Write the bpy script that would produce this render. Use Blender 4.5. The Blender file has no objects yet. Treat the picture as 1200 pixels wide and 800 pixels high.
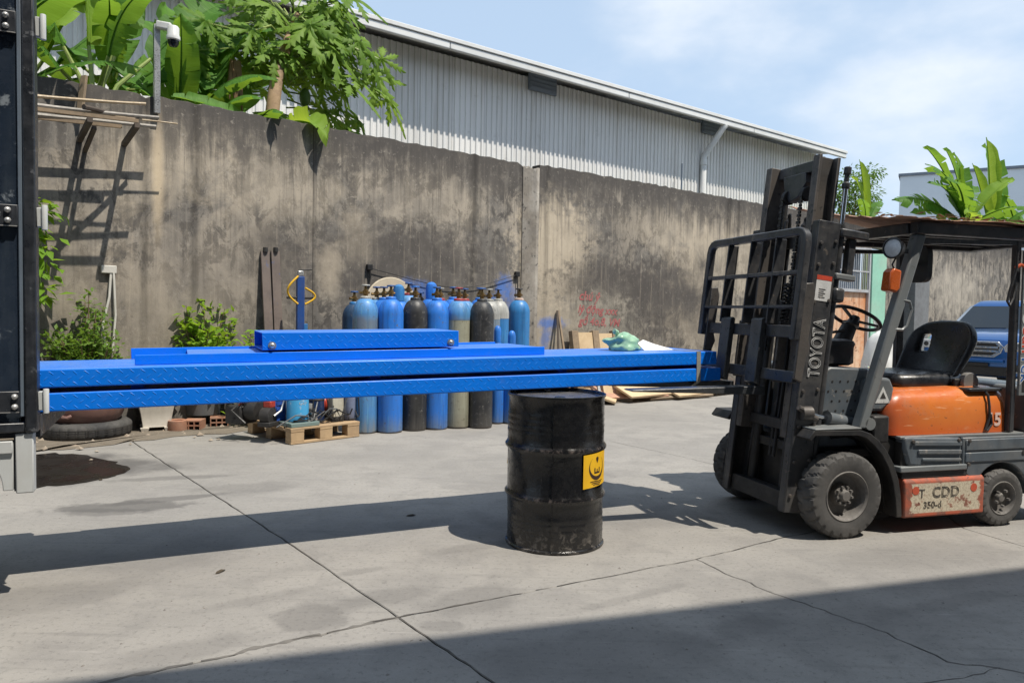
import bpy, math, random
from mathutils import Vector, Matrix, Euler, Quaternion
SC = bpy.context.scene
COL = SC.collection
PI = math.pi
R = math.radians

# ------------------------------------------------------------------ camera
FPX, CAMH = 862.0, 1.42                      # focal length in pixels of a 1200 px wide frame, eye height
PITCH, ROLL = math.atan(35 / 862), R(1.0)
fw = Vector((0, math.cos(PITCH), -math.sin(PITCH)))
rt0 = Vector((1, 0, 0)); up0 = rt0.cross(fw)
rt = rt0 * math.cos(ROLL) + up0 * math.sin(ROLL)
upv = up0 * math.cos(ROLL) - rt0 * math.sin(ROLL)
cam = bpy.data.cameras.new('camera')
cam.sensor_width = 36.0; cam.lens = FPX / 1200 * 36.0
cam.clip_start = 0.05; cam.clip_end = 3000
camo = bpy.data.objects.new('camera', cam); COL.objects.link(camo)
m = Matrix((rt, upv, -fw)).transposed().to_4x4(); m.translation = (0, 0, CAMH)
camo.matrix_world = m
SC.camera = camo

# ------------------------------------------------------------------ light
SUN_TO = Vector((0.844 * 0.486, -0.536 * 0.486, 1.0)).normalized()     # direction towards the sun
SUN_EL = math.asin(SUN_TO.z); SUN_AZ = math.atan2(SUN_TO.x, SUN_TO.y)
sl = bpy.data.lights.new('sun', 'SUN'); sl.energy = 4.9; sl.angle = R(0.5); sl.color = (1.0, 0.93, 0.82)
so = bpy.data.objects.new('sun', sl); COL.objects.link(so)
so.rotation_euler = (-SUN_TO).to_track_quat('-Z', 'Y').to_euler()
W = bpy.data.worlds.new('World'); SC.world = W; W.use_nodes = True
nt = W.node_tree; nd = nt.nodes; nd.clear()
def wn(t, **k):
    n = nd.new(t)
    for a, b in k.items(): setattr(n, a, b)
    return n
sky = wn('ShaderNodeTexSky', sky_type='NISHITA', sun_disc=False, sun_elevation=SUN_EL, sun_rotation=SUN_AZ,
         air_density=1.0, dust_density=1.0, ozone_density=1.2)
tc = wn('ShaderNodeTexCoord'); mp = wn('ShaderNodeMapping'); mp.inputs['Scale'].default_value = (1.0, 1.0, 1.9)
mp.inputs['Location'].default_value = (0.62, 0.28, 0.05)
n1 = wn('ShaderNodeTexNoise'); n1.inputs['Scale'].default_value = 2.1; n1.inputs['Detail'].default_value = 7; n1.inputs['Roughness'].default_value = 0.52
r1 = wn('ShaderNodeMapRange', interpolation_type='SMOOTHSTEP'); r1.inputs[1].default_value = 0.47; r1.inputs[2].default_value = 0.70; r1.inputs[3].default_value = 0.0; r1.inputs[4].default_value = 0.80
hz0 = wn('ShaderNodeMix', data_type='RGBA'); hz0.inputs[0].default_value = 0.66; hz0.inputs[7].default_value = (5.0, 6.4, 8.1, 1)      # thin milky haze
mx = wn('ShaderNodeMix', data_type='RGBA'); mx.inputs[7].default_value = (7.6, 7.9, 8.3, 1)          # cloud radiance in the sky texture's own units
bg = wn('ShaderNodeBackground'); bg.inputs['Strength'].default_value = 0.118
ow = wn('ShaderNodeOutputWorld')
nt.links.new(tc.outputs['Generated'], mp.inputs['Vector']); nt.links.new(mp.outputs[0], n1.inputs['Vector'])
nt.links.new(n1.outputs['Fac'], r1.inputs[0]); nt.links.new(r1.outputs[0], mx.inputs[0])
nt.links.new(sky.outputs[0], hz0.inputs[6]); nt.links.new(hz0.outputs[2], mx.inputs[6]); nt.links.new(mx.outputs[2], bg.inputs['Color'])
nt.links.new(bg.outputs[0], ow.inputs['Surface'])
SC.view_settings.view_transform = 'Standard'; SC.view_settings.look = 'None'
SC.view_settings.exposure = 0.2; SC.view_settings.gamma = 1.0; SC.view_settings.use_curve_mapping = False

# ------------------------------------------------------------------ small helpers
def lin(r, g=None, b=None):
    if g is None: r, g, b = r
    f = lambda c: (c / 255 / 12.92) if c <= 10 else ((c / 255 + 0.055) / 1.055) ** 2.4
    return (f(r), f(g), f(b))
def ray(px, py): return fw * FPX + rt * (px - 600) - upv * (py - 400)
def gp(px, py, z=0.0):
    d = ray(px, py); t = (z - CAMH) / d.z
    return Vector((d.x * t, d.y * t, z))
def dist_at(px, py, Y):
    d = ray(px, py); return Vector((0, 0, CAMH)) + d * (Y / d.y)

# the boundary wall's frame: x along the wall (to the right), y behind it, z up
WB = gp(500, 477); WANG = R(90 - 52.2)
MW = Matrix.Translation(WB) @ Matrix.Rotation(WANG, 4, 'Z')
def wp(a, y=0.0, z=0.0): return MW @ Vector((a, y, z))
# forklift frame: x to its rear, y to its far side
P0 = gp(992, 632); FANG = R(15.94)
MF = Matrix.Translation(P0) @ Matrix.Rotation(FANG, 4, 'Z')
# frame of the blue platforms: x along them, y away from the camera
BL = Vector((-2.244, 3.56, 0.893))
bu = Vector((0.911, 0.413, 0.015)).normalized(); bv = Vector((-0.413, 0.911, 0)).normalized(); bw = bu.cross(bv)
MBM = Matrix((bu, bv, bw)).transposed().to_4x4(); MBM.translation = BL

class MB:
    def __init__(s): s.v = []; s.f = []
    def add(s, vs, fs):
        k = len(s.v); s.v += [tuple(v) for v in vs]; s.f += [tuple(i + k for i in f) for f in fs]; return s
    def box(s, x0, x1, y0, y1, z0, z1):
        return s.add([(x0,y0,z0),(x1,y0,z0),(x1,y1,z0),(x0,y1,z0),(x0,y0,z1),(x1,y0,z1),(x1,y1,z1),(x0,y1,z1)],
                     [(0,3,2,1),(4,5,6,7),(0,1,5,4),(1,2,6,5),(2,3,7,6),(3,0,4,7)])
    def bar(s, p0, p1, w, h, up=(0, 0, 1)):
        p0 = Vector(p0); p1 = Vector(p1); d = (p1 - p0).normalized(); u = Vector(up)
        a = d.cross(u)
        if a.length < 1e-4: a = d.cross(Vector((0, 1, 0)))
        a.normalize(); b = a.cross(d)
        vs = []
        for p in (p0, p1):
            for i, j in ((-1,-1),(1,-1),(1,1),(-1,1)): vs.append(p + a * (i * w / 2) + b * (j * h / 2))
        return s.add(vs, [(0,1,2,3),(7,6,5,4),(0,4,5,1),(1,5,6,2),(2,6,7,3),(3,7,4,0)])
    def tube(s, path, r, n=8, cap=True):
        pts = [Vector(p) for p in path]; rings = []; ref = None
        for i, p in enumerate(pts):
            d = (pts[min(i + 1, len(pts) - 1)] - pts[max(i - 1, 0)]).normalized()
            if ref is None: ref = d.orthogonal().normalized()
            ref = (ref - d * ref.dot(d))
            if ref.length < 1e-5: ref = d.orthogonal()
            ref.normalize(); q = d.cross(ref)
            rr = r[i] if isinstance(r, (list, tuple)) else r
            rings.append([p + (ref * math.cos(2*PI*k/n) + q * math.sin(2*PI*k/n)) * rr for k in range(n)])
        return s.loft(rings, cap)
    def loft(s, rings, cap=True, closed=False):
        n = len(rings[0]); vs = [v for r in rings for v in r]; fs = []
        m_ = len(rings)
        for i in range(m_ if closed else m_ - 1):
            j = (i + 1) % m_
            for k in range(n): fs.append((i*n+k, i*n+(k+1)%n, j*n+(k+1)%n, j*n+k))
        if cap and not closed:
            fs.append(tuple(range(n - 1, -1, -1))); fs.append(tuple((m_-1)*n + k for k in range(n)))
        return s.add(vs, fs)
    def lathe(s, prof, n=24, c=(0, 0, 0), axis='z', cap=True):
        rings = []
        for r, h in prof:
            ring = []
            for k in range(n):
                a = 2 * PI * k / n; p, q = r * math.cos(a), r * math.sin(a)
                ring.append((c[0]+p, c[1]+q, c[2]+h) if axis == 'z' else (c[0]+q, c[1]+h, c[2]+p) if axis == 'y' else (c[0]+h, c[1]+p, c[2]+q))
            rings.append(ring)
        return s.loft(rings, cap)
    def prism(s, poly, a0, a1, axis='y'):
        def P(p, a): return (p[0], a, p[1]) if axis == 'y' else (a, p[0], p[1]) if axis == 'x' else (p[0], p[1], a)
        n = len(poly); vs = [P(p, a0) for p in poly] + [P(p, a1) for p in poly]
        fs = [tuple(range(n)), tuple(range(2*n-1, n-1, -1))] + [((i+1) % n, i, n+i, n+(i+1) % n) for i in range(n)]
        return s.add(vs, fs)
    def sphere(s, c, r, n=12, sq=(1, 1, 1)):
        prof = [(max(1e-4, math.sin(PI*i/n)) * 1.0, -math.cos(PI*i/n)) for i in range(n + 1)]
        k0 = len(s.v); s.lathe([(a, h) for a, h in prof], n=n*2)
        for i in range(k0, len(s.v)):
            v = s.v[i]; s.v[i] = (c[0]+v[0]*r*sq[0], c[1]+v[1]*r*sq[1], c[2]+v[2]*r*sq[2])
        return s
    def xf(s, mat, k0=0):
        for i in range(k0, len(s.v)): s.v[i] = tuple(mat @ Vector(s.v[i]))
        return s
    def mesh(s, name, mat, sharp=35, fix=True):
        me = bpy.data.meshes.new(name); me.from_pydata(s.v, [], s.f)
        if fix:
            import bmesh
            b = bmesh.new(); b.from_mesh(me); bmesh.ops.recalc_face_normals(b, faces=b.faces); b.to_mesh(me); b.free()
        me.polygons.foreach_set('use_smooth', [True] * len(me.polygons)); me.set_sharp_from_angle(angle=R(sharp))
        if mat: me.materials.append(mat)
        me.update(); return me
    def build(s, name, mat, parent=None, bev=0.0, sharp=35, fix=True, seg=2):
        return put(name, s.mesh(name, mat, sharp, fix), parent, bev, seg)

def put(name, me, parent=None, bev=0.0, seg=2):
    o = bpy.data.objects.new(name, me); COL.objects.link(o)
    if parent is not None: o.parent = parent
    if bev:
        md = o.modifiers.new('bevel', 'BEVEL'); md.width = bev; md.segments = seg; md.limit_method = 'ANGLE'; md.angle_limit = R(40)
        md.harden_normals = False
    return o
def tag(o, label=None, cat=None, group=None, kind=None):
    if label: o['label'] = label
    if cat: o['category'] = cat
    if group: o['group'] = group
    if kind: o['kind'] = kind
    return o
def thing(name, label, cat, mat=None, group=None, loc=None, rz=0.0):
    o = bpy.data.objects.new(name, None); COL.objects.link(o); o.empty_display_size = 0.1
    if mat is None: mat = Matrix.Translation(loc) @ Matrix.Rotation(rz, 4, 'Z')
    o.matrix_world = mat
    return tag(o, label, cat, group)
def kids(o): return list(o.children)
def copy_tree(o, parent=None, top=True):
    c = o.copy(); COL.objects.link(c)
    if parent is not None: c.parent = parent
    for ch in kids(o): copy_tree(ch, c, False)
    return c
def text_mesh(body, size, outline=0.0, extrude=0.001, shear=0.0, align='LEFT', bold=0.0, sp=1.0):
    cu = bpy.data.curves.new('lettering', 'FONT'); cu.body = body; cu.size = size; cu.align_x = align; cu.shear = shear; cu.space_character = sp
    cu.resolution_u = 4
    if outline: cu.fill_mode = 'NONE'; cu.bevel_depth = outline; cu.bevel_resolution = 1
    else: cu.extrude = extrude; cu.offset = bold
    o = bpy.data.objects.new('lettering', cu); COL.objects.link(o)
    dg = bpy.context.evaluated_depsgraph_get(); dg.update()
    me = bpy.data.meshes.new_from_object(o.evaluated_get(dg))
    bpy.data.objects.remove(o)
    return me
def text_obj(name, body, size, mat, parent, M4, **k):
    me = text_mesh(body, size, **k); me.materials.clear(); me.materials.append(mat)
    me.transform(M4); return put(name, me, parent)

# ------------------------------------------------------------------ materials
class NT:
    def __init__(s, name):
        s.m = bpy.data.materials.new(name); s.m.use_nodes = True; s.t = s.m.node_tree; s.n = s.t.nodes
        s.b = s.n['Principled BSDF']; s.out = s.n['Material Output']
        s.tc = s.n.new('ShaderNodeTexCoord')
    def node(s, t, ins=None, **k):
        n = s.n.new(t)
        for a, b in k.items(): setattr(n, a, b)
        for a, b in (ins or {}).items():
            if hasattr(b, 'is_linked'): s.t.links.new(b, n.inputs[a])
            else: n.inputs[a].default_value = b
        return n
    def link(s, a, b): s.t.links.new(a, b)
    def coord(s, sc=(1, 1, 1), off=(0, 0, 0), rnd=True):
        v = s.tc.outputs['Object']
        if rnd:
            oi = s.node('ShaderNodeObjectInfo')
            v = s.node('ShaderNodeVectorMath', {0: v, 1: s.node('ShaderNodeVectorMath', {0: oi.outputs['Random'], 1: (17.3, 31.7, 11.1)}, operation='MULTIPLY').outputs[0]}, operation='ADD').outputs[0]
        return s.node('ShaderNodeMapping', {'Vector': v, 'Scale': sc, 'Location': off}).outputs[0]
    def noise(s, vec, scale, detail=5, rough=0.55, dist=0.0):
        return s.node('ShaderNodeTexNoise', {'Vector': vec, 'Scale': scale, 'Detail': detail, 'Roughness': rough, 'Distortion': dist}).outputs['Fac']
    def rng(s, val, a, b, c=0.0, d=1.0, smooth=True):
        return s.node('ShaderNodeMapRange', {0: val, 1: a, 2: b, 3: c, 4: d}, interpolation_type='SMOOTHSTEP' if smooth else 'LINEAR').outputs[0]
    def math(s, op, a, b=0.0, c=0.0): return s.node('ShaderNodeMath', {0: a, 1: b, 2: c}, operation=op).outputs[0]
    def mix(s, fac, a, b, blend='MIX'):
        n = s.node('ShaderNodeMix', data_type='RGBA', blend_type=blend)
        for k, v in ((0, fac), (6, a), (7, b)):
            if hasattr(v, 'is_linked'): s.link(v, n.inputs[k])
            else: n.inputs[k].default_value = v if k == 0 else (*v[:3], 1)
        return n.outputs[2]
    def sep(s, vec): return s.node('ShaderNodeSeparateXYZ', {0: vec}).outputs
    def spot(s, vec, c, rx, ry, ang=0.0, wob=None, soft=0.5):
        """soft edged irregular patch round c in the xy plane of vec (a stain with a shape of its own)"""
        mpn = s.node('ShaderNodeMapping', {'Vector': vec, 'Location': (c[0], c[1], 0), 'Rotation': (0, 0, ang), 'Scale': (rx, ry, 1e6)}, vector_type='TEXTURE').outputs[0]
        L = s.node('ShaderNodeVectorMath', {0: mpn}, operation='LENGTH').outputs['Value']
        if wob is not None: L = s.math('ADD', L, wob)
        return s.rng(L, 1.0 - soft, 1.0 + soft * 0.4, 1.0, 0.0)
    def bump(s, h, strength=0.3, dist=0.01):
        n = s.node('ShaderNodeBump', {'Height': h, 'Strength': strength, 'Distance': dist}); s.link(n.outputs[0], s.b.inputs['Normal']); return n
    def set(s, **k):
        for a, v in k.items():
            i = s.b.inputs[a.replace('_', ' ')]
            if hasattr(v, 'is_linked'): s.link(v, i)
            else: i.default_value = (*v[:3], 1) if isinstance(v, tuple) else v
        return s.m

def surf(name, col, col2=None, sc=6.0, rough=0.55, metal=0.0, spec=0.5, wear=None, wear_amt=0.35, wear_sc=14, streak=None, streak_amt=0.4,
         dust=None, dust_amt=0.3, bump=0.0, bump_sc=60, coat=0.0, rvar=0.15):
    t = NT(name); v = t.coord()
    c2 = col2 or tuple(x * 0.72 for x in col)
    big = t.noise(v, sc * 0.35, 4); fine = t.noise(v, sc * 3, 6, 0.6)
    c = t.mix(t.rng(t.math('ADD', t.math('MULTIPLY', big, 0.65), t.math('MULTIPLY', fine, 0.35)), 0.34, 0.66), col, c2)
    rg = t.rng(fine, 0.25, 0.8, max(0.03, rough - rvar), min(1, rough + rvar))
    if streak:
        sv = t.coord((sc * 1.6, sc * 1.6, sc * 0.1), (3, 1, 2)); c = t.mix(t.rng(t.noise(sv, 1.5, 5, 0.6), 0.5, 0.78, 0, streak_amt), c, streak)
    if dust: c = t.mix(t.rng(t.noise(v, sc * 0.6, 6, 0.65), 0.38, 0.75, 0, dust_amt), c, dust)
    if wear:
        wn_ = t.noise(v, wear_sc, 8, 0.68, 0.3); wm = t.rng(wn_, 0.62 - 0.12 * wear_amt, 0.66, 0, min(1, 0.45 + wear_amt))
        c = t.mix(wm, c, wear); rg = t.math('MAXIMUM', rg, t.math('MULTIPLY', wm, 0.75))
    if bump: t.bump(t.noise(v, bump_sc, 5, 0.6), bump, 0.004)
    t.set(Base_Color=c, Roughness=rg, Metallic=metal)
    t.b.inputs['Specular IOR Level'].default_value = spec
    if coat: t.b.inputs['Coat Weight'].default_value = coat; t.b.inputs['Coat Roughness'].default_value = 0.12
    return t.m
# ------------------------------------------------------------------ ground
def wpx(px, py, y=0.0):
    """wall-frame (x, z) of the pixel's ray on the plane y behind the wall face"""
    n = MW.to_3x3() @ Vector((0, 1, 0)); p0 = wp(0, y); d = ray(px, py); o = Vector((0, 0, CAMH))
    q = MW.inverted() @ (o + d * ((p0 - o).dot(n) / d.dot(n))); return q.x, q.z

def concrete_mat():
    t = NT('yard concrete'); v = t.coord(rnd=False)
    a = t.noise(v, 0.55, 6, 0.6); b = t.noise(v, 3.2, 7, 0.62, 0.4); c = t.noise(v, 38, 6, 0.7); d = t.noise(v, 190, 3, 0.6)
    col = t.mix(t.rng(a, 0.32, 0.68), (0.290, 0.275, 0.252), (0.225, 0.215, 0.200))
    col = t.mix(t.rng(b, 0.42, 0.72, 0, 0.75), col, (0.205, 0.196, 0.184))
    col = t.mix(t.rng(c, 0.52, 0.66, 0, 0.60), col, (0.150, 0.142, 0.133))
    col = t.mix(t.rng(d, 0.58, 0.70, 0, 0.55), col, (0.42, 0.40, 0.37))
    # fine scratches and tyre marks
    sv = t.node('ShaderNodeMapping', {'Vector': v, 'Rotation': (0, 0, 0.45), 'Scale': (1.2, 16, 1)}).outputs[0]
    col = t.mix(t.rng(t.noise(sv, 1.2, 5, 0.6), 0.54, 0.74, 0, 0.38), col, (0.155, 0.148, 0.14))
    sv2 = t.node('ShaderNodeMapping', {'Vector': v, 'Rotation': (0, 0, -0.75), 'Scale': (1.5, 34, 1)}).outputs[0]
    col = t.mix(t.rng(t.noise(sv2, 1.0, 4, 0.55), 0.64, 0.72, 0, 0.30), col, (0.41, 0.39, 0.36))
    wob = t.math('MULTIPLY', t.math('SUBTRACT', t.noise(v, 5.0, 6, 0.65), 0.5), 1.7)
    wob2 = t.math('MULTIPLY', t.math('SUBTRACT', t.noise(v, 2.4, 6, 0.6), 0.5), 2.0)
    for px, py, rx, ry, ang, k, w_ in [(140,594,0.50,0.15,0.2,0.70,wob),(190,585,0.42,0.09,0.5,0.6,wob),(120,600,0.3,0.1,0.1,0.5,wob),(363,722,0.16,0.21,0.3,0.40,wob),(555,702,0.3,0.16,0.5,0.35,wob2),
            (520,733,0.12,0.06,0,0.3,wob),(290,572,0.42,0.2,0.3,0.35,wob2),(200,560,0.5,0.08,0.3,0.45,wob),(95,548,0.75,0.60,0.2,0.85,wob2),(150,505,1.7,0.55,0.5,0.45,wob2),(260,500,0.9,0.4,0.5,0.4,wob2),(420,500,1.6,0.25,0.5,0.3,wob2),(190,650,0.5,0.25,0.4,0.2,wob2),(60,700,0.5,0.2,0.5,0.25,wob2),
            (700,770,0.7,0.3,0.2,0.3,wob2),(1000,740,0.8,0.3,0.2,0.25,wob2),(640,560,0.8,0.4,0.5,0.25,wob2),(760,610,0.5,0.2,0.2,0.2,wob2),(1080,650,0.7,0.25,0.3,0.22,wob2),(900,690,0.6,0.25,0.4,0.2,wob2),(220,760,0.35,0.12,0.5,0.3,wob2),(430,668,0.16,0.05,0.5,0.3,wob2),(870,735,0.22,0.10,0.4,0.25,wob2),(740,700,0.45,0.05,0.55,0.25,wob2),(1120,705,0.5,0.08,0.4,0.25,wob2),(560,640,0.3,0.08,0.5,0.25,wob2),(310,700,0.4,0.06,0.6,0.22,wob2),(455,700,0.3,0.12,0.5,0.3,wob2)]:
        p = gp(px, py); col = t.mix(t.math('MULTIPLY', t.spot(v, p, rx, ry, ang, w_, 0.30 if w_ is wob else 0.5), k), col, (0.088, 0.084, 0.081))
    e = t.noise(v, 9, 10, 0.75, 0.8); col = t.mix(t.rng(e, 0.60, 0.66, 0, 0.28), col, (0.12, 0.115, 0.108)); col = t.mix(t.rng(e, 0.36, 0.30, 0, 0.30), col, (0.37, 0.35, 0.32))
    t.bump(t.math('ADD', t.math('MULTIPLY', c, 0.6), t.math('MULTIPLY', d, 0.4)), 0.35, 0.006)
    t.set(Base_Color=col, Roughness=t.rng(b, 0.3, 0.7, 0.72, 0.9)); t.b.inputs['Specular IOR Level'].default_value = 0.35
    return t.m
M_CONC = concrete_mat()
def ground_mat():
    t = NT('packed earth'); v = t.coord(rnd=False)
    t.set(Base_Color=t.mix(t.noise(v, 0.8, 6), (0.075, 0.068, 0.058), (0.12, 0.105, 0.085)), Roughness=0.95); return t.m
g0 = MB(); g0.add([(-900,-900,-0.03),(900,-900,-0.03),(900,900,-0.03),(-900,900,-0.03)], [(0,1,2,3)])
ground = g0.build('ground', ground_mat()); tag(ground, kind='structure')

rg_ = random.Random(4)
def wander(pts, step, amp):
    out = []
    for p, q in zip(pts, pts[1:]):
        p = Vector((p[0], p[1])); q = Vector((q[0], q[1])); n = max(1, int((q - p).length / step)); d = (q - p).normalized(); nn = Vector((-d.y, d.x))
        for i in range(n):
            out.append(p + (q - p) * (i / n) + nn * (rg_.uniform(-amp, amp) if i else 0))
    out.append(Vector(pts[-1][:2])); return out
def G(px, py): p = gp(px, py); return (p.x, p.y)
J1 = G(467, 723); J2 = G(815, 655)
Bd = Vector((0.86, 0.51)); Bend = Vector(J2) + Bd * 2.45; JD = tuple(Bend)
B_left = wander([(-16, -6.0), (-6, -0.2), G(135, 796), J1], 0.06, 0.010)
B_mid = wander([J1, J2], 0.08, 0.006); B_mid2 = wander([J2, G(920, 629), JD], 0.07, 0.007); B_right = wander([JD, (12, 10.0), (45, 29)], 0.2, 0.005)
A_far = wander([J1, G(345, 640), G(190, 540), (-6.9, 11.3)], 0.10, 0.0045); A_near = wander([J1, G(580, 800), (4.4, -2.8), (10, -10)], 0.08, 0.0045)
C_ = wander([J2, G(850, 672), G(930, 703), G(1040, 741), G(1110, 775), G(1190, 786), (5, 1.6), (14, -10)], 0.05, 0.014)
D_ = wander([JD, G(1130, 619), G(1200, 640), (9, -1.2), (20, -10)], 0.09, 0.006)
wl, wr = wp(-40, 0.05), wp(60, 0.05)
def slab(poly, gap):
    P = [Vector((p[0], p[1])) for p in poly]; q = []
    for p in P:
        if not q or (p - q[-1]).length > 0.003: q.append(p)
    P = q; n = len(P)
    area = sum(P[i].x * P[(i+1) % n].y - P[(i+1) % n].x * P[i].y for i in range(n))
    if area < 0: P.reverse()
    ins = []; 
    for i in range(n):
        a = (P[i] - P[i-1]).normalized(); b = (P[(i+1) % n] - P[i]).normalized()
        na = Vector((-a.y, a.x)); nb = Vector((-b.y, b.x)); k = na + nb
        k = k / max(0.35, k.length_squared / 2) if k.length > 1e-4 else na
        ins.append((P[i] + k * gap * rg_.uniform(0.55, 1.3)))
    b = MB(); lo = [(p.x, p.y, -0.028) for p in ins]; up = [(p.x, p.y, -0.004) for p in ins]
    c2 = []
    for i, p in enumerate(ins):
        a = (P[(i+1) % n] - P[i-1]).normalized(); nn = Vector((-a.y, a.x)); c2.append((p.x + nn.x * 0.004, p.y + nn.y * 0.004, 0.0))
    k = len(ins); b.add(lo + up + c2, [(i, (i+1) % k, k+(i+1) % k, k+i) for i in range(k)] + [(k+i, k+(i+1) % k, 2*k+(i+1) % k, 2*k+i) for i in range(k)] + [tuple(2*k+i for i in range(k))])
    o = b.build('concrete_slab', M_CONC, ground, sharp=20); return o
rev = lambda a: list(reversed(a))
slab(A_far + [wl, Vector((-40, -14))] + B_left[:-1], 0.0045)
slab(A_far[1:][::-1] + B_mid + B_mid2[1:] + B_right[1:] + [wr], 0.0035)
slab(B_left + A_near[1:] + [Vector((-5, -22)), Vector((-30, -22))], 0.0045)
slab(rev(A_near) + B_mid[1:] + C_[1:], 0.003)
slab(rev(C_) + B_mid2[1:] + D_[1:], 0.003)
slab(rev(D_) + B_right[1:] + [Vector((45, -10))], 0.0035)

M_JD = surf('joint dirt', (0.045, 0.041, 0.037), (0.105, 0.096, 0.086), 9, 0.95)
M_JL = surf('pale joint dust', (0.10, 0.093, 0.084), (0.17, 0.158, 0.142), 9, 0.95)
def joint_dirt(path, w0, w1, seed, z=0.0012, mat=None, skip=0.0):
    rr = random.Random(seed); P = [Vector((p[0], p[1])) for p in path]; L, Rr = [], []
    Q = [P[0]]
    for p, q in zip(P, P[1:]):
        n = max(1, int((q - p).length / 0.03)); Q += [p.lerp(q, (i + 1) / n) for i in range(n)]
    for i, p in enumerate(Q):
        d = (Q[min(i+1, len(Q)-1)] - Q[max(i-1, 0)]).normalized(); nn = Vector((-d.y, d.x)); f = i / (len(Q) - 1); w = (w0 + (w1 - w0) * f) * rr.uniform(.35, 1.3)
        L.append(p + nn * w * rr.uniform(.3, .7)); Rr.append(p - nn * w * rr.uniform(.3, .7))
    k = len(Q); MB().add([(p.x, p.y, z) for p in L + Rr], [(i, i+1, k+i+1, k+i) for i in range(k-1) if math.sin(i * 0.37 + seed) + 0.8 * math.sin(i * 0.113 + 2 * seed) + 1.0 * rr.uniform(-1, 1) > -2.6 + 3.4 * skip]).build('joint_dirt', mat or M_JD, ground)
joint_dirt([p for p in B_left if p.x > -2.4], 0.030, 0.026, 1, 0.0010, M_JL, 0.45); joint_dirt([p for p in B_left if p.x > -0.95] + B_mid[1:6], 0.006, 0.015, 8, 0.0022, None, 0.2); joint_dirt(B_mid[5:], 0.007, 0.006, 2, 0.0012, None, 0.12); joint_dirt(B_mid2, 0.006, 0.005, 3, 0.0012, None, 0.15); joint_dirt(A_far[8:], 0.006, 0.004, 4, 0.0012, None, 0.3); joint_dirt([p for p in A_near if p.y > 0], 0.008, 0.008, 5, 0.0016, None, 0.3)
joint_dirt([p for p in C_ if p.y > 0.5], 0.006, 0.0045, 6, 0.0012, None, 0.35); joint_dirt([p for p in D_ if p.y > 0.5], 0.005, 0.005, 7)
joint_dirt(wander([G(1062, 800), G(1130, 794), G(1172, 782)], 0.05, 0.01), 0.005, 0.004, 9); joint_dirt(wander([G(715, 517), G(800, 535), G(840, 545)], 0.06, 0.012), 0.006, 0.005, 10)
# wet patch beside the flower pot, dirt along the foot of the wall
def sheet(name, pts, z, mat, seed, amp=0.06, sub=6, h=0.0):
    rr = random.Random(seed); P = []
    n = len(pts)
    for i in range(n):
        p, q = Vector(pts[i]), Vector(pts[(i+1) % n])
        for k in range(sub):
            f = k / sub; P.append(p + (q - p) * f + Vector((rr.uniform(-amp, amp), rr.uniform(-amp, amp))))
    c = sum(P, Vector((0, 0))) / len(P); k = len(P)
    b = MB(); b.add([(p.x, p.y, z) for p in P] + [tuple(((p - c) * 0.8 + c)[:]) + (z + h,) for p in P] + [(c.x, c.y, z + h)],
                    [(i, (i+1) % k, k + (i+1) % k, k + i) for i in range(k)] + [(k + i, k + (i+1) % k, 2*k) for i in range(k)])
    return tag(b.build(name, mat), kind='structure')
t = NT('oily water'); v = t.coord(rnd=False)
t.set(Base_Color=t.mix(t.noise(v, 6, 5), (0.008, 0.007, 0.007), (0.022, 0.018, 0.017)), Roughness=t.rng(t.noise(v, 3, 4), 0.4, 0.6, 0.12, 0.5)); t.b.inputs['Specular IOR Level'].default_value = 0.18
sheet('puddle', [G(20,573),G(70,569),G(112,563),G(140,556),G(152,549),G(135,541),G(100,534),G(60,531),G(15,534)], 0.004, t.m, 3, 0.03, 4)
t = NT('dirt'); v = t.coord(rnd=False)
t.set(Base_Color=t.mix(t.noise(v, 9, 7, 0.7), (0.10, 0.082, 0.062), (0.24, 0.205, 0.16)), Roughness=0.95); t.bump(t.noise(v, 40, 6, 0.7), 0.9, 0.02)
M_DIRT = t.m
def wxy(a, y): p = wp(a, y); return (p.x, p.y)
sheet('soil_strip', [wxy(-6.5,-0.01), wxy(-6.5,-1.0), wxy(-4.6,-0.95), wxy(-2.9,-0.75), wxy(-1.4,-0.35), wxy(-0.2,-0.02)], 0.005, M_DIRT, 5, 0.10, 7, 0.012)
sheet('soil_strip', [wxy(2.6,-0.01), wxy(2.4,-1.0), wxy(4.4,-1.15), wxy(7,-0.8), wxy(9.5,-0.5), wxy(9.5,-0.01)], 0.005, M_DIRT, 6, 0.10, 7, 0.012)

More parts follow.
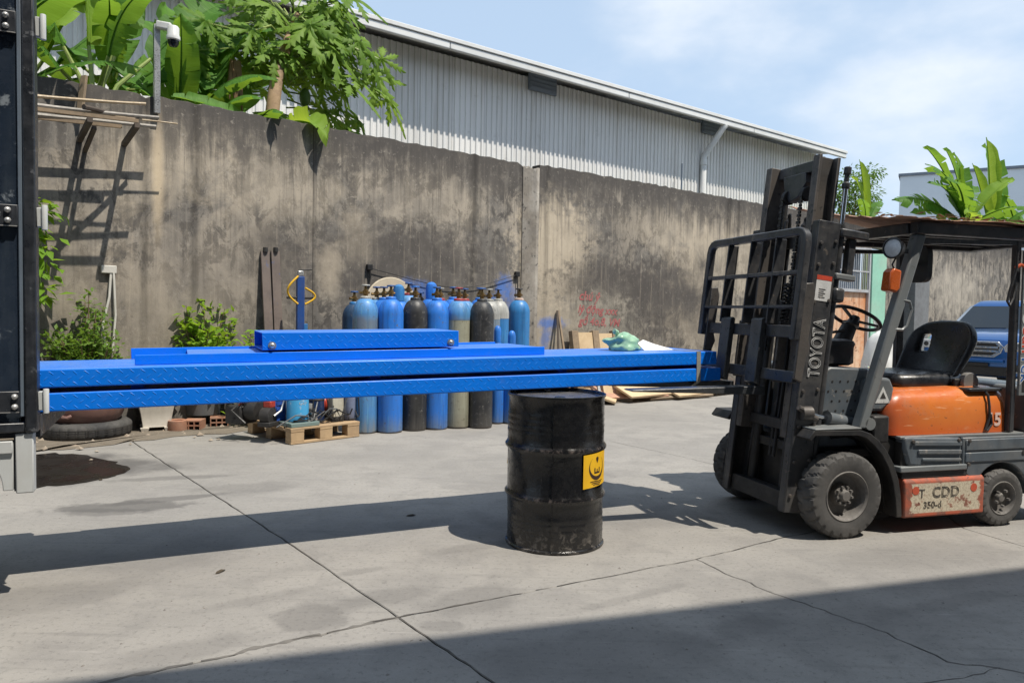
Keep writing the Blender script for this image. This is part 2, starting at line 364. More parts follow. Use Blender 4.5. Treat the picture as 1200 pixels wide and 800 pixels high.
# ------------------------------------------------------------------ boundary wall
def wall_mat():
    t = NT('stained render'); v = t.coord(rnd=False); x, y, z = t.sep(v)
    f = t.node('ShaderNodeCombineXYZ', {0: x, 1: z, 2: 0.0}).outputs[0]
    big = t.noise(f, 0.75, 6, 0.62); mid = t.noise(f, 2.6, 8, 0.66, 0.6); fin = t.noise(f, 16, 7, 0.7); gr = t.noise(f, 90, 4, 0.7)
    st1 = t.noise(t.node('ShaderNodeMapping', {'Vector': f, 'Scale': (7.0, 0.32, 1)}).outputs[0], 1.0, 6, 0.65, 0.25)
    st2 = t.noise(t.node('ShaderNodeMapping', {'Vector': f, 'Scale': (22.0, 0.8, 1), 'Location': (3, 7, 0)}).outputs[0], 1.0, 5, 0.6, 0.2)
    n1 = t.noise(f, 1.3, 12, 0.72, 0.35); n2 = t.noise(t.node('ShaderNodeMapping', {'Vector': f, 'Scale': (1.35, 0.8, 1), 'Location': (5, 2, 0)}).outputs[0], 3.4, 12, 0.76, 0.5); n3 = t.noise(f, 2.1, 12, 0.74, 0.8)
    col = t.mix(t.rng(n1, 0.42, 0.58), (0.232, 0.208, 0.175), (0.128, 0.119, 0.108))
    col = t.mix(t.math('MULTIPLY', t.rng(n2, 0.47, 0.56), t.rng(big, 0.34, 0.56, 0.45, 1.0)), col, (0.062, 0.058, 0.054))
    col = t.mix(t.rng(n3, 0.59, 0.66, 0, 0.6), col, (0.315, 0.285, 0.238))
    wob = t.math('MULTIPLY', t.math('SUBTRACT', mid, 0.5), 2.4); wob2 = t.math('MULTIPLY', t.math('SUBTRACT', t.noise(f, 7, 7, 0.7), 0.5), 2.2)
    def patch(px, py, rx, ry, k, c, w_=wob, soft=0.7):
        nonlocal col
        a, zz = wpx(px, py); col = t.mix(t.math('MULTIPLY', t.spot(f, (a, zz), rx, ry, 0, w_, soft), k), col, c)
    dk = (0.062, 0.056, 0.052); lt_ = (0.40, 0.345, 0.265); gy = (0.125, 0.116, 0.106)
    patch(190, 170, 0.9, 0.8, 0.5, lt_); patch(330, 215, 1.0, 0.7, 0.35, lt_); patch(250, 330, 1.3, 0.9, 0.4, (0.27, 0.235, 0.19)); patch(500, 225, 1.3, 0.6, 0.25, lt_)
    patch(480, 315, 1.7, 0.75, 0.8, dk, wob2, 0.55); patch(330, 300, 0.6, 0.6, 0.5, dk); patch(385, 320, 0.2, 0.35, 0.5, lt_); patch(420, 280, 0.3, 0.4, 0.3, lt_)
    patch(540, 390, 2.2, 0.9, 0.6, gy); patch(650, 290, 0.9, 1.0, 0.8, lt_, wob2, 0.45); patch(640, 400, 0.9, 1.0, 0.55, lt_); patch(720, 330, 1.5, 0.42, 0.8, dk, wob2, 0.5); patch(715, 375, 1.1, 0.6, 0.35, (0.30, 0.275, 0.225))
    patch(790, 350, 1.6, 0.95, 0.8, dk, wob2, 0.5); patch(800, 270, 2.2, 0.5, 0.35, lt_); patch(860, 300, 2.0, 1.0, 0.45, lt_); patch(715, 280, 1.1, 0.6, 0.3, dk); patch(850, 390, 2.0, 0.7, 0.35, lt_)
    patch(1120, 340, 2.0, 0.9, 0.55, (0.36, 0.33, 0.28)); patch(75, 320, 0.7, 0.9, 0.5, (0.22, 0.19, 0.15)); patch(170, 380, 0.9, 0.7, 0.45, (0.27, 0.235, 0.185))
    # runs down from the coping
    top = t.rng(z, 2.55, 3.8); run = t.rng(t.math('ADD', t.math('MULTIPLY', st1, 0.75), t.math('MULTIPLY', top, 0.33)), 0.44, 0.66)
    col = t.mix(t.math('MULTIPLY', t.math('MULTIPLY', run, t.rng(n2, 0.36, 0.52, 0.55, 1.0)), t.rng(z, 1.6, 3.6, 0.06, 0.82)), col, (0.058, 0.053, 0.049))
    col = t.mix(t.math('MULTIPLY', t.rng(st2, 0.50, 0.70, 0, 0.50), t.rng(z, 0.6, 3.2, 0.30, 0.95)), col, (0.070, 0.063, 0.057))
    col = t.mix(t.math('MULTIPLY', t.rng(st2, 0.45, 0.32, 0, 0.22), t.rng(z, 3.7, 2.5)), col, (0.36, 0.31, 0.245))
    col = t.mix(t.math('MULTIPLY', t.rng(t.math('ADD', z, t.math('MULTIPLY', t.math('SUBTRACT', st2, 0.5), 0.8)), 3.42, 3.74), 0.75), col, (0.050, 0.046, 0.043))
    # rust run under the camera pole
    a, zz = wpx(185, 215); col = t.mix(t.math('MULTIPLY', t.spot(f, (a, 2.9), 0.075, 0.75, 0, t.math('MULTIPLY', wob, 0.25), 0.9), 0.75), col, (0.44, 0.36, 0.25))
    # flaked render and fine speckle
    col = t.mix(t.math('MULTIPLY', t.rng(fin, 0.58, 0.66), 0.30), col, (0.35, 0.32, 0.275)); col = t.mix(t.rng(fin, 0.42, 0.28, 0, 0.45), col, (0.06, 0.055, 0.05))
    col = t.mix(t.rng(gr, 0.56, 0.72, 0, 0.35), col, (0.045, 0.042, 0.04))
    # blue overspray
    for px, py, rx, ry, k in [(590,337,0.16,0.22,0.8),(578,352,0.14,0.1,0.6),(600,355,0.12,0.3,0.5),(645,378,0.34,0.10,0.75),(640,395,0.13,0.25,0.6),(480,335,0.3,0.12,0.5),(468,350,0.2,0.2,0.4),(497,340,0.12,0.15,0.5)]:
        patch(px, py, rx, ry, k, (0.05, 0.14, 0.42), wob2, 0.85)
    t.bump(t.math('ADD', t.math('MULTIPLY', fin, 0.6), t.math('MULTIPLY', gr, 0.4)), 0.5, 0.012)
    t.set(Base_Color=col, Roughness=0.9); t.b.inputs['Specular IOR Level'].default_value = 0.25
    return t.m
M_WALL = wall_mat(); WH = 3.80
wall = thing('boundary_wall', 'tall stained grey concrete yard wall running behind the gas cylinders and forklift', 'wall', MW)
def panel(name, a0, a1, y0, y1, z1, seed, mat=M_WALL, step=0.09, chip=0.018):
    rr = random.Random(seed); n = max(2, int((a1 - a0) / step)); b = MB(); rows = []
    tops = [z1 + (0.004 * math.sin(i * 0.13 + seed) + rr.uniform(-chip, chip * 0.6) - (rr.random() < 0.05) * rr.uniform(0.01, 0.05)) for i in range(n + 1)]
    for yy in (y0, y1):
        rows.append([b_ for b_ in [(a0 + (a1 - a0) * i / n, yy, -0.1) for i in range(n + 1)]])
        rows.append([(a0 + (a1 - a0) * i / n, yy, tops[i] - 0.012) for i in range(n + 1)])
        rows.append([(a0 + (a1 - a0) * i / n, yy + (0.014 if yy == y0 else -0.014), tops[i]) for i in range(n + 1)])
    k = n + 1; vs = [p for r in (rows[0], rows[1], rows[2], rows[5], rows[4], rows[3]) for p in r]; fs = []
    for r in range(5):
        for i in range(n): fs.append((r*k+i, r*k+i+1, (r+1)*k+i+1, (r+1)*k+i))
    fs += [(0, k, 2*k, 3*k, 4*k, 5*k), (n, 5*k+n, 4*k+n, 3*k+n, 2*k+n, k+n)]
    b.add(vs, fs); return b.build(name, mat, wall, sharp=50)
panel('wall_panel', -26, -1.762, 0, 0.2, WH, 1); panel('wall_panel', -1.756, 1.715, 0.004, 0.2, WH - 0.01, 2)
M_PILA = surf('pale flaking render', (0.25, 0.222, 0.185), (0.15, 0.135, 0.118), 5, 0.92, wear=(0.06, 0.055, 0.05), wear_amt=0.55, wear_sc=9, streak=(0.09, 0.083, 0.075), streak_amt=0.7, dust=(0.50, 0.48, 0.44), dust_amt=0.4, bump=0.8, bump_sc=25)
panel('pilaster', 1.722, 2.06, -0.008, 0.24, WH - 0.06, 3, M_PILA, step=0.03, chip=0.03)
panel('wall_panel', 2.068, 11.05, 0.0, 0.2, WH + 0.01, 4); panel('wall_panel', 13.85, 45, 0, 0.2, WH, 5)
MB().box(11.052, 13.848, 0.01, 0.2, 3.2, WH - 0.01).build('wall_lintel', M_WALL, wall)
M_PIER = surf('grey cement', (0.17, 0.18, 0.19), (0.12, 0.125, 0.13), 3, 0.85, bump=0.3)
pr_ = MB().box(14.75, 15.6, -0.35, -0.002, 0, 3.55).build('wall_pier', M_PIER, wall, bev=0.015)
# red handwriting painted on the wall
M_RED = surf('red brushed paint', (0.40, 0.085, 0.09), (0.30, 0.13, 0.12), 25, 0.9, wear=(0.20, 0.17, 0.15), wear_amt=0.5, wear_sc=20)
for body, px, py, s in [('chú ý', 678, 351, 0.22), ('lý động xxx', 677, 366, 0.19), ('gồ 4o,8, VM', 678, 380, 0.195)]:
    a, zz = wpx(px, py)
    text_obj('painted_writing', body, s, M_RED, wall, Matrix.Translation((a, -0.003, zz)) @ Matrix.Rotation(PI/2, 4, 'X') @ Matrix.Rotation(R(-2), 4, 'Z'), extrude=0.001, shear=0.25, sp=1.02, bold=0.004)
for px, py, body in [(862, 333, 'L o')]:
    a, zz = wpx(px, py); text_obj('painted_writing', body, 0.2, surf('white chalk', (0.55, 0.53, 0.5)), wall, Matrix.Translation((a - 0.3, -0.003, zz)) @ Matrix.Rotation(PI/2, 4, 'X'), extrude=0.001)

# ------------------------------------------------------------------ metal gate in the wall
M_RUST = surf('rusted sheet', (0.58, 0.21, 0.07), (0.66, 0.48, 0.33), 3, 0.75, streak=(0.30, 0.085, 0.03), streak_amt=0.75, wear=(0.16, 0.05, 0.02), wear_amt=0.3, wear_sc=6)
M_GREEN = surf('mint green paint', (0.30, 0.62, 0.46), (0.26, 0.52, 0.40), 3, 0.7, dust=(0.42, 0.42, 0.36), dust_amt=0.35)
M_GALV = surf('pale galvanised bars', (0.50, 0.51, 0.52), (0.38, 0.38, 0.39), 8, 0.5, 0.2, streak=(0.32, 0.16, 0.08), streak_amt=0.5)
gt = thing('metal_gate', 'rusty sheet steel gate with grey bars above, set in the yard wall', 'gate', MW @ Matrix.Translation((11.05, 0, 0)))
MB().box(0.02, 1.93, 0.05, 0.09, 0.05, 2.05).build('rust_panel', M_RUST, gt, bev=0.006)
fr = MB()
for a in (0.02, 1.88): fr.box(a, a + 0.07, -0.02, 0.049, 0.02, 3.35)
fr.box(0.09, 1.88, -0.015, 0.045, 2.05, 2.12); fr.box(0.09, 1.88, -0.015, 0.045, 3.1, 3.17); fr.box(0.09, 1.88, -0.01, 0.03, 2.55, 2.585)
fr.build('gate_frame', M_GALV, gt, bev=0.004)
bme = MB().tube([(0, 0.015, 2.12), (0, 0.015, 3.1)], 0.013, 6).mesh('bar', M_GALV)
for i in range(18): put('bar', bme, gt).location.x = 0.17 + i * 0.0985
MB().box(2.02, 2.75, -0.03, 0.06, 0, 3.12).build('green_jamb', M_GREEN, gt, bev=0.01)
MB().box(0.1, 1.88, 0.25, 0.29, 1.9, 3.3).build('back_sheet', surf('blue grey sheet', (0.20, 0.27, 0.36), None, 3, 0.6), gt)

# ------------------------------------------------------------------ warehouse beyond the wall
t = NT('pale metal cladding'); v = t.coord(rnd=False); x, y, z = t.sep(v)
sh = t.node('ShaderNodeTexWhiteNoise', {'W': t.math('FLOOR', t.math('DIVIDE', x, 0.9))}, noise_dimensions='1D').outputs['Value']
f_ = t.node('ShaderNodeCombineXYZ', {0: x, 1: z, 2: 0.0}).outputs[0]; st_ = t.noise(t.node('ShaderNodeMapping', {'Vector': f_, 'Scale': (4, 0.25, 1)}).outputs[0], 1.0, 6, 0.65)
col = t.mix(sh, (0.77, 0.76, 0.735), (0.69, 0.685, 0.665)); col = t.mix(t.rng(st_, 0.48, 0.72, 0, 0.55), col, (0.50, 0.475, 0.43)); col = t.mix(t.rng(t.noise(f_, 3, 7, 0.7), 0.58, 0.70, 0, 0.3), col, (0.42, 0.39, 0.35))
seam = t.rng(t.math('ABSOLUTE', t.math('SUBTRACT', t.math('FRACT', t.math('DIVIDE', x, 0.9)), 0.5)), 0.485, 0.492); col = t.mix(t.math('MULTIPLY', seam, 0.5), col, (0.33, 0.32, 0.30))
t.set(Base_Color=col, Roughness=0.45); M_CLAD = t.m
M_TRIM = surf('white eave trim', (0.74, 0.74, 0.72), (0.64, 0.64, 0.62), 1.5, 0.45, streak=(0.5, 0.46, 0.4), streak_amt=0.3)
M_VENT = surf('blue grey louvre', (0.18, 0.22, 0.27), (0.14, 0.17, 0.21), 4, 0.5)
wh = thing('warehouse', 'long pale warehouse with corrugated metal cladding and white eaves beyond the wall', 'building', MW @ Matrix.Translation((0, 5, 0)))
ye = -0.68; ez = wpx(640, 80, 5 + ye)[1]; a1 = wpx(990, 182, 5 + ye)[0]
b = MB(); per = 0.15; n = int((a1 + 24) / per); prof = [(0, 0), (0.05, 0), (0.065, -0.03), (0.115, -0.03), (0.13, 0)]
pts = [(-24 + i * per + p, q) for i in range(n) for p, q in prof]; k = len(pts)
b.add([(p, q, 0) for p, q in pts] + [(p, q, ez - 0.05) for p, q in pts], [(i, i+1, k+i+1, k+i) for i in range(k - 1)]); wa1 = pts[-1][0]
b.build('cladding', M_CLAD, wh, sharp=20, fix=False)
MB().box(-24, wa1, 0.02, 14, 0, ez - 0.06).build('wall_body', M_CLAD, wh)
rb = MB(); rb.prism([(ye - 0.02, ez + 0.02), (7, ez + 1.3), (14.7, ez + 0.02), (14.7, ez - 0.06), (7, ez + 1.2), (ye - 0.02, ez - 0.05)], -24.5, a1, 'x'); rb.build('roof', M_TRIM, wh)
MB().box(-24.5, a1 + 0.02, ye - 0.10, ye - 0.022, ez - 0.04, ez + 0.05).build('roof_edge', M_TRIM, wh, bev=0.01)
gb = MB()
for i in range(8):
    x0 = -24.5 + i * (a1 + 24.5) / 8; gb = MB().box(x0, x0 + (a1 + 24.5) / 8 - 0.012, ye - 0.075, ye + 0.02, ez - 0.20, ez - 0.05); gb.build('gutter', M_TRIM, wh, bev=0.02)
for px, py in ((637, 96), (835, 148)):
    va, vz = wpx(px, py, 4.9); vo = MB().box(va - 0.45, va + 0.45, -0.09, -0.035, vz - 0.26, vz + 0.2).build('vent', M_VENT, wh, bev=0.01)
    for j in range(4): MB().bar((va - 0.42, -0.10, vz - 0.2 + j * 0.1), (va + 0.42, -0.10, vz - 0.2 + j * 0.1), 0.012, 0.07, up=(0, -0.6, 1)).build('louvre', M_VENT, vo)
pa, pz = wpx(824, 186, 4.9); qa, qz = wpx(849, 150, 5 + ye)
MB().tube([(qa, ye, ez - 0.19), (qa, ye, qz + 0.05), (qa - 0.03, ye + 0.02, qz), (pa + 0.03, -0.12, pz + 0.08), (pa, -0.12, pz), (pa, -0.12, 0.1)], 0.095, 10).build('downpipe', M_TRIM, wh, sharp=60)
MB().lathe([(0.11, 0), (0.11, 0.16)], 12, (pa, -0.12, pz - 0.2)).build('pipe_collar', M_TRIM, wh)
ta, tz = wpx(797, 222, 4.8); MB().tube([(ta, -0.25, 0), (ta, -0.25, wpx(797, 192, 4.8)[1])], 0.025, 6).build('conduit', M_VENT, wh)

# far factory on the right
M_FACT = surf('pale blue grey panel', (0.70, 0.76, 0.80), (0.66, 0.72, 0.77), 0.3, 0.6)
fp = dist_at(1055, 205, 75)
fb = thing('factory_block', 'far flat topped pale grey factory block above the banana leaves at right', 'building', loc=(fp.x, fp.y, 0), rz=R(-30))
MB().box(0, 60, 0, 30, 0, fp.z - 0.15).build('wall', M_FACT, fb); MB().box(-0.15, 60.2, -0.15, 30.2, fp.z - 0.15, fp.z + 0.1).build('parapet', M_VENT, fb)
for i in range(14): MB().box(4 + i * 4, 4.12 + i * 4, -0.05, -0.004, 0, fp.z - 0.16).build('panel_joint', M_FACT, fb)

# open workshop behind the camera: its roof throws the shade across the foreground
M_SHED = surf('weathered steel sheet', (0.34, 0.35, 0.36), (0.28, 0.29, 0.30), 1, 0.6)
ro = gp(600, 742) + Vector((SUN_TO.x, SUN_TO.y, 0)) / SUN_TO.z * 9.0
ws = thing('workshop', 'open fronted grey steel workshop behind the camera shading the near concrete', 'building', loc=(ro.x, ro.y, 0), rz=R(17.5))
MB().box(-30, 32, -14, 0, 9.0, 9.15).build('roof', M_SHED, ws); MB().box(-30, 32, -14.2, -14.0, 0, 9.0).build('rear_wall', M_SHED, ws)
for i in range(7): MB().box(-27 + i * 9.3, -26.75 + i * 9.3, -5.25, -5.0, 0, 9.0).build('column', M_SHED, ws, bev=0.01)
# ------------------------------------------------------------------ the two blue checker plate platforms
def blue_mat():
    t = NT('blue enamel'); v = t.coord(); a = t.noise(v, 3, 5); c = t.noise(v, 45, 6, 0.65)
    col = t.mix(t.rng(a, 0.35, 0.65), (0.0, 0.185, 0.82), (0.001, 0.168, 0.76))
    col = t.mix(t.rng(c, 0.64, 0.74, 0, 0.2), col, (0.06, 0.24, 0.80))
    sv = t.node('ShaderNodeMapping', {'Vector': v, 'Rotation': (0.2, 0.5, 0.3), 'Scale': (3, 40, 40)}).outputs[0]; k = t.noise(sv, 1.3, 6, 0.65); col = t.mix(t.rng(k, 0.62, 0.72, 0, 0.16), col, (0.10, 0.27, 0.70)); d_ = t.noise(v, 7, 8, 0.7, 0.5); col = t.mix(t.rng(d_, 0.55, 0.72, 0, 0.14), col, (0.13, 0.20, 0.38)); col = t.mix(t.rng(t.noise(v, 60, 6, 0.7), 0.72, 0.76, 0, 0.6), col, (0.03, 0.035, 0.05))
    gz = t.sep(t.node('ShaderNodeNewGeometry').outputs['Normal'])[2]; col = t.mix(t.math('MULTIPLY', t.rng(gz, 0.6, 0.95), t.rng(t.noise(v, 4, 8, 0.7), 0.3, 0.7, 0.15, 0.48)), col, (0.20, 0.29, 0.44))   # upward faces paler: dust, plus sky sheen painted into the colour
    t.bump(t.noise(v, 140, 3), 0.08, 0.002)
    t.set(Base_Color=col, Roughness=t.rng(c, 0.3, 0.7, 0.30, 0.46)); return t.m
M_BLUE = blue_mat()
M_TREAD = surf('rubbed blue tread with painted glint', (0.03, 0.25, 0.88), (0.005, 0.19, 0.80), 40, 0.28)  # rubbed bars, their blue lightened further to imitate glints
M_STEEL = surf('bright zinc', (0.55, 0.55, 0.53), (0.42, 0.42, 0.41), 20, 0.35, 0.7)
def tread(b, x0, x1, w0, w1, ox, oy, oz, pitch=0.050, ln=0.0150, wd=0.0026, h=0.0015, seed=1):
    """raised lozenges of checker plate on a face in the xz plane looking towards -y"""
    rr = random.Random(seed); row = 0; z = w0 + 0.016
    while z < w1 - 0.008:
        x = x0 + 0.012 + (pitch / 2 if row % 2 else 0)
        while x < x1 - 0.012:
            a = R(42) if row % 2 else R(-42); a += rr.uniform(-0.1, 0.1)
            if rr.random() < 0.06: x += pitch; continue
            c, s_ = math.cos(a), math.sin(a); P = []
            for p, q, r_ in ((-ln,0,0),(-ln*.45,-wd,0),(ln*.45,-wd,0),(ln,0,0),(ln*.45,wd,0),(-ln*.45,wd,0),(-ln*.5,0,h),(ln*.5,0,h)):
                P.append((ox + x + p*c - q*s_, oy - r_, oz + z + p*s_ + q*c))
            b.add(P, [(0,1,6),(1,2,7,6),(2,3,7),(3,4,7),(4,5,6,7),(5,0,6)]); x += pitch
        z += 0.026; row += 1
    return b
PW, PH, GAP = 0.64, 0.091, 0.026
def platform(label, x0, x1, zb, seed):
    o = thing('steel_platform', label, 'steel platform', MBM @ Matrix.Translation((0, 0, zb)), 'blue steel platforms strapped on the forks')
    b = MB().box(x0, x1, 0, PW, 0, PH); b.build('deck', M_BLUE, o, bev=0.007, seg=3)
    tag(tread(MB(), x0, x1, 0.004, PH - 0.002, 0, -0.0002, 0, seed=seed).build('tread', M_TREAD, o, sharp=10), kind='stuff')
    return o
pl_lo = platform('lower bright blue checker plate platform lying on the drum and the forks', -1.15, 4.113, 0.0, 1)
pl_up = platform('upper bright blue checker plate platform carrying the tray and the green bag', -1.3, 4.075, PH + GAP, 2)
for x in (-0.9, 0.35, 1.6, 2.85, 3.93):
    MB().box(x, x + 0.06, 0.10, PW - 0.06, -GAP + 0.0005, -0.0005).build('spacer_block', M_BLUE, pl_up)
ZT = 2 * PH + GAP
tr = thing('steel_tray', 'shallow blue channel tray lying open at its left end on the upper platform', 'steel tray', MBM @ Matrix.Translation((0, 0, ZT + 0.001)))
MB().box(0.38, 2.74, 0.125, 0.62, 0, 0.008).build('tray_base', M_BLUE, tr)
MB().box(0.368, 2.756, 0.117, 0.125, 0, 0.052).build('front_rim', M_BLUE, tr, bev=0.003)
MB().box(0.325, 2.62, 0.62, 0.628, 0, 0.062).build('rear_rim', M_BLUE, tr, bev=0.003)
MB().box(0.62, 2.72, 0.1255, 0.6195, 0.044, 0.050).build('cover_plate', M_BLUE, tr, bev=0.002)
ch = thing('box_beam', 'short blue hollow box beam with round bolts lying on top of the tray', 'steel beam', MBM @ Matrix.Translation((0, 0, ZT + 0.0645)))
x0, x1, y0, y1, hh, tk = 1.0, 2.16, 0.119, 0.60, 0.098, 0.006
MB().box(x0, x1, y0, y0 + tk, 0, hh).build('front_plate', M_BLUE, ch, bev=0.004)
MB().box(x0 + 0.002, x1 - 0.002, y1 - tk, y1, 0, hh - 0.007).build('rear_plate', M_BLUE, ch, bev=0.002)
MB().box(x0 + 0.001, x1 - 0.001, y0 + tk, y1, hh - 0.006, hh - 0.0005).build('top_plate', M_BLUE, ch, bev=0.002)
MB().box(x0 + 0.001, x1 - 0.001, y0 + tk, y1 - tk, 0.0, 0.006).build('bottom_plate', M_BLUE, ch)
tag(tread(MB(), x0, x1, 0.004, hh - 0.002, 0, y0 - 0.0002, 0, seed=5).build('tread', M_TREAD, ch, sharp=10), kind='stuff')
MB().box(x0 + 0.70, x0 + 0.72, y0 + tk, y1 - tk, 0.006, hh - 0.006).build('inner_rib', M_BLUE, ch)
for x in (1.053, 2.107):
    MB().lathe([(0.0001, -0.012), (0.010, -0.011), (0.015, -0.005), (0.016, 0.0), (0.022, 0.0), (0.022, 0.004)], 14, (x, y0 - 0.005, 0.026), 'y').build('bolt', M_STEEL, ch, sharp=50)
for j in range(2): MB().lathe([(0.012, 0), (0.012, 0.03)], 10, (x0 + 0.12, y0 + 0.12 + j * 0.1, 0.045), 'x').build('inner_bolt', M_STEEL, ch)
# webbing strap round the right hand end
M_STRAP = surf('grey webbing', (0.34, 0.33, 0.29), (0.24, 0.235, 0.21), 30, 0.85, bump=0.3, bump_sc=200)
st = thing('ratchet_strap', 'grey webbing strap tied round the right hand end of the blue platforms', 'strap', MBM)
sx = 3.895; e = 0.0035
MB().box(sx, sx + 0.034, -e, -0.0026, -0.003, ZT + 0.003).build('front_web', M_STRAP, st)
MB().add([(sx, -e, ZT + e), (sx + 0.034, -e, ZT + e), (sx - 0.05, PW + e, ZT + e), (sx - 0.084, PW + e, ZT + e), (sx, -e, ZT + .001), (sx + 0.034, -e, ZT + .001), (sx - 0.05, PW + e, ZT + .001), (sx - 0.084, PW + e, ZT + .001)],
         [(0,1,2,3),(4,7,6,5),(0,4,5,1),(1,5,6,2),(2,6,7,3),(3,7,4,0)]).build('top_web', M_STRAP, st)
tb = MB(); pth = [(sx + 0.017, -0.003, -0.002), (sx - 0.01, 0.03, -0.035), (sx - 0.06, 0.10, -0.06), (sx - 0.12, 0.2, -0.05), (sx - 0.10, 0.40, -0.03), (sx - 0.067, PW + 0.002, -0.003)]
rings = [[(p[0]-.016, p[1], p[2]-.001), (p[0]+.016, p[1], p[2]-.001), (p[0]+.016, p[1], p[2]+.0015), (p[0]-.016, p[1], p[2]+.0015)] for p in pth]
tb.loft(rings).build('slack_loop', M_STRAP, st)
MB().box(sx - 0.084, sx - 0.05, PW + 0.001, PW + e, -0.003, ZT + 0.003).build('rear_web', M_STRAP, st)

# green bag and white sheet on the platform
def blob(name, mat, cx, cy, cz, sx_, sy_, sz_, seed, parent=None, n=22, rough=0.18, flat=True):
    from mathutils import noise
    b = MB().sphere((0, 0, 0), 1.0, n); 
    for i, v in enumerate(b.v):
        v = Vector(v); k = 1 + rough * (noise.noise(v * 1.6 + Vector((seed, 0, 0))) + 0.22 * noise.noise(v * 4 + Vector((0, seed, 0))) + 0.06 * noise.noise(v * 9 + Vector((0, 0, seed))))
        v = v * k; z = v.z * sz_
        if flat and z < -0.55 * sz_: z = -0.55 * sz_ + (z + 0.55 * sz_) * 0.05
        b.v[i] = (cx + v.x * sx_, cy + v.y * sy_, cz + z + (0.58 * sz_ if flat else 0))
    return b.build(name, mat, parent, sharp=60)
M_BAG = surf('green plastic film', (0.20, 0.40, 0.26), (0.32, 0.50, 0.36), 10, 0.35, bump=0.5, bump_sc=30)
bag = thing('plastic_bag', 'tied pale green plastic bag lying on the upper blue platform', 'bag', MBM @ Matrix.Translation((3.50, 0.34, ZT)))
blob('bag_body', M_BAG, 0, 0, 0.001, 0.135, 0.10, 0.075, 3.1, bag, rough=0.42)
kb = MB(); kb.tube([(-0.03, 0, 0.085), (-0.045, 0, 0.115), (-0.05, 0.0, 0.13), (-0.075, -0.005, 0.14), (-0.085, 0, 0.133)], [0.035, 0.014, 0.02, 0.022, 0.006], 9).build('knot', M_BAG, bag)
M_PAPER = surf('white paper sheet', (0.78, 0.78, 0.76), (0.68, 0.68, 0.67), 10, 0.7)
sh_ = thing('paper_sheet', 'creased white paper sheet lying right of the green bag', 'paper', MBM @ Matrix.Translation((3.64, 0.27, ZT)))
b = MB(); pts = [(0, 0, .002), (0.10, -0.06, .004), (0.24, -0.03, .003), (0.17, 0.06, .028), (0.05, 0.09, .075), (0.0, 0.09, .05), (0.08, 0.015, .05)]
b.add(pts + [(p[0], p[1] + 0.004, max(0.0005, p[2] - 0.002)) for p in pts], [(0,1,6),(1,2,6),(2,3,6),(3,4,6),(4,5,6),(5,0,6)] + [(8-0,7-0,13),(9,8,13),(10,9,13),(11,10,13),(12,11,13),(7,12,13)] + [(i, i+7, (i+1) % 6 + 7, (i+1) % 6) for i in range(6)])
b.build('sheet', M_PAPER, sh_, sharp=10)

# ------------------------------------------------------------------ black oil drum
def drum_mat():
    t = NT('black drum enamel'); v = t.coord(rnd=False); x, y, z = t.sep(v)
    a = t.noise(v, 5, 6, 0.6); s_ = t.noise(v, 22, 8, 0.72, 0.5); sv = t.node('ShaderNodeMapping', {'Vector': v, 'Rotation': (0.5, 0.3, 0), 'Scale': (30, 30, 2.2)}).outputs[0]
    sc_ = t.noise(sv, 1.3, 6, 0.66)
    col = t.mix(t.rng(a, 0.4, 0.7), (0.008, 0.008, 0.009), (0.020, 0.019, 0.018))
    col = t.mix(t.rng(s_, 0.66, 0.73, 0, 0.55), col, (0.14, 0.125, 0.115)); col = t.mix(t.rng(sc_, 0.68, 0.74, 0, 0.6), col, (0.17, 0.16, 0.15))
    hoop = t.math('MAXIMUM', t.rng(t.math('ABSOLUTE', t.math('SUBTRACT', z, 0.316)), 0.0, 0.020, 1, 0), t.rng(t.math('ABSOLUTE', t.math('SUBTRACT', z, 0.607)), 0.0, 0.020, 1, 0))
    low = t.rng(z, 0.02, 0.2, 1, 0)
    col = t.mix(t.math('MULTIPLY', hoop, t.rng(s_, 0.46, 0.62, 0, 0.8)), col, (0.13, 0.105, 0.095)); col = t.mix(t.math('MULTIPLY', low, t.rng(s_, 0.5, 0.66, 0, 0.8)), col, (0.20, 0.18, 0.16))
    t.bump(t.math('ADD', a, t.math('MULTIPLY', s_, 0.2)), 0.22, 0.03)
    t.set(Base_Color=col, Roughness=t.rng(s_, 0.35, 0.7, 0.14, 0.42)); return t.m
M_DRUM = drum_mat(); M_YEL = surf('yellow label vinyl', (0.80, 0.47, 0.012), (0.74, 0.42, 0.015), 20, 0.5); M_INK = surf('dark brown ink', (0.045, 0.022, 0.012), None, 30, 0.6)
DRp = gp(649, 632.5); DRR = 0.298
dr = thing('oil_drum', 'black steel oil drum with a yellow label holding up the blue platforms', 'drum', loc=(DRp.x, DRp.y, 0), rz=math.atan2(-DRp.y, -DRp.x) )
# local +x looks at the camera
rr_, H_ = DRR, 0.927
prof = [(rr_-.02, 0.012), (rr_+.001, 0.0), (rr_+.006, 0.004), (rr_+.006, 0.016), (rr_-.003, 0.022)]
z = 0.05
for zz in (0.09, 0.125, 0.16, 0.195): prof += [(rr_-.0025, zz-.012), (rr_-.0004, zz), (rr_-.0025, zz+.012)]
prof += [(rr_-.002, 0.285), (rr_+.003, 0.298), (rr_+.013, 0.310), (rr_+.013, 0.322), (rr_+.003, 0.334), (rr_-.002, 0.346), (rr_-.002, 0.577), (rr_+.003, 0.589), (rr_+.013, 0.601), (rr_+.013, 0.613), (rr_+.003, 0.625), (rr_-.002, 0.637)]
for zz in (0.70, 0.735, 0.77, 0.805): prof += [(rr_-.0025, zz-.012), (rr_-.0004, zz), (rr_-.0025, zz+.012)]
prof += [(rr_-.003, 0.90), (rr_+.006, 0.912), (rr_+.007, 0.924), (rr_+.002, 0.927), (rr_-.004, 0.922), (rr_-.006, 0.910), (rr_-.05, 0.906), (0.001, 0.904)]
b = MB().lathe(prof, 72)
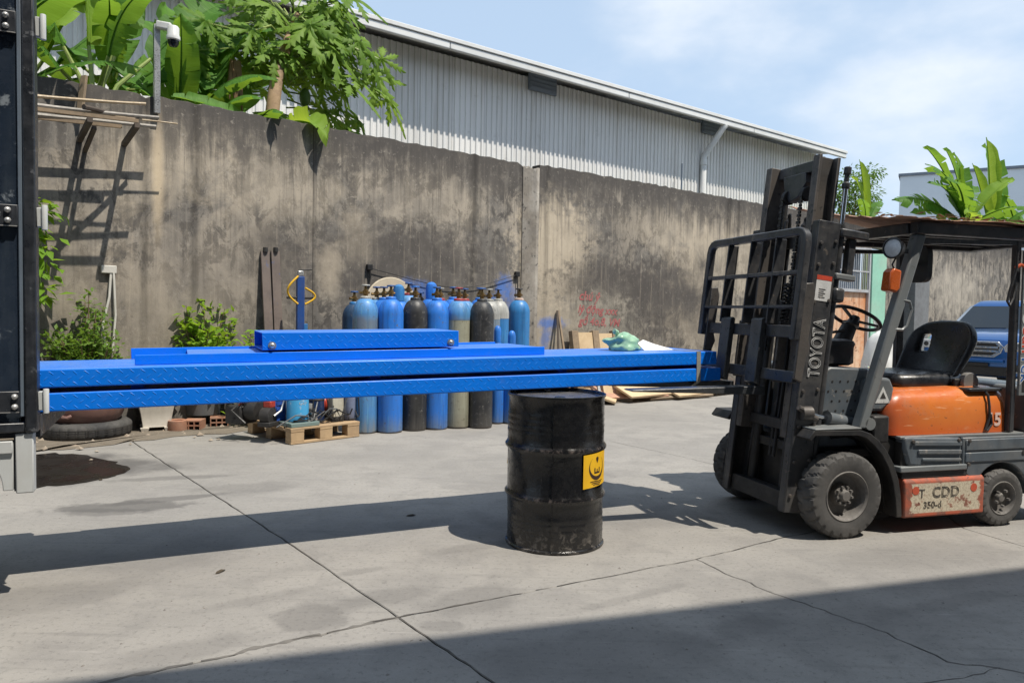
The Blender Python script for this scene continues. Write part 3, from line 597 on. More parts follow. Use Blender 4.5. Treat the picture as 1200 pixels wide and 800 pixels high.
from mathutils import noise as mnoise
for i, v in enumerate(b.v):
    v = Vector(v); rad = math.hypot(v.x, v.y)
    if rad > 0.2:
        d = 0.006 * mnoise.noise(Vector((v.x * 5, v.y * 5, v.z * 4))) + 0.003 * mnoise.noise(Vector((v.x * 14, v.y * 14, v.z * 9 + 4)))
        an = math.atan2(v.y, v.x); d -= 0.014 * math.exp(-((an - 0.95) / 0.22) ** 2 - ((v.z - 0.74) / 0.10) ** 2) + 0.016 * math.exp(-((an + 0.85) / 0.16) ** 2 - ((v.z - 0.48) / 0.07) ** 2)
        k = (rad + d) / rad; b.v[i] = (v.x * k, v.y * k, v.z)
b.build('drum_body', M_DRUM, dr, sharp=50)
MB().bar((rr_ * math.cos(-0.05), rr_ * math.sin(-0.05), 0.02), (rr_ * math.cos(-0.05), rr_ * math.sin(-0.05), 0.905), 0.004, 0.008, up=(1, 0, 0)).build('weld_seam', M_DRUM, dr)
MB().lathe([(rr_-.012, 0.9062), (0.001, 0.9052)], 48, cap=False).build('drum_lid', surf('dusty drum lid', (0.05, 0.05, 0.052), (0.11, 0.105, 0.10), 6, 0.35, dust=(0.16, 0.15, 0.14), dust_amt=0.6), dr)
for x, y, r_ in ((0.19, 0.02, 0.033), (-0.18, -0.06, 0.02)): MB().lathe([(r_, 0.904), (r_, 0.917), (r_*.8, 0.921), (0.001, 0.921)], 16, (x, y, 0)).build('bung', M_DRUM, dr)
LAB = R(55); LZ = 0.49            # the label faces right of the camera
def cyl_pt(u, v, off): a = LAB + u / rr_; r_ = rr_ + off; return (r_ * math.cos(a), r_ * math.sin(a), LZ + v)
def strip(b, c1, c2, off):
    k = len(c1); b.add([cyl_pt(u, v, off) for u, v in c1] + [cyl_pt(u, v, off) for u, v in c2], [(i, i+1, k+i+1, k+i) for i in range(k - 1)])
lb = MB(); N_ = 12
strip(lb, [(-0.115 + 0.23 * i / N_, -0.105 + 0.010 * i / N_) for i in range(N_ + 1)], [(-0.115 + 0.23 * i / N_, 0.095 + 0.010 * i / N_) for i in range(N_ + 1)], 0.0062)
lab = lb.build('label', M_YEL, dr, fix=False)
lg = MB(); q = [R(-232 + 284 * i / 40) for i in range(41)]
def cres(a): th = 0.018 * max(0, math.sin((a - q[0]) / (q[-1] - q[0]) * PI)) ** 1.6; return th + 0.0012
cxl, czl = 0.0, 0.012
strip(lg, [(cxl + 0.074 * math.cos(a), czl + 0.074 * math.sin(a)) for a in q], [(cxl + (0.074 - cres(a)) * math.cos(a), czl + (0.074 - cres(a)) * math.sin(a) + cres(a) * 0.25) for a in q], 0.0070)
for i, (hw, zz) in enumerate(((0.062, -0.072), (0.050, -0.082), (0.036, -0.092))):
    strip(lg, [(-hw + 2*hw*j/8, zz + 0.002*math.sin(j*0.8)) for j in range(9)], [(-hw + 2*hw*j/8, zz + 0.0055 + 0.002*math.sin(j*0.8)) for j in range(9)], 0.0070)
for u0, u1, v0, v1 in ((-0.028,-0.018,-0.022,0.012), (-0.005,0.005,-0.022,0.004), (0.018,0.028,-0.022,0.012), (-0.018,-0.005,-0.022,-0.012), (0.005,0.018,-0.022,-0.012)):
    strip(lg, [(u0, v0), (u1, v0)], [(u0, v1), (u1, v1)], 0.0071)
dp = [(-90 + 30 * j) for j in range(13)]
lft = [(-0.013 * math.sin(PI * (j / 8) ** 0.55), 0.078 - 0.040 * j / 8) for j in range(9)]
strip(lg, lft, [(-u, v) for u, v in lft], 0.0070)
lg.build('label_print', M_INK, dr, fix=False)
LAB2 = R(88); 
b = MB(); LABs = LAB; LAB = LAB2; strip(b, [(0.0, -0.02), (0.012, -0.02)], [(0.0, 0.02), (0.012, 0.02)], 0.0062); b.build('small_label', M_YEL, dr, fix=False); LAB = R(-78)
b = MB(); strip(b, [(0.0, 0.0), (0.02, 0.0)], [(0.008, 0.035), (0.012, 0.035)], 0.0062); b.build('small_label', M_YEL, dr, fix=False); LAB = LABs
dr.rotation_mode = 'XYZ'

# ------------------------------------------------------------------ truck at the left edge
M_NAVY = surf('dark navy truck paint', (0.012, 0.020, 0.034), (0.020, 0.030, 0.048), 4, 0.28, wear=(0.22, 0.25, 0.28), wear_amt=0.35, wear_sc=7, streak=(0.06, 0.075, 0.09), streak_amt=0.6)
M_TBLK = surf('scuffed black steel', (0.014, 0.016, 0.020), (0.035, 0.038, 0.045), 7, 0.38, wear=(0.15, 0.155, 0.165), wear_amt=0.15, wear_sc=22, streak=(0.09, 0.10, 0.115), streak_amt=0.5)
M_TGRY = surf('light grey chassis paint', (0.56, 0.58, 0.58), (0.48, 0.50, 0.495), 4, 0.5, streak=(0.26, 0.255, 0.24), streak_amt=0.5, dust=(0.33, 0.31, 0.27), dust_amt=0.4)
M_TYRE = surf('dusty tyre rubber', (0.030, 0.030, 0.031), (0.055, 0.053, 0.050), 9, 0.85, dust=(0.13, 0.122, 0.112), dust_amt=0.5, bump=0.3)
tk_ = thing('flatbed_truck', 'dark navy steel side panel and grey underframe of a truck at the far left edge', 'truck', loc=BL, rz=math.atan2(bu.y, bu.x))
MB().box(-4.6, -0.096, -0.125, -0.085, -0.03, 2.0).build('side_panel', M_NAVY, tk_)
MB().box(-0.078, -0.028, -0.15, -0.06, -0.075, 2.06).build('corner_post', M_TBLK, tk_, bev=0.008)
MB().box(-0.098, -0.079, -0.14, -0.126, 0.0, 2.0).build('panel_bead', surf('pale blue bead', (0.16, 0.20, 0.25), None, 5, 0.4), tk_, bev=0.004)
MB().box(-4.6, -0.079, -0.145, -0.062, -0.072, -0.028).build('bottom_rail', M_TBLK, tk_, bev=0.006)
MB().box(-4.6, -0.079, -0.147, -0.064, 2.0, 2.06).build('top_rail', M_TBLK, tk_, bev=0.006)
M_RIV = surf('bright bolt steel', (0.58, 0.57, 0.55), None, 30, 0.4, 0.5)
for z0 in (0.020, 0.875, 1.745):
    hb = MB().box(-0.6, -0.097, -0.150, -0.127, z0, z0 + 0.10).build('hinge_strap', M_TBLK, tk_, bev=0.004)
    for dz in (0.028, 0.075): MB().lathe([(0.0001, -0.016), (0.009, -0.014), (0.013, -0.006), (0.014, 0)], 12, (-0.136 + (0.02 if z0 < 0.1 else 0), -0.150, z0 + dz), 'y').build('bolt', M_RIV, hb, sharp=60)
    MB().bar((-0.6, -0.149, z0 + 0.003), (-0.099, -0.149, z0 + 0.003), 0.006, 0.004).build('strap_edge', M_RIV, hb)
    hk = MB().box(-0.027, 0.010, -0.135, -0.105, z0 + 0.005, z0 + 0.095).build('hinge', M_TGRY, tk_, bev=0.004)
    MB().lathe([(0.011, -0.012), (0.0125, -0.01), (0.0125, 0.10), (0.011, 0.103)], 12, (0.006, -0.137, z0 + 0.004)).build('hinge_pin', M_TGRY, hk)
MB().box(-4.6, -0.03, -0.058, 0.80, -0.11, -0.006).build('bed_floor', M_TBLK, tk_)
MB().box(-4.66, -4.602, -0.15, 0.80, -0.11, 2.0).build('front_board', M_NAVY, tk_)
pf = MB().box(-0.118, -0.046, -0.135, -0.066, -0.36, -0.078); pf.build('rear_leg', M_TGRY, tk_, bev=0.006)
MB().box(-0.126, -0.120, -0.12, -0.07, -0.35, -0.079).build('leg_gap', M_TBLK, tk_)
poly = [(-0.60, -0.113), (-0.60, -0.345)] + [(-0.225 + 0.055 * math.cos(a), -0.345 + 0.12 * math.sin(a)) for a in [PI - PI * i / 12 for i in range(13)]] + [(-0.128, -0.345), (-0.128, -0.113)]
MB().prism(poly, -0.125, -0.085, 'y').build('guard_plate', M_TGRY, tk_, bev=0.004, sharp=25)
MB().box(-0.60, -0.128, -0.138, -0.126, -0.17, -0.112).build('guard_rail', M_TGRY, tk_, bev=0.004)
MB().box(-4.9, -0.7, 0.35, 0.47, -0.32, -0.112).build('chassis_rail', M_TBLK, tk_); MB().box(-4.9, -0.7, 0.62, 0.74, -0.32, -0.112).build('chassis_rail', M_TBLK, tk_)
wh_b = MB().lathe([(0.2, -0.10), (0.40, -0.12), (0.435, -0.09), (0.435, 0.09), (0.40, 0.12), (0.2, 0.10)], 36, (0, 0, 0), 'y', cap=False)
wme = wh_b.mesh('wheel', M_TYRE); rme = MB().lathe([(0.001, -0.06), (0.1, -0.07), (0.12, 0.0), (0.215, -0.02), (0.22, -0.11)], 24, (0, 0, 0), 'y').mesh('rim', M_TGRY)
for x, y in ((-1.6, 0.15), (-1.6, 0.95), (-4.2, 0.15), (-4.2, 0.95)):
    w_ = put('wheel', wme, tk_); w_.location = (x, y, 0.435 - BL.z); put('rim', rme, w_)
MB().bar((-1.6, 0.15, 0.435 - BL.z), (-1.6, 0.95, 0.435 - BL.z), 0.12, 0.12).build('axle', M_TBLK, tk_); MB().bar((-4.2, 0.15, 0.435 - BL.z), (-4.2, 0.95, 0.435 - BL.z), 0.12, 0.12).build('axle', M_TBLK, tk_)
for x in (-1.6, -4.2):
    for y in (0.41, 0.68): MB().box(x - 0.3, x + 0.3, y - 0.04, y + 0.04, 0.435 - BL.z - 0.02, -0.318).build('spring', M_TBLK, tk_)
# ------------------------------------------------------------------ forklift (x to the rear, y to its far side)
M_FBLK = surf('worn black mast steel', (0.018, 0.020, 0.025), (0.042, 0.043, 0.046), 8, 0.40, wear=(0.17, 0.14, 0.115), wear_amt=0.12, wear_sc=16, streak=(0.085, 0.075, 0.068), streak_amt=0.5, dust=(0.12, 0.112, 0.104), dust_amt=0.5, bump=0.12)
M_FWORN = surf('scuffed bare mast steel', (0.115, 0.100, 0.088), (0.06, 0.056, 0.054), 9, 0.55, 0.2, wear=(0.018, 0.018, 0.02), wear_amt=0.4, wear_sc=15, bump=0.15)
M_FGRY = surf('blue grey machine paint', (0.105, 0.128, 0.150), (0.080, 0.098, 0.116), 5, 0.42, wear=(0.30, 0.27, 0.235), wear_amt=0.22, wear_sc=15, streak=(0.05, 0.05, 0.05), streak_amt=0.4, dust=(0.22, 0.205, 0.185), dust_amt=0.5)
M_FPIL = surf('grey pillar paint', (0.185, 0.20, 0.205), (0.15, 0.162, 0.168), 6, 0.45, wear=(0.06, 0.055, 0.05), wear_amt=0.1, wear_sc=20, dust=(0.26, 0.24, 0.21), dust_amt=0.3)
M_FDRK = surf('oily dark chassis', (0.012, 0.012, 0.013), (0.03, 0.028, 0.026), 8, 0.6, dust=(0.07, 0.062, 0.055), dust_amt=0.4, bump=0.2)
def orange_mat():
    t = NT('faded orange hood paint'); v = t.coord(rnd=False); a = t.noise(v, 2.5, 5); s_ = t.noise(v, 26, 8, 0.7, 0.4); sv = t.node('ShaderNodeMapping', {'Vector': v, 'Rotation': (0, 0.5, 0), 'Scale': (5, 5, 40)}).outputs[0]; k = t.noise(sv, 1.2, 5, 0.6)
    x, y, z = t.sep(v)
    col = t.mix(t.rng(a, 0.35, 0.65), (0.66, 0.19, 0.034), (0.56, 0.135, 0.030))
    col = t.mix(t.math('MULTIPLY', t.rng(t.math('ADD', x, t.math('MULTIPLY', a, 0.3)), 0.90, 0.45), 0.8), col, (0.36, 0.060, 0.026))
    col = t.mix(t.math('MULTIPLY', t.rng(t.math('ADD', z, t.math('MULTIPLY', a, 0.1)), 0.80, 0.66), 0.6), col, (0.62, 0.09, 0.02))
    col = t.mix(t.rng(s_, 0.62, 0.68, 0, 0.85), col, (0.14, 0.065, 0.04)); col = t.mix(t.rng(k, 0.60, 0.70, 0, 0.55), col, (0.74, 0.40, 0.22)); col = t.mix(t.rng(t.noise(v, 6, 8, 0.7), 0.52, 0.70, 0, 0.30), col, (0.36, 0.24, 0.16))
    t.set(Base_Color=col, Roughness=t.rng(s_, 0.3, 0.7, 0.26, 0.5)); t.b.inputs['Coat Weight'].default_value = 0.25; return t.m
M_ORG = orange_mat()
M_SEAT = surf('black seat vinyl', (0.010, 0.012, 0.016), (0.018, 0.020, 0.025), 6, 0.36, dust=(0.09, 0.09, 0.09), dust_amt=0.25, bump=0.1, bump_sc=150)
M_PLAS = surf('black moulded plastic', (0.013, 0.013, 0.015), (0.024, 0.024, 0.026), 10, 0.45, dust=(0.10, 0.095, 0.09), dust_amt=0.3)
M_RIMG = surf('dusty grey wheel rim', (0.15, 0.14, 0.13), (0.09, 0.085, 0.08), 12, 0.75, dust=(0.24, 0.22, 0.20), dust_amt=0.5, bump=0.2)
M_RUB = surf('dusty solid rubber', (0.048, 0.047, 0.046), (0.075, 0.072, 0.069), 8, 0.85, dust=(0.155, 0.145, 0.135), dust_amt=0.6, bump=0.25)
M_WHT = surf('white lettering', (0.70, 0.70, 0.69), (0.55, 0.55, 0.54), 40, 0.6, wear=(0.03, 0.03, 0.03), wear_amt=0.15, wear_sc=60)
M_CHR = surf('chromed rod', (0.62, 0.63, 0.65), None, 10, 0.14, 1.0)
fk = thing('forklift', 'worn orange and grey forklift with black mast lifting the blue platforms', 'forklift', MF)

def tyre(r, w, rin, lugs, depth=0.014):
    steps = lugs * 7; prof = [(-w/2+.006, rin, 0), (-w/2, rin+.03, 0), (-w/2, r-.045, .0), (-w/2+.004, r-.020, 1), (-w/2+.02, r-.004, 1), (-w*.25, r, 1), (-0.004, r+.001, .35), (.004, r+.001, .35), (w*.25, r, 1), (w/2-.02, r-.004, 1), (w/2-.004, r-.020, 1), (w/2, r-.045, 0), (w/2, rin+.03, 0), (w/2-.006, rin, 0)]
    rings = []
    for i in range(steps):
        ring = []
        for y, rr, k in prof:
            ph = (i / 7 + (abs(y) / w) * 1.1 + (0.5 if y > 0 else 0)) % 1.0
            gr = k * depth if ph < 0.2 else 0.0
            if k and rr < r - .01 and ph < 0.17: gr *= 1.3
            a = 2 * PI * i / steps
            ring.append(((rr - gr) * math.cos(a), y, (rr - gr) * math.sin(a)))
        rings.append(ring)
    b = MB(); n = len(prof); vs = [p for q in rings for p in q]
    b.add(vs, [(i*n+j, i*n+j+1, ((i+1) % steps)*n+j+1, ((i+1) % steps)*n+j) for i in range(steps) for j in range(n - 1)])
    return b.mesh('tyre', M_RUB, sharp=28)
def wheel(name_loc, r, w, rin, tme, rme, hme, bme, nb, br, flip):
    o = bpy.data.objects.new('wheel', tme); COL.objects.link(o); o.parent = fk; o.location = name_loc; o.rotation_euler = (0, 0.2, PI if flip else 0)
    put('rim', rme, o); put('hub', hme, o)
    for i in range(nb):
        q = put('wheel_bolt', bme, o); a = 2 * PI * i / nb; q.location = (br * math.cos(a), -0.055 if w < .15 else -0.05, br * math.sin(a))
bolt = MB().lathe([(0.001, -0.016), (0.009, -0.016), (0.010, 0.004)], 6, (0, 0, 0), 'y').mesh('wheel_bolt', M_RIMG)
fw_, fr_ = 0.175, 0.278
tF = tyre(fr_, fw_, 0.165, 22); 
rF = MB().lathe([(0.168, -fw_/2+.010), (0.158, -fw_/2+.002), (0.146, -fw_/2+.012), (0.138, -0.035), (0.130, -0.012), (0.075, -0.004), (0.001, -0.004)], 40, (0, 0, 0), 'y', cap=False).mesh('rim', M_RIMG)
hF = MB().lathe([(0.001, -0.078), (0.030, -0.076), (0.036, -0.066), (0.042, -0.05), (0.066, -0.046), (0.072, -0.03), (0.074, -0.004)], 28, (0, 0, 0), 'y').mesh('hub', M_RIMG)
wheel((0, 0.0875, fr_ - 0.002), fr_, fw_, .165, tF, rF, hF, bolt, 9, 0.056, False); wheel((0, 1.085, fr_ - 0.002), fr_, fw_, .165, tF, rF, hF, bolt, 9, 0.056, True)
rw_, rr2 = 0.135, 0.197
tR = tyre(rr2, rw_, 0.118, 20, 0.012)
rR = MB().lathe([(0.121, -rw_/2+.008), (0.113, -rw_/2+.002), (0.104, -rw_/2+.012), (0.098, -0.025), (0.060, -0.012), (0.001, -0.012)], 36, (0, 0, 0), 'y', cap=False).mesh('rim', M_RIMG)
hR = MB().lathe([(0.001, -0.060), (0.024, -0.058), (0.034, -0.045), (0.036, -0.012)], 24, (0, 0, 0), 'y').mesh('hub', M_RIMG)
wheel((1.29, 0.0775, rr2 - 0.002), rr2, rw_, .118, tR, rR, hR, bolt, 5, 0.055, False); wheel((1.29, 0.9925, rr2 - 0.002), rr2, rw_, .118, tR, rR, hR, bolt, 5, 0.055, True)
MB().tube([(0, 0.15, fr_), (0, 1.03, fr_)], 0.075, 14).build('front_axle', M_FDRK, fk); MB().box(1.22, 1.36, 0.13, 0.94, 0.15, 0.26).build('rear_axle', M_FDRK, fk, bev=0.01)
# chassis block, front fenders, floor, step
MB().box(-0.17, 1.02, 0.22, 0.85, 0.13, 0.60).build('chassis', M_FDRK, fk, bev=0.01)
for y0, y1 in ((0.012, 0.24), (0.93, 1.160)):
    outer = [(-0.30, 0.655), (-0.26, 0.705), (0.09, 0.700), (0.17, 0.675), (0.24, 0.625), (0.30, 0.56), (0.36, 0.47), (0.405, 0.36), (0.43, 0.24), (0.44, 0.115)]
    inner = [(0.40, 0.115), (0.385, 0.24), (0.36, 0.35), (0.32, 0.45), (0.265, 0.535), (0.20, 0.60), (0.14, 0.645), (0.08, 0.665), (-0.25, 0.672), (-0.28, 0.64)]
    b = MB(); b.prism(outer + inner, y0, y1); b.build('fender', M_FDRK, fk, bev=0.004, sharp=40)
    yy = y0 + 0.10 if y0 < 0.5 else y1 - 0.12
    b = MB().prism([(-0.02, 0.66), (0.08, 0.664), (0.2, 0.60), (0.30, 0.48), (0.36, 0.34), (0.39, 0.13), (0.43, 0.13), (0.46, 0.6), (0.3, 0.66)], yy, yy + 0.012); b.build('fender_skirt', M_FDRK, fk)
MB().box(-0.255, 0.095, 0.010, 0.245, 0.7065, 0.716).build('fender_cap', M_FPIL, fk, bev=0.003)
MB().box(0.12, 0.62, 0.14, 0.93, 0.50, 0.55).build('floor_plate', M_FDRK, fk)
MB().box(0.42, 0.97, 0.015, 0.22, 0.408, 0.445).build('step_plate', M_FPIL, fk, bev=0.006)
MB().box(0.445, 0.985, 0.03, 0.1, 0.366, 0.407).build('step_gap', M_FDRK, fk)
def step_mat():
    t = NT('worn red and white step paint'); v = t.coord(rnd=False); x, y, z = t.sep(v); s_ = t.noise(v, 20, 8, 0.72, 0.5); q = t.noise(v, 9, 6, 0.65, 0.4); g_ = t.noise(v, 70, 4, 0.6)
    red = t.mix(t.rng(q, 0.4, 0.65), (0.42, 0.095, 0.048), (0.20, 0.085, 0.06))
    wob = t.math('MULTIPLY', t.math('SUBTRACT', q, 0.5), 0.22)
    inx = t.math('MULTIPLY', t.rng(t.math('ADD', x, wob), 0.52, 0.53), t.rng(t.math('ADD', x, wob), 1.09, 1.07)); inz = t.math('MULTIPLY', t.rng(z, 0.130, 0.138), t.rng(z, 0.335, 0.325))
    f = t.math('MULTIPLY', t.math('MULTIPLY', inx, inz), t.rng(t.math('ADD', t.math('MULTIPLY', s_, 0.5), t.math('MULTIPLY', q, 0.5)), 0.58, 0.54))
    col = t.mix(f, red, t.mix(t.rng(g_, 0.4, 0.7), (0.56, 0.50, 0.38), (0.38, 0.31, 0.23))); col = t.mix(t.rng(s_, 0.60, 0.65, 0, 0.85), col, (0.055, 0.045, 0.04))
    t.bump(s_, 0.25, 0.004); t.set(Base_Color=col, Roughness=0.75); return t.m
M_STEP = step_mat()
sbp = MB().prism([(0.012, 0.105), (0.012, 0.345), (0.035, 0.364), (0.20, 0.364), (0.20, 0.105)], 0.455, 1.125, 'x'); sbx = sbp.build('step_box', M_STEP, fk, bev=0.012, seg=3)
M_INKB = surf('worn black print', (0.05, 0.045, 0.042), None, 30, 0.7, wear=(0.45, 0.38, 0.29), wear_amt=0.9, wear_sc=30); FRT = Matrix.Rotation(PI/2, 4, 'X')
text_obj('step_lettering', 'T', 0.085, M_INKB, fk, Matrix.Translation((0.57, 0.0105, 0.235)) @ FRT, extrude=0.0008)
text_obj('step_lettering', 'CDD', 0.10, M_INKB, fk, Matrix.Translation((0.68, 0.0105, 0.235)) @ FRT, outline=0.0018, sp=1.05)
text_obj('step_lettering', '350-d', 0.062, M_INKB, fk, Matrix.Translation((0.61, 0.0105, 0.165)) @ FRT, outline=0.0012, sp=1.05)
for x, z in ((0.545, 0.285), (1.03, 0.285)):
    MB().lathe([(0.028, -0.0008), (0.028, 0.0008)], 18, (x, 0.0108, z), 'y').build('red_spot', surf('red spot', (0.55, 0.09, 0.04), None, 30, 0.7) if x < 0.6 else bpy.data.materials['red spot'], fk)
# side panels and counterweight
MB().box(0.455, 0.94, 0.055, 1.015, 0.42, 0.60).build('body_core', M_FDRK, fk)
def rounded(poly): return poly
for y0, y1, sg in ((0.030, 0.12, 1), (0.95, 1.04, -1)):
    pp = MB().prism([(0.50, 0.446), (0.935, 0.400), (0.935, 0.622), (0.455, 0.640), (0.46, 0.56)], y0, y1); pn = pp.build('side_panel', M_FGRY, fk, bev=0.018, seg=3)
    for j, zz in enumerate((0.475, 0.528, 0.585)):
        yq = y0 - 0.004 if sg > 0 else y1 + 0.004
        MB().bar((0.60 - j*0.035, yq, zz + 0.012), (0.925, yq, zz), 0.014, 0.030 if j else 0.02, up=(0, 0, 1)).build('panel_rib', M_FGRY, pn, bev=0.005)
arch = [(1.29 + 0.245 * math.cos(a), 0.195 + 0.245 * math.sin(a)) for a in [R(168) - R(156) * i / 16 for i in range(17)]]
cwp = [(0.943, 0.40), (0.943, 0.622), (1.95, 0.622), (1.98, 0.50), (1.97, 0.20), (1.54, 0.20)] + arch[::-1] + [(1.04, 0.33)]
cw = MB().prism(cwp, 0.032, 1.038).build('counterweight', M_FGRY, fk, bev=0.012, sharp=30, seg=2)
for y0 in (0.024, 1.032):
    for zz, hh in ((0.570, 0.075), (0.486, 0.066)):
        MB().box(0.965, 1.90, y0, y0 + 0.014, zz - hh / 2, zz + hh / 2).build('counterweight_rib', M_FGRY, cw, bev=0.006)
MB().box(1.56, 1.96, 0.07, 1.0, 0.624, 0.95).build('counterweight_top', M_FGRY, fk, bev=0.03, seg=3)
MB().lathe([(0.016, -0.002), (0.016, 0.004)], 14, (1.47, 0.022, 0.505), 'y').build('plug', M_FDRK, cw)
MB().box(0.44, 1.50, 0.05, 1.02, 0.6225, 0.640).build('hood_rim', M_FPIL, fk, bev=0.004)
# hood
def rrect(x0, x1, y0, y1, r, z, n=6, slope=0.0):
    out = []
    for cx, cy, a0 in ((x1-r, y0+r, -PI/2), (x1-r, y1-r, 0), (x0+r, y1-r, PI/2), (x0+r, y0+r, PI)):
        for i in range(n + 1):
            a = a0 + PI/2*i/n; X = cx + r*math.cos(a); out.append((X, cy + r*math.sin(a), z + slope * (X - x0)))
    return out
hl = [(0.642, 0.0, .0), (0.76, 0.004, .0), (0.84, 0.016, .01), (0.885, 0.040, .016), (0.912, 0.075, .02), (0.930, 0.125, .02), (0.938, 0.19, .02)]
MB().loft([rrect(0.36 + i*0.9, 1.435 - i*.45, 0.085 + i*.8, 0.985 - i*.8, max(0.06, 0.10 - i*.1), z, 8, s_) for z, i, s_ in hl]).build('hood', M_ORG, fk, sharp=50)
text_obj('hood_number', '15', 0.125, surf('faded white number', (0.72, 0.45, 0.36), (0.74, 0.60, 0.53), 30, 0.6), fk, Matrix.Translation((1.205, 0.083, 0.69)) @ Matrix.Rotation(PI/2, 4, 'X'), extrude=0.0008, bold=0.004, sp=0.95)
MB().loft([rrect(1.05, 1.36, 0.10, 0.34, 0.03, z, 5) for z in (0.925, 0.945)]).build('hood_pad', M_PLAS, fk, bev=0.004)
sb = MB().tube([(1.20, 0.2, 0.95), (1.205, 0.12, 0.935), (1.21, 0.092, 0.90), (1.212, 0.080, 0.83), (1.215, 0.077, 0.76), (1.19, 0.076, 0.685), (1.18, 0.076, 0.665), (1.20, 0.076, 0.66), (1.235, 0.076, 0.70), (1.222, 0.076, 0.77)], 0.009, 7); sb.build('hanging_strap', M_PLAS, fk)
# seat
sc_ = MB().loft([[(0.62 + dx + (0.62 - 2*dx) * u, 0.28 + dy + (0.56 - 2*dy) * v_, z + 0.02 * math.cos((v_-.5)*4)) for u, v_ in ((0.06,0),(0.94,0),(1,.06),(1,.94),(.94,1),(.06,1),(0,.92),(0,.08))] for z, dx, dy in ((0.935, .02, .02), (0.95, 0, 0), (1.0, 0, 0), (1.035, .02, .02), (1.045, .08, .07))]); sc_.build('seat_cushion', M_SEAT, fk, bev=0.018, seg=3, sharp=60)
MB().box(0.70, 1.24, 0.32, 0.80, 0.925, 0.94).build('seat_base', M_PLAS, fk)
def seat_back():
    b = MB(); NU, NV = 26, 16; rows = []
    for side in (0, 1):
        for j in range(NV + 1):
            v_ = j / NV; z = 1.0 + 0.41 * v_; row = []
            hw = 0.30 * (1 - 0.10 * (1 - v_) ** 2 - 0.16 * max(0, v_ - 0.72) ** 1.5 * 6)
            for i in range(NU + 1):
                u = -1 + 2 * i / NU; y = 0.56 + hw * u
                zz = z - 0.05 * abs(u) ** 4 * v_ * 1.6 + 0.0
                wrap = 0.13 * abs(u) ** 2.6 * (1 - 0.55 * v_)
                x = 1.22 + 0.11 * v_ - wrap + (0.0 if side == 0 else 0.055 + 0.02 * math.sin(PI * v_))
                if side == 0: x += 0.035 * (1 - (2*v_-1)**2) * (1 - u*u)
                row.append((x, y, zz))
            rows.append(row)
    k = NU + 1; n1 = (NV + 1) * k; vs = [p for r in rows for p in r]; fs = []
    hole = lambda i, j: 19 <= i <= 21 and 7 <= j <= 11
    for j in range(NV):
        for i in range(NU):
            a = j*k+i
            if hole(i, j): continue
            fs.append((a, a+1, a+k+1, a+k)); fs.append((n1+a, n1+a+k, n1+a+k+1, n1+a+1))
    for i in range(NU): fs.append((i, n1+i, n1+i+1, i+1)); t_ = NV*k+i; fs.append((t_, t_+1, n1+t_+1, n1+t_))
    for j in range(NV): a = j*k; fs.append((a, a+k, n1+a+k, n1+a)); a = j*k+NU; fs.append((a, n1+a, n1+a+k, a+k))
    for i in range(19, 22):
        for j, jj in ((7, 0), (12, 0)): a = j*k+i; fs.append((a, a+1, n1+a+1, n1+a))
    for j in range(7, 12):
        for i in (19, 22): a = j*k+i; fs.append((a, a+k, n1+a+k, n1+a))
    b.add(vs, fs); return b
so_ = seat_back().build('seat_back', M_SEAT, fk, bev=0, sharp=70); md = so_.modifiers.new('smooth', 'SUBSURF'); md.levels = 1; md.render_levels = 1
MB().lathe([(0.02, -0.03), (0.065, -0.03), (0.07, -0.02), (0.07, 0.012), (0.02, 0.012)], 24, (1.20, 0.25, 0.975), 'y').build('seat_recliner', surf('grey recliner cover', (0.20, 0.19, 0.175), (0.14, 0.135, 0.13), 12, 0.6), fk)
MB().box(1.08, 1.16, 0.245, 0.275, 0.93, 1.0).build('seat_bracket', M_FDRK, fk, bev=0.008)
# cowl, dash, steering
cwl = MB().prism([(-0.09, 0.56), (-0.06, 0.98), (-0.03, 1.075), (0.0, 1.09), (0.30, 1.078), (0.335, 0.90), (0.30, 0.56)], 0.20, 0.88).build('cowl', M_FGRY, fk, bev=0.012)
hb = MB(); rr = random.Random(8)
for i in range(5):
    for j in range(4): hb.lathe([(0.008, -0.0008), (0.008, 0.003)], 8, (-0.015 + i*0.062 + (j % 2)*0.03, 0.199, 0.80 + j*0.065), 'y')
hb.build('cowl_holes', M_FDRK, fk)
MB().box(0.10, 0.27, 0.1975, 0.21, 0.62, 0.72).build('cowl_opening', M_FDRK, fk)
MB().loft([rrect(-0.05 + i, 0.27 - i, 0.28 + i, 0.55 - i, 0.045, z, 6) for z, i in ((1.093, 0.02), (1.11, 0.0), (1.215, 0.0), (1.24, -0.006), (1.26, 0.002), (1.272, 0.03))]).build('gauge_box', M_PLAS, fk, sharp=40)
MB().tube([(0.22, 0.50, 1.02), (0.37, 0.52, 1.28)], [0.045, 0.04], 12).build('steering_column', M_PLAS, fk)
MB().tube([(0.33, 0.515, 1.22), (0.41, 0.525, 1.355)], [0.065, 0.052], 14).build('column_shroud', M_PLAS, fk)
ax = Vector((0.48, 0.06, 0.87)).normalized(); cx = Vector((0.455, 0.52, 1.415)); ua = ax.orthogonal().normalized(); va_ = ax.cross(ua)
ring = [cx + (ua * math.cos(2*PI*i/40) + va_ * math.sin(2*PI*i/40)) * 0.172 for i in range(40)]
b = MB(); rings = []
for i, p in enumerate(ring):
    rad = (p - cx).normalized(); rings.append([p + (rad * math.cos(2*PI*k/8) + ax * math.sin(2*PI*k/8)) * 0.0135 for k in range(8)])
b.loft(rings, closed=True); sw = b.build('steering_wheel', M_PLAS, fk)
for i in (4, 17, 31): MB().bar(cx - ax*0.02, ring[i], 0.022, 0.012, up=ax).build('spoke', M_PLAS, sw)
MB().tube([cx - ax*0.06, cx + ax*0.012], [0.05, 0.03], 14).build('hub', M_PLAS, sw)
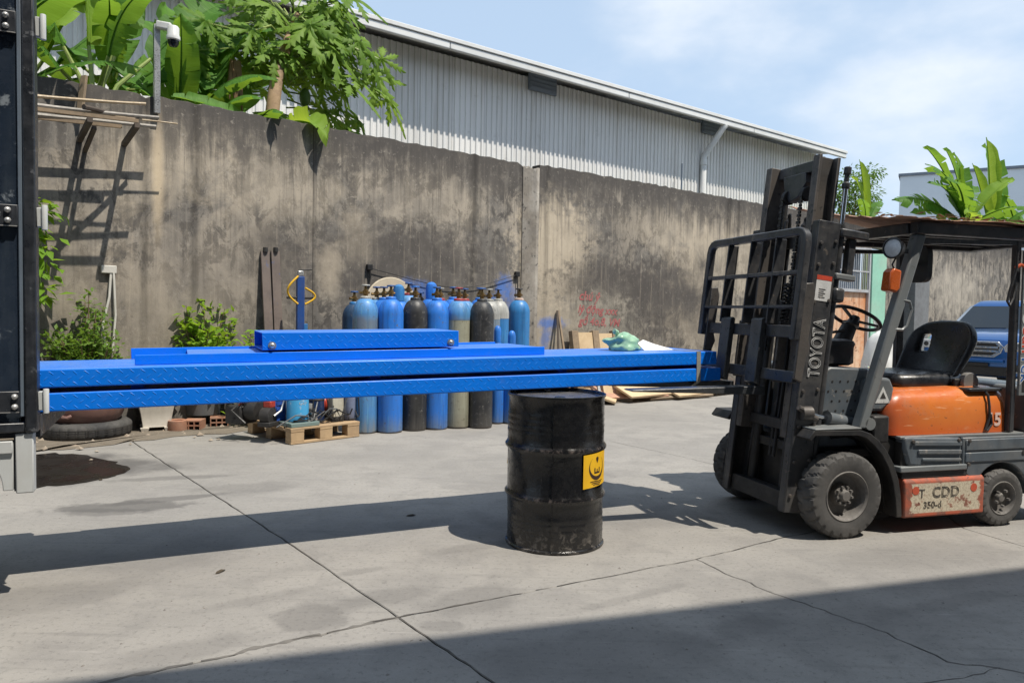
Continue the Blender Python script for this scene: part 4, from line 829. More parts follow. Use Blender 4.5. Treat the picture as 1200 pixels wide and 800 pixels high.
MB().tube([(-0.10, 0.45, 1.28), (0.10, 0.46, 1.30), (0.38, 0.50, 1.33)], 0.010, 7).build('lever', M_PLAS, fk); MB().sphere((0.16, 0.47, 1.31), 0.022, 8).build('lever_knob', M_PLAS, fk)
MB().prism([(0.23, 0.83), (0.26, 0.80), (0.36, 0.80), (0.44, 0.86), (0.455, 0.95), (0.42, 1.02), (0.30, 1.03), (0.24, 1.0)], 0.13, 0.30).build('side_cover', M_FGRY, fk, bev=0.02, seg=3)
tri = [(0.30, 0.855), (0.42, 0.855), (0.36, 0.965)]
MB().prism(tri, 0.1275, 0.1295).build('warning_triangle', M_WHT, fk); MB().prism([(0.335, 0.885), (0.385, 0.885), (0.36, 0.93)], 0.1262, 0.1274).build('warning_mark', M_INKB, fk)
MB().tube([(0.20, 0.05, 0.73), (0.20, 0.10, 0.73)], 0.04, 14).build('pillar_pivot', M_FPIL, fk); MB().box(0.23, 0.36, 0.06, 0.17, 0.60, 0.78).build('latch_block', M_FDRK, fk, bev=0.015)
MB().tube([(0.33, 0.16, 0.79), (0.345, 0.12, 0.70), (0.30, 0.10, 0.62)], 0.012, 7).build('hose', M_PLAS, fk)
# overhead guard
for y in (0.05, 0.945):
    b = MB(); k = [(0.085, 0.70), (0.505, 1.975)]
    b.add([(s_ + dx, y + dy, z) for s_, z in k for dx, dy in ((0.014, 0), (0.090, 0), (0.090, 0.07), (0.014, 0.07))], [(0,3,2,1),(4,5,6,7),(0,1,5,4),(1,2,6,5),(2,3,7,6),(3,0,4,7)])
    b.build('front_pillar', M_FPIL, fk, bev=0.012)
    MB().box(*((1.365, 1.405) if y < 0.5 else (1.235, 1.30)), y, y + 0.045, 0.645, 1.965).build('rear_post', M_FBLK, fk, bev=0.006)
    MB().box(0.50, 2.0, y - 0.02, y + 0.055, 1.975, 2.055).build('guard_side_beam', M_FBLK, fk, bev=0.008)
    MB().bar((0.56, y + 0.02, 1.93), (1.46, y + 0.02, 1.955), 0.03, 0.03).build('guard_brace', M_FBLK, fk)
MB().box(0.485, 0.56, 0.106, 0.924, 1.978, 2.052).build('guard_front_beam', M_FBLK, fk, bev=0.008); MB().box(1.92, 1.99, 0.106, 0.924, 1.978, 2.052).build('guard_rear_beam', M_FBLK, fk, bev=0.008)
for i in range(5): MB().box(0.561, 1.919, 0.21 + i*0.145, 0.235 + i*0.145, 2.0, 2.04).build('guard_bar', M_FBLK, fk)
for y in (0.05,): MB().box(1.92, 1.99, y, y + 0.06, 0.95, 1.974).build('rear_strut', M_FBLK, fk)
dp_ = MB().box(1.407, 1.64, 0.030, 0.046, 0.90, 1.90).build('decal_plate', M_FPIL, fk, bev=0.004)
MB().box(1.435, 1.60, 0.0285, 0.0298, 0.925, 1.02).build('plate_slot', M_FDRK, dp_)
M_DRED = surf('red decal', (0.62, 0.07, 0.03), None, 30, 0.6); M_DGRN = surf('green decal', (0.06, 0.30, 0.12), None, 30, 0.6)
V_ = Matrix.Rotation(PI/2, 4, 'X')
for z, mm in ((1.66, M_DRED), (1.555, M_DGRN), (1.43, M_DRED)):
    MB().lathe([(0.046, -0.0008), (0.046, 0.0008)], 24, (1.458, 0.0288, z), 'y').build('round_decal', M_WHT, dp_)
    b = MB().lathe([(0.022, -0.0006), (0.022, 0.0006)], 16, (1.458, 0.0275, z), 'y')
    if mm is M_DRED:
        for j in range(4): b.box(1.428, 1.488, 0.0268, 0.0274, z - 0.026 + j*0.016, z - 0.020 + j*0.016)
    b.build('decal_mark', mm, dp_)
def down_text(body, x, z, s_, mat, **k): return text_obj('decal_lettering', body, s_, mat, dp_, Matrix.Translation((x, 0.0288, z)) @ V_ @ Matrix.Rotation(-PI/2, 4, 'Z'), **k)
down_text('Sun', 1.420, 1.375, 0.125, M_WHT, extrude=0.0004, bold=0.007); 
text_obj('decal_lettering', 'Sun', 0.125, M_DRED, dp_, Matrix.Translation((1.420, 0.0278, 1.375)) @ V_ @ Matrix.Rotation(-PI/2, 4, 'Z'), extrude=0.0006, bold=0.002)
down_text('Tek', 1.420, 1.19, 0.125, M_WHT, extrude=0.0004, bold=0.007)
text_obj('decal_lettering', 'Tek', 0.125, surf('blue decal', (0.03, 0.12, 0.38), None, 30, 0.6), dp_, Matrix.Translation((1.420, 0.0278, 1.19)) @ V_ @ Matrix.Rotation(-PI/2, 4, 'Z'), extrude=0.0006, bold=0.001)
for z in (1.035,): MB().lathe([(0.016, -0.0006), (0.016, 0.0006)], 14, (1.45, 0.0288, z), 'y').build('decal_mark', M_FDRK, dp_)
MB().tube([(1.34, 0.035, 1.78), (1.37, 0.025, 1.80), (1.42, 0.024, 1.785), (1.50, 0.022, 1.80), (1.70, 0.02, 1.86)], 0.012, 7).build('orange_strap', surf('orange webbing', (0.62, 0.10, 0.03), None, 20, 0.7), fk)
MB().tube([(1.345, 0.03, 1.90), (1.33, 0.02, 1.78), (1.28, 0.02, 1.63), (1.26, 0.02, 1.55), (1.28, 0.02, 1.52), (1.32, 0.03, 1.57), (1.345, 0.035, 1.66)], 0.009, 7).build('hanging_cable', M_PLAS, fk)
# lamp, indicator, mirror, grab handle
M_GLS = surf('lamp glass', (0.80, 0.81, 0.82), (0.55, 0.57, 0.60), 30, 0.15, 0.0)
la = MB().lathe([(0.0001, 0.075), (0.03, 0.072), (0.055, 0.045), (0.068, 0.0), (0.070, -0.012), (0.062, -0.016), (0.058, -0.008)], 26, (0, 0, 0), 'x', cap=False).xf(Matrix.Translation((0.335, 0.06, 1.875)) @ Matrix.Rotation(R(14), 4, 'Z'))
la.build('headlamp', M_PLAS, fk); MB().lathe([(0.0001, -0.020), (0.03, -0.017), (0.06, -0.006)], 24, (0, 0, 0), 'x', cap=False).xf(Matrix.Translation((0.335, 0.06, 1.875)) @ Matrix.Rotation(R(14), 4, 'Z')).build('lamp_lens', M_GLS, fk)
MB().bar((0.40, 0.075, 1.86), (0.46, 0.08, 1.86), 0.03, 0.03).build('lamp_bracket', M_PLAS, fk); MB().tube([(0.37, 0.07, 1.82), (0.34, 0.07, 1.77), (0.36, 0.07, 1.73)], 0.006, 6).build('lamp_wire', M_PLAS, fk)
MB().prism([(0.285, 1.60), (0.35, 1.585), (0.375, 1.61), (0.385, 1.73), (0.325, 1.745), (0.30, 1.72)], 0.03, 0.11).build('indicator', surf('amber indicator lens', (0.55, 0.12, 0.025), (0.45, 0.09, 0.02), 20, 0.3), fk, bev=0.012, seg=3)
MB().loft([[(x, 0.205 + p * 0.098, 1.79 + q * 0.125) for p, q in [(math.copysign(abs(math.cos(a))**0.45, math.cos(a)), math.copysign(abs(math.sin(a))**0.45, math.sin(a))) for a in [2*PI*i/28 for i in range(28)]]] for x in (0.665, 0.675, 0.700, 0.706)]).build('mirror', M_PLAS, fk)
MB().tube([(0.50, 0.10, 1.80), (0.56, 0.14, 1.83), (0.61, 0.18, 1.80), (0.668, 0.2, 1.79)], 0.010, 7).build('mirror_arm', M_PLAS, fk)
MB().tube([(0.395, 0.065, 1.545), (0.47, 0.05, 1.53), (0.49, 0.05, 1.48), (0.455, 0.05, 1.37), (0.42, 0.05, 1.345), (0.335, 0.065, 1.35)], 0.010, 8).build('grab_handle', M_FPIL, fk)

# mast (tilted back), carriage, forks
MMM = Matrix.Translation((-0.285, 0, 0.16)) @ Matrix.Rotation(R(6.0), 4, 'Y')
MCR = Matrix.Translation((-0.335, 0, 0.16)) @ Matrix.Rotation(R(6.0), 4, 'Y')          # the carriage rides in front of the rails
def mast(b, name, mat, bev=0.004, **k): b.xf(MMM); return b.build(name, mat, fk, bev=bev, **k)
def carr(b, name, mat, bev=0.004, **k): b.xf(MCR); return b.build(name, mat, fk, bev=bev, **k)
def channel(x0, x1, y0, y1, z0, z1, tk, opn):
    b = MB(); wy = (y0, y0 + tk) if opn > 0 else (y1 - tk, y1)
    b.box(x0, x1, wy[0], wy[1], z0, z1); fy = (y0 + tk, y1) if opn > 0 else (y0, y1 - tk)
    b.box(x0, x0 + tk * 1.6, fy[0], fy[1], z0, z1); b.box(x1 - tk * 1.6, x1, fy[0], fy[1], z0, z1); return b
mast(channel(-0.085, 0.080, 0.140, 0.210, -0.01, 1.885, 0.014, 1), 'outer_rail', M_FBLK); mast(channel(-0.085, 0.080, 0.795, 0.865, -0.01, 1.885, 0.014, -1), 'outer_rail', M_FBLK)
mast(channel(-0.085, 0.080, 0.216, 0.280, 0.46, 2.325, 0.014, -1), 'inner_rail', M_FWORN); mast(channel(-0.085, 0.080, 0.725, 0.789, 0.46, 2.325, 0.014, 1), 'inner_rail', M_FWORN)
for z0, z1, x0, x1 in ((0.0, 0.11, -0.06, 0.04), (0.36, 0.42, 0.03, 0.07), (0.82, 0.88, 0.04, 0.075), (1.76, 1.87, 0.083, 0.12)):
    mast(MB().box(x0, x1, 0.2115, 0.7935, z0, z1), 'mast_crossbeam', M_FDRK)
mast(MB().box(-0.02, 0.06, 0.2815, 0.7235, 2.245, 2.32), 'top_crossbeam', M_FBLK); mast(MB().box(-0.02, 0.05, 0.2815, 0.7235, 0.50, 0.57), 'inner_crossbeam', M_FDRK)
mast(MB().prism([(0.42, 2.25), (0.66, 2.25), (0.62, 2.13), (0.56, 2.06), (0.47, 2.09), (0.40, 2.18)], -0.03, 0.03, 'x'), 'chain_anchor', M_FBLK)
for y in (0.40, 0.60):
    mast(MB().lathe([(0.045, -0.018), (0.050, -0.014), (0.042, 0), (0.050, 0.014), (0.045, 0.018)], 22, (-0.01, y, 2.10), 'y'), 'chain_sheave', M_FDRK, bev=0)
    cb = MB()
    for i in range(46):
        z = 1.02 + i * 0.0235; cb.box(-0.058 - (0.003 if i % 2 else 0), -0.046, y - (0.016 if i % 2 else 0.011), y + (0.016 if i % 2 else 0.011), z, z + 0.019)
    mast(cb, 'lift_chain', M_FDRK, bev=0)
for y in (0.325, 0.68):
    mast(MB().tube([(0.03, y, 0.05), (0.03, y, 1.42)], 0.034, 14), 'lift_cylinder', M_FDRK, bev=0); mast(MB().tube([(0.03, y, 1.42), (0.03, y, 2.25)], 0.020, 12), 'lift_rod', M_FDRK, bev=0)
mast(MB().tube([(0.112, 0.175, 0.10), (0.112, 0.175, 1.88)], 0.026, 14), 'lift_cylinder', M_FBLK, bev=0); mast(MB().tube([(0.112, 0.175, 1.88), (0.112, 0.180, 2.20)], 0.0155, 12), 'chrome_rod', M_CHR, bev=0)
mast(MB().lathe([(0.022, 0), (0.026, 0.01), (0.026, 0.035), (0.016, 0.045), (0.016, 0.09), (0.024, 0.10), (0.024, 0.14), (0.012, 0.146)], 14, (0.112, 0.18, 2.12)), 'rod_cap', M_FBLK, bev=0)
for (y, x, rr_, z1) in ((0.46, 0.02, 0.013, 1.9), (0.52, 0.035, 0.013, 1.7), (0.66, 0.03, 0.014, 1.95), (0.70, 0.0, 0.010, 1.8), (0.36, 0.05, 0.012, 1.6)):
    mast(MB().tube([(x, y, 0.3), (x + 0.02, y + 0.01, 0.8), (x, y - 0.01, 1.2), (x + 0.01, y, z1), (x + 0.05, y + 0.03, z1 + 0.06), (x + 0.08, y + 0.04, z1 - 0.1), (x + 0.08, y + 0.03, 0.5)], rr_, 8), 'hydraulic_hose', M_PLAS, bev=0)
sp_ = [(-0.05 + 0.030 * math.cos(i * 0.9), 0.42 + 0.030 * math.sin(i * 0.9), 1.10 + i * 0.0035) for i in range(110)]
mast(MB().tube(sp_, 0.007, 5), 'coiled_hose', M_PLAS, bev=0)
mast(MB().lathe([(0.10, -0.02), (0.11, -0.02), (0.11, 0.02), (0.10, 0.02)], 20, (0.0, 0.62, 1.28), 'x'), 'hose_reel', M_FDRK, bev=0)
# near rail fittings
mast(MB().box(0.082, 0.30, 0.125, 0.22, 1.80, 1.855), 'rail_bracket', M_FBLK, bev=0.01); mast(MB().box(0.082, 0.235, 0.13, 0.20, 1.525, 1.565), 'rail_bracket', M_FPIL, bev=0.008)
mast(MB().box(0.175, 0.225, 0.15, 0.20, 1.566, 1.799), 'bracket_bar', M_FBLK); mast(MB().box(0.082, 0.165, 0.12, 0.22, 1.375, 1.47), 'rail_clamp', M_FBLK, bev=0.02)
TX = MMM @ Matrix.Translation((0.050, 0.1365, 0.875)) @ V_ @ Matrix.Rotation(PI/2, 4, 'Z') @ Matrix.Diagonal((0.72, 1, 1, 1))
text_obj('mast_lettering', 'TOYOTA', 0.128, M_WHT, fk, TX, outline=0.0020, sp=1.0)
tl = [o for o in fk.children if o.name.startswith('mast_lettering')][0]
ys = [v.co for v in tl.data.vertices]
mast(MB().box(-0.055, 0.060, 0.1372, 0.1392, 1.37, 1.535), 'rail_sticker', M_WHT, bev=0); mast(MB().box(-0.055, 0.060, 0.1362, 0.1372, 1.505, 1.535), 'sticker_band', bpy.data.materials['red decal'], bev=0)
for i in range(5): mast(MB().box(-0.03, 0.02 - 0.012 * (i % 2), 0.1362, 0.1371, 1.39 + i*0.013, 1.396 + i*0.013), 'sticker_print', M_INKB, bev=0)
# bolts along the near rail and hoses from the mast into the cowl
rbm = MB().lathe([(0.001, -0.012), (0.011, -0.011), (0.013, 0.0)], 8, (0, 0, 0), 'y').mesh('rail_bolt', M_FWORN)
for z in (0.10, 0.32, 0.55, 0.78, 1.36, 1.60, 1.74): q = put('rail_bolt', rbm, fk); q.location = MMM @ Vector((-0.055, 0.139, z)); q = put('rail_bolt', rbm, fk); q.location = MMM @ Vector((0.055, 0.139, z + 0.02))
for x, z in ((0.99, 0.60), (0.99, 0.44), (1.88, 0.60), (0.90, 0.61), (0.52, 0.61)): q = put('panel_bolt', rbm, fk); q.location = (x, 0.026, z)
for k in range(4): MB().tube([(-0.18 + .02*k, 0.24 + .03*k, 1.20 + .05*k), (-0.10, 0.23 + .03*k, 1.02 + .02*k), (-0.10 + .02*k, 0.21 + .02*k, 0.82), (0.02, 0.19, 0.68 - .02*k), (0.14, 0.20, 0.63)], 0.011, 7).build('hydraulic_hose', M_PLAS, fk)
# tilt cylinder
MB().tube([(-0.27, 0.135, 0.80), (-0.20, 0.13, 0.80)], 0.045, 14).build('tilt_knuckle', M_FWORN, fk); MB().tube([(-0.30, 0.12, 0.84), (-0.16, 0.12, 0.76)], 0.018, 8).build('tilt_pin', M_FWORN, fk)
MB().tube([(-0.22, 0.14, 0.80), (0.06, 0.19, 0.735)], 0.017, 12).build('tilt_rod', M_CHR, fk); MB().tube([(-0.05, 0.17, 0.76), (-0.045, 0.171, 0.759), (0.25, 0.22, 0.70)], [0.048, 0.042, 0.042], 14).build('tilt_cylinder', M_FGRY, fk)
# carriage and load guard
for z0, z1 in ((1.115, 1.195), (0.83, 0.905)): carr(MB().box(-0.155, -0.120, 0.06, 1.10, z0, z1), 'carriage_bar', M_FBLK, bev=0.006)
for y in (0.30, 0.755): carr(MB().box(-0.119, -0.05, y, y + 0.02, 0.82, 1.22), 'carriage_plate', M_FWORN)
for y in (0.03, 1.13): carr(MB().prism([(-0.165, 0.86), (-0.105, 0.84), (-0.095, 1.0), (-0.075, 1.06), (-0.095, 1.12), (-0.085, 1.40), (-0.105, 1.47), (-0.16, 1.46)], y, y + 0.02), 'carriage_side_plate', M_FWORN, bev=0.005, sharp=20)
gx0, gx1 = -0.205, -0.155
b = MB(); rings = []
pth = [(0.055, 1.10), (0.055, 1.72), (0.062, 1.755), (0.085, 1.78), (0.12, 1.79), (1.10, 1.79), (1.135, 1.78), (1.158, 1.755), (1.165, 1.72), (1.165, 1.10)]
for i, (y, z) in enumerate(pth):
    a = Vector(pth[max(0, i-1)]); c = Vector(pth[min(len(pth)-1, i+1)]); d = (c - a).normalized(); nn = Vector((-d.y, d.x)) * 0.026
    rings.append([(gx0, y - nn.x, z - nn.y), (gx1, y - nn.x, z - nn.y), (gx1, y + nn.x, z + nn.y), (gx0, y + nn.x, z + nn.y)])
b.loft(rings); carr(b, 'load_guard_frame', M_FBLK, bev=0.008, sharp=40)
for y in (0.33, 0.61, 0.89): carr(MB().box(gx0 + 0.002, gx1 + 0.035, y, y + 0.014, 1.20, 1.764), 'load_guard_bar', M_FBLK)
carr(MB().box(gx0 + 0.004, gx1, 0.082, 1.138, 1.515, 1.540), 'load_guard_rail', M_FWORN); carr(MB().box(gx0 + 0.004, gx1, 0.082, 1.138, 1.300, 1.318), 'load_guard_rail', M_FBLK)
M_FORK = surf('worn fork steel', (0.05, 0.055, 0.062), (0.10, 0.10, 0.10), 8, 0.4, 0.4, wear=(0.03, 0.028, 0.026), wear_amt=0.3)
for y in (0.39, 0.765):
    f = MB().prism([(-0.200, 0.80), (-0.157, 0.78), (-0.157, 1.23), (-0.175, 1.24), (-0.200, 1.225)], y, y + 0.12); f.xf(MCR)
    heel = MCR @ Vector((-0.200, 0, 0.80)); zt = 0.9485; q0 = Vector(f.v[0])
    ft = f.build('fork', M_FORK, fk, bev=0.006)
    bl = MB().prism([(-0.36, zt - 0.058), (-0.36, zt), (-0.46, zt), (-1.33, zt - 0.014), (-1.345, zt - 0.020), (-1.33, zt - 0.026), (-0.55, zt - 0.052)], y + 0.001, y + 0.119); bl.build('fork_blade', M_FORK, fk, bev=0.004)

# rusted sheet lying on the overhead guard
rs = thing('roof_sheet', 'warped rusty metal sheet lying on top of the forklift guard', 'metal sheet', MF @ Matrix.Translation((0, 0, 2.056)))
def warped(z_off, inset):
    rr = random.Random(9); NX, NY = 34, 22; vs = []
    for j in range(NY + 1):
        for i in range(NX + 1):
            u, v_ = i / NX, j / NY; x = 0.34 + inset + (1.75 - 2*inset) * u; y = -0.04 + inset + (1.22 - 2*inset) * v_
            if i in (0, NX): x += rr.uniform(-0.02, 0.02)
            if j in (0, NY): y += rr.uniform(-0.02, 0.02)
            z = 0.24 * max(0, v_ - 0.05) ** 1.3 * max(0, 1 - u * 1.15) ** 1.2 + 0.012 * (1 + math.sin(x * 7 + y * 3)) * 0.5 + 0.012 * (0.5 + 0.5 * math.sin(y * 40)) + z_off
            vs.append((x, y, z))
    k = NX + 1; return vs, [(j*k+i, j*k+i+1, (j+1)*k+i+1, (j+1)*k+i) for j in range(NY) for i in range(NX)]
vs, fs = warped(0.004, 0)
M_RSH = surf('rusty brown sheet', (0.30, 0.150, 0.095), (0.36, 0.22, 0.155), 4, 0.85, streak=(0.10, 0.04, 0.022), streak_amt=0.6, wear=(0.42, 0.32, 0.24), wear_amt=0.2, wear_sc=10, bump=0.4)
o = MB().add(vs, fs).build('sheet', M_RSH, rs); md = o.modifiers.new('thick', 'SOLIDIFY'); md.thickness = 0.006; md.offset = 1
b = MB(); rr = random.Random(3)
for i in range(60):
    u = rr.random(); x = 0.4 + 1.6 * u; y = -0.03 + rr.random() ** 2 * 0.5; z = 0.032 + 0.24 * max(0, (y+.04)/1.22 - 0.05) ** 1.3 * max(0, 1 - u * 1.15) ** 1.2
    a = rr.random() * 6.3; l = rr.uniform(0.03, 0.09); b.bar((x, y, z + rr.uniform(0, .012)), (x + l * math.cos(a), y + l * math.sin(a), z + rr.uniform(0.0, 0.008)), rr.uniform(0.008, 0.03), 0.003)
tag(b.build('dead_leaves', surf('dead leaf litter', (0.20, 0.12, 0.06), (0.30, 0.20, 0.11), 20, 0.9), rs), kind='stuff')
# ------------------------------------------------------------------ gas cylinders
def cylmat(name, col, col2, low=None, mid=None, sc=5, wear=(0.10, 0.10, 0.11), amt=0.25):
    t = NT(name); v = t.coord(); x, y, z = t.sep(t.tc.outputs['Object']); a = t.noise(v, sc, 6, 0.6); s_ = t.noise(v, 24, 8, 0.7, 0.4)
    st = t.noise(t.coord((16, 16, 0.9)), 1.2, 5, 0.62)
    col_ = t.mix(t.rng(a, 0.35, 0.68), col, col2)
    if mid: col_ = t.mix(t.math('MULTIPLY', t.rng(t.math('ABSOLUTE', t.math('SUBTRACT', t.math('ADD', z, t.math('MULTIPLY', a, 0.2)), 1.32)), 0.06, 0.16, 1, 0), 0.75), col_, mid)
    if low: col_ = t.mix(t.rng(t.math('ADD', z, t.math('MULTIPLY', st, 0.35)), 0.42, 0.16), col_, low)
    col_ = t.mix(t.rng(st, 0.46, 0.70, 0, 0.6), col_, tuple(c * 0.45 for c in col2)); col_ = t.mix(t.rng(s_, 0.62 - amt * 0.15, 0.66, 0, 0.7), col_, wear); vs_ = t.noise(t.coord((60, 60, 2.5), (4, 4, 4)), 1.1, 4, 0.6); col_ = t.mix(t.rng(vs_, 0.60, 0.68, 0, 0.35), col_, tuple(min(.6, c * 2.2 + .04) for c in col2)); col_ = t.mix(t.rng(t.math('ADD', z, t.math('MULTIPLY', a, 0.05)), 0.055, 0.035), col_, (0.06, 0.05, 0.042))
    t.set(Base_Color=col_, Roughness=t.rng(s_, 0.3, 0.7, 0.34, 0.6)); return t.m
C_LB = cylmat('worn light blue enamel', (0.075, 0.25, 0.56), (0.095, 0.26, 0.50), (0.20, 0.23, 0.26), (0.17, 0.17, 0.16))
C_BL = cylmat('clear blue enamel', (0.020, 0.18, 0.66), (0.030, 0.17, 0.58), (0.12, 0.20, 0.36))
C_TB = cylmat('teal blue enamel', (0.030, 0.19, 0.46), (0.035, 0.165, 0.40), None, None)
C_BK = cylmat('worn black enamel', (0.020, 0.021, 0.024), (0.042, 0.042, 0.042), (0.07, 0.066, 0.06), None, 7, (0.17, 0.165, 0.155), 0.4)
C_BG = cylmat('faded olive beige enamel', (0.33, 0.33, 0.25), (0.27, 0.265, 0.20), (0.25, 0.235, 0.18), None, 6, (0.15, 0.13, 0.09), 0.2)
C_WH = cylmat('dusty white enamel', (0.40, 0.40, 0.37), (0.30, 0.30, 0.28)); C_GR = cylmat('dusty blue grey enamel', (0.16, 0.22, 0.28), (0.20, 0.24, 0.27)); C_RD = cylmat('faded red enamel', (0.38, 0.045, 0.055), (0.30, 0.05, 0.05))
C_OR = surf('rusty orange neck', (0.40, 0.16, 0.07), (0.55, 0.5, 0.45), 18, 0.7); M_BRS = surf('tarnished brass', (0.28, 0.17, 0.06), (0.17, 0.11, 0.05), 20, 0.4, 0.8); M_HW = surf('blue hand wheel', (0.03, 0.10, 0.30), None, 20, 0.5)
CR = 0.147
def cyl_meshes(H=1.41, r=CR):
    H -= 0.045
    sh = [(r, H)] + [(r * (0.30 + 0.70 * math.cos(R(a))), H + 0.173 * math.sin(R(a)) ** 1.12) for a in range(8, 91, 8)]
    return MB().lathe([(r*.86, 0.0), (r*.97, 0.006), (r, 0.03)] + sh + [(r*.26, H + 0.178)], 36), H + 0.173
def gas_cyl(px, py, label, body, collar=None, cap=None, H=1.41, r=CR, wheel_m=None, text=None, turn=0.0, shoulder=None, depth=None):
    p = gp(px, py); d = Vector((p.x, p.y, 0)).normalized()
    p = p + d * r if depth is None else p
    o = thing('gas_cylinder', label, 'gas cylinder', None, 'gas cylinders standing by the wall', loc=(p.x, p.y, 0), rz=math.atan2(p.y, p.x) + PI/2 + turn)
    b, top = cyl_meshes(H, r); b.build('cylinder_body', body, o, sharp=40)
    if shoulder:
        MB().lathe([(r + .0015, H - 0.105), (r + .0015, H - 0.045)] + [(r * (0.30 + 0.70 * math.cos(R(a))) + .002, H - 0.045 + 0.173 * math.sin(R(a)) ** 1.12) for a in range(8, 81, 8)], 36, cap=False).build('shoulder_band', shoulder, o)
    MB().lathe([(r*.42, top - 0.02), (r*.42, top + 0.018), (r*.36, top + 0.028), (r*.30, top + 0.03)], 24).build('neck_ring', collar or body, o)
    if cap:
        MB().lathe([(r*.50, top + 0.0), (r*.50, top + 0.14), (r*.42, top + 0.185), (r*.22, top + 0.208), (0.001, top + 0.214)], 24).build('valve_cap', cap, o)
        MB().lathe([(0.010, -0.002), (0.010, 0.003)], 10, (0, -r*.50, top + 0.085), 'y').build('cap_hole', M_FDRK, o); return o
    v = MB().lathe([(0.030, top + 0.02), (0.026, top + 0.05), (0.032, top + 0.055), (0.032, top + 0.095), (0.023, top + 0.10), (0.016, top + 0.12), (0.016, top + 0.15)], 14); v.tube([(0.0, 0, top + 0.07), (0.066, -0.025, top + 0.07)], 0.017, 8); v.tube([(0, 0, top + 0.07), (-0.045, 0.01, top + 0.07)], 0.013, 8); v.build('valve', M_BRS, o)
    hw = MB().lathe([(0.012, top + 0.146), (0.046, top + 0.144), (0.050, top + 0.152), (0.046, top + 0.162), (0.012, top + 0.165)], 14); hw.build('hand_wheel', wheel_m or M_HW, o)
    if text:
        tb = MB()
        me = text_mesh(text, 0.062, extrude=0.0008, align='CENTER', bold=0.0015); 
        for vv in me.vertices:
            a = vv.co.x / r; off = r + 0.002 + vv.co.z; vv.co = Vector((off * math.sin(a), -off * math.cos(a), 1.30 + vv.co.y))
        me.materials.clear(); me.materials.append(C_RD); put('stencil', me, o)
    return o
gas_cyl(427, 508.5, 'leftmost front gas cylinder, pale blue with a grimy grey band and white neck', C_LB, C_WH, wheel_m=C_WH)
gas_cyl(456.5, 508, 'clean blue gas cylinder, second from the left in the front row', C_BL, C_BL, turn=0.4)
gas_cyl(485, 505.5, 'worn black gas cylinder between two blue ones, third in the front row', C_BK, C_BK, wheel_m=C_BL, turn=0.2)
gas_cyl(510, 504, 'deep blue gas cylinder between the black one and the beige one', C_BL, C_BL, turn=-0.3)
gas_cyl(535.5, 502.5, 'olive beige gas cylinder with blue shoulder, red neck and red stencilled letters', C_BG, C_RD, shoulder=C_LB, text='CÔNG TY\nOXY', turn=0.1, wheel_m=C_RD)
gas_cyl(562.5, 502.5, 'scratched black gas cylinder, rightmost of the front row, beside the slim blue ones', C_BK, C_BK, turn=-0.2)
ctr = thing  # (keeps the builder name short below)
gas_cyl(414, 496, 'teal gas cylinder, painted darker for shade, half hidden behind the leftmost front one', cylmat('shade darkened teal enamel', (0.012, 0.055, 0.14), (0.015, 0.045, 0.10)), C_TB, turn=1.0, H=1.35)  # teal enamel darkened to imitate the shade behind the front row
gas_cyl(440, 497, 'blue gas cylinder peeping out right of the white necked front one', C_LB, C_WH, turn=0.6)
gas_cyl(448.5, 498, 'blue gas cylinder with brass valve just left behind the clean blue one', C_BL, C_BL, turn=0.3)
gas_cyl(465.5, 495, 'blue gas cylinder with a round blue valve cap behind the clean blue one', C_BL, C_BL, cap=C_TB, H=1.40)
gas_cyl(477, 492, 'tall blue gas cylinder with a red neck behind the black one', C_LB, C_RD, H=1.48, turn=0.2)
gas_cyl(491, 493, 'blue gas cylinder with pale neck half hidden right of the first black one', C_BL, C_WH, H=1.36, turn=-0.5)
gas_cyl(503.5, 494, 'blue gas cylinder with a tall blue valve cap behind the deep blue one', C_BL, C_BL, cap=C_BL, H=1.44)
gas_cyl(514, 493.5, 'red necked blue gas cylinder with a white hand wheel just behind the deep blue one', C_BL, C_RD, H=1.42, turn=0.8, wheel_m=C_WH)
gas_cyl(529, 491.5, 'blue gas cylinder with a blue hand wheel left behind the beige one', C_BL, C_BL, H=1.44)
gas_cyl(542.5, 493, 'sky blue gas cylinder with red neck tucked right behind the beige one', C_LB, C_RD, H=1.42, turn=0.5)
gas_cyl(560, 491, 'blue gas cylinder with a blue neck left behind the scratched black one', C_BL, C_BL, H=1.44, turn=-0.8)
gas_cyl(571, 493, 'cream topped gas cylinder right behind the scratched black one', C_GR, C_WH, H=1.42, turn=0.2, wheel_m=C_WH, shoulder=C_WH)
gas_cyl(581.5, 491, 'white shouldered teal gas cylinder just left of the solitary blue one', C_TB, C_WH, H=1.43, shoulder=C_WH, turn=-0.3)
gas_cyl(606, 487, 'teal blue gas cylinder with an orange neck standing alone by the wall pilaster', C_TB, C_OR, H=1.45, r=0.15, wheel_m=C_BK)
gas_cyl(581.5, 497, 'slim short blue gas bottle with a domed cap beside the scratched black one', C_BL, C_WH, cap=C_BL, H=0.90, r=0.092)
gas_cyl(598, 497, 'slim short blue gas bottle with a holed cap, last at the right', C_BL, C_BL, cap=C_BL, H=0.84, r=0.098)

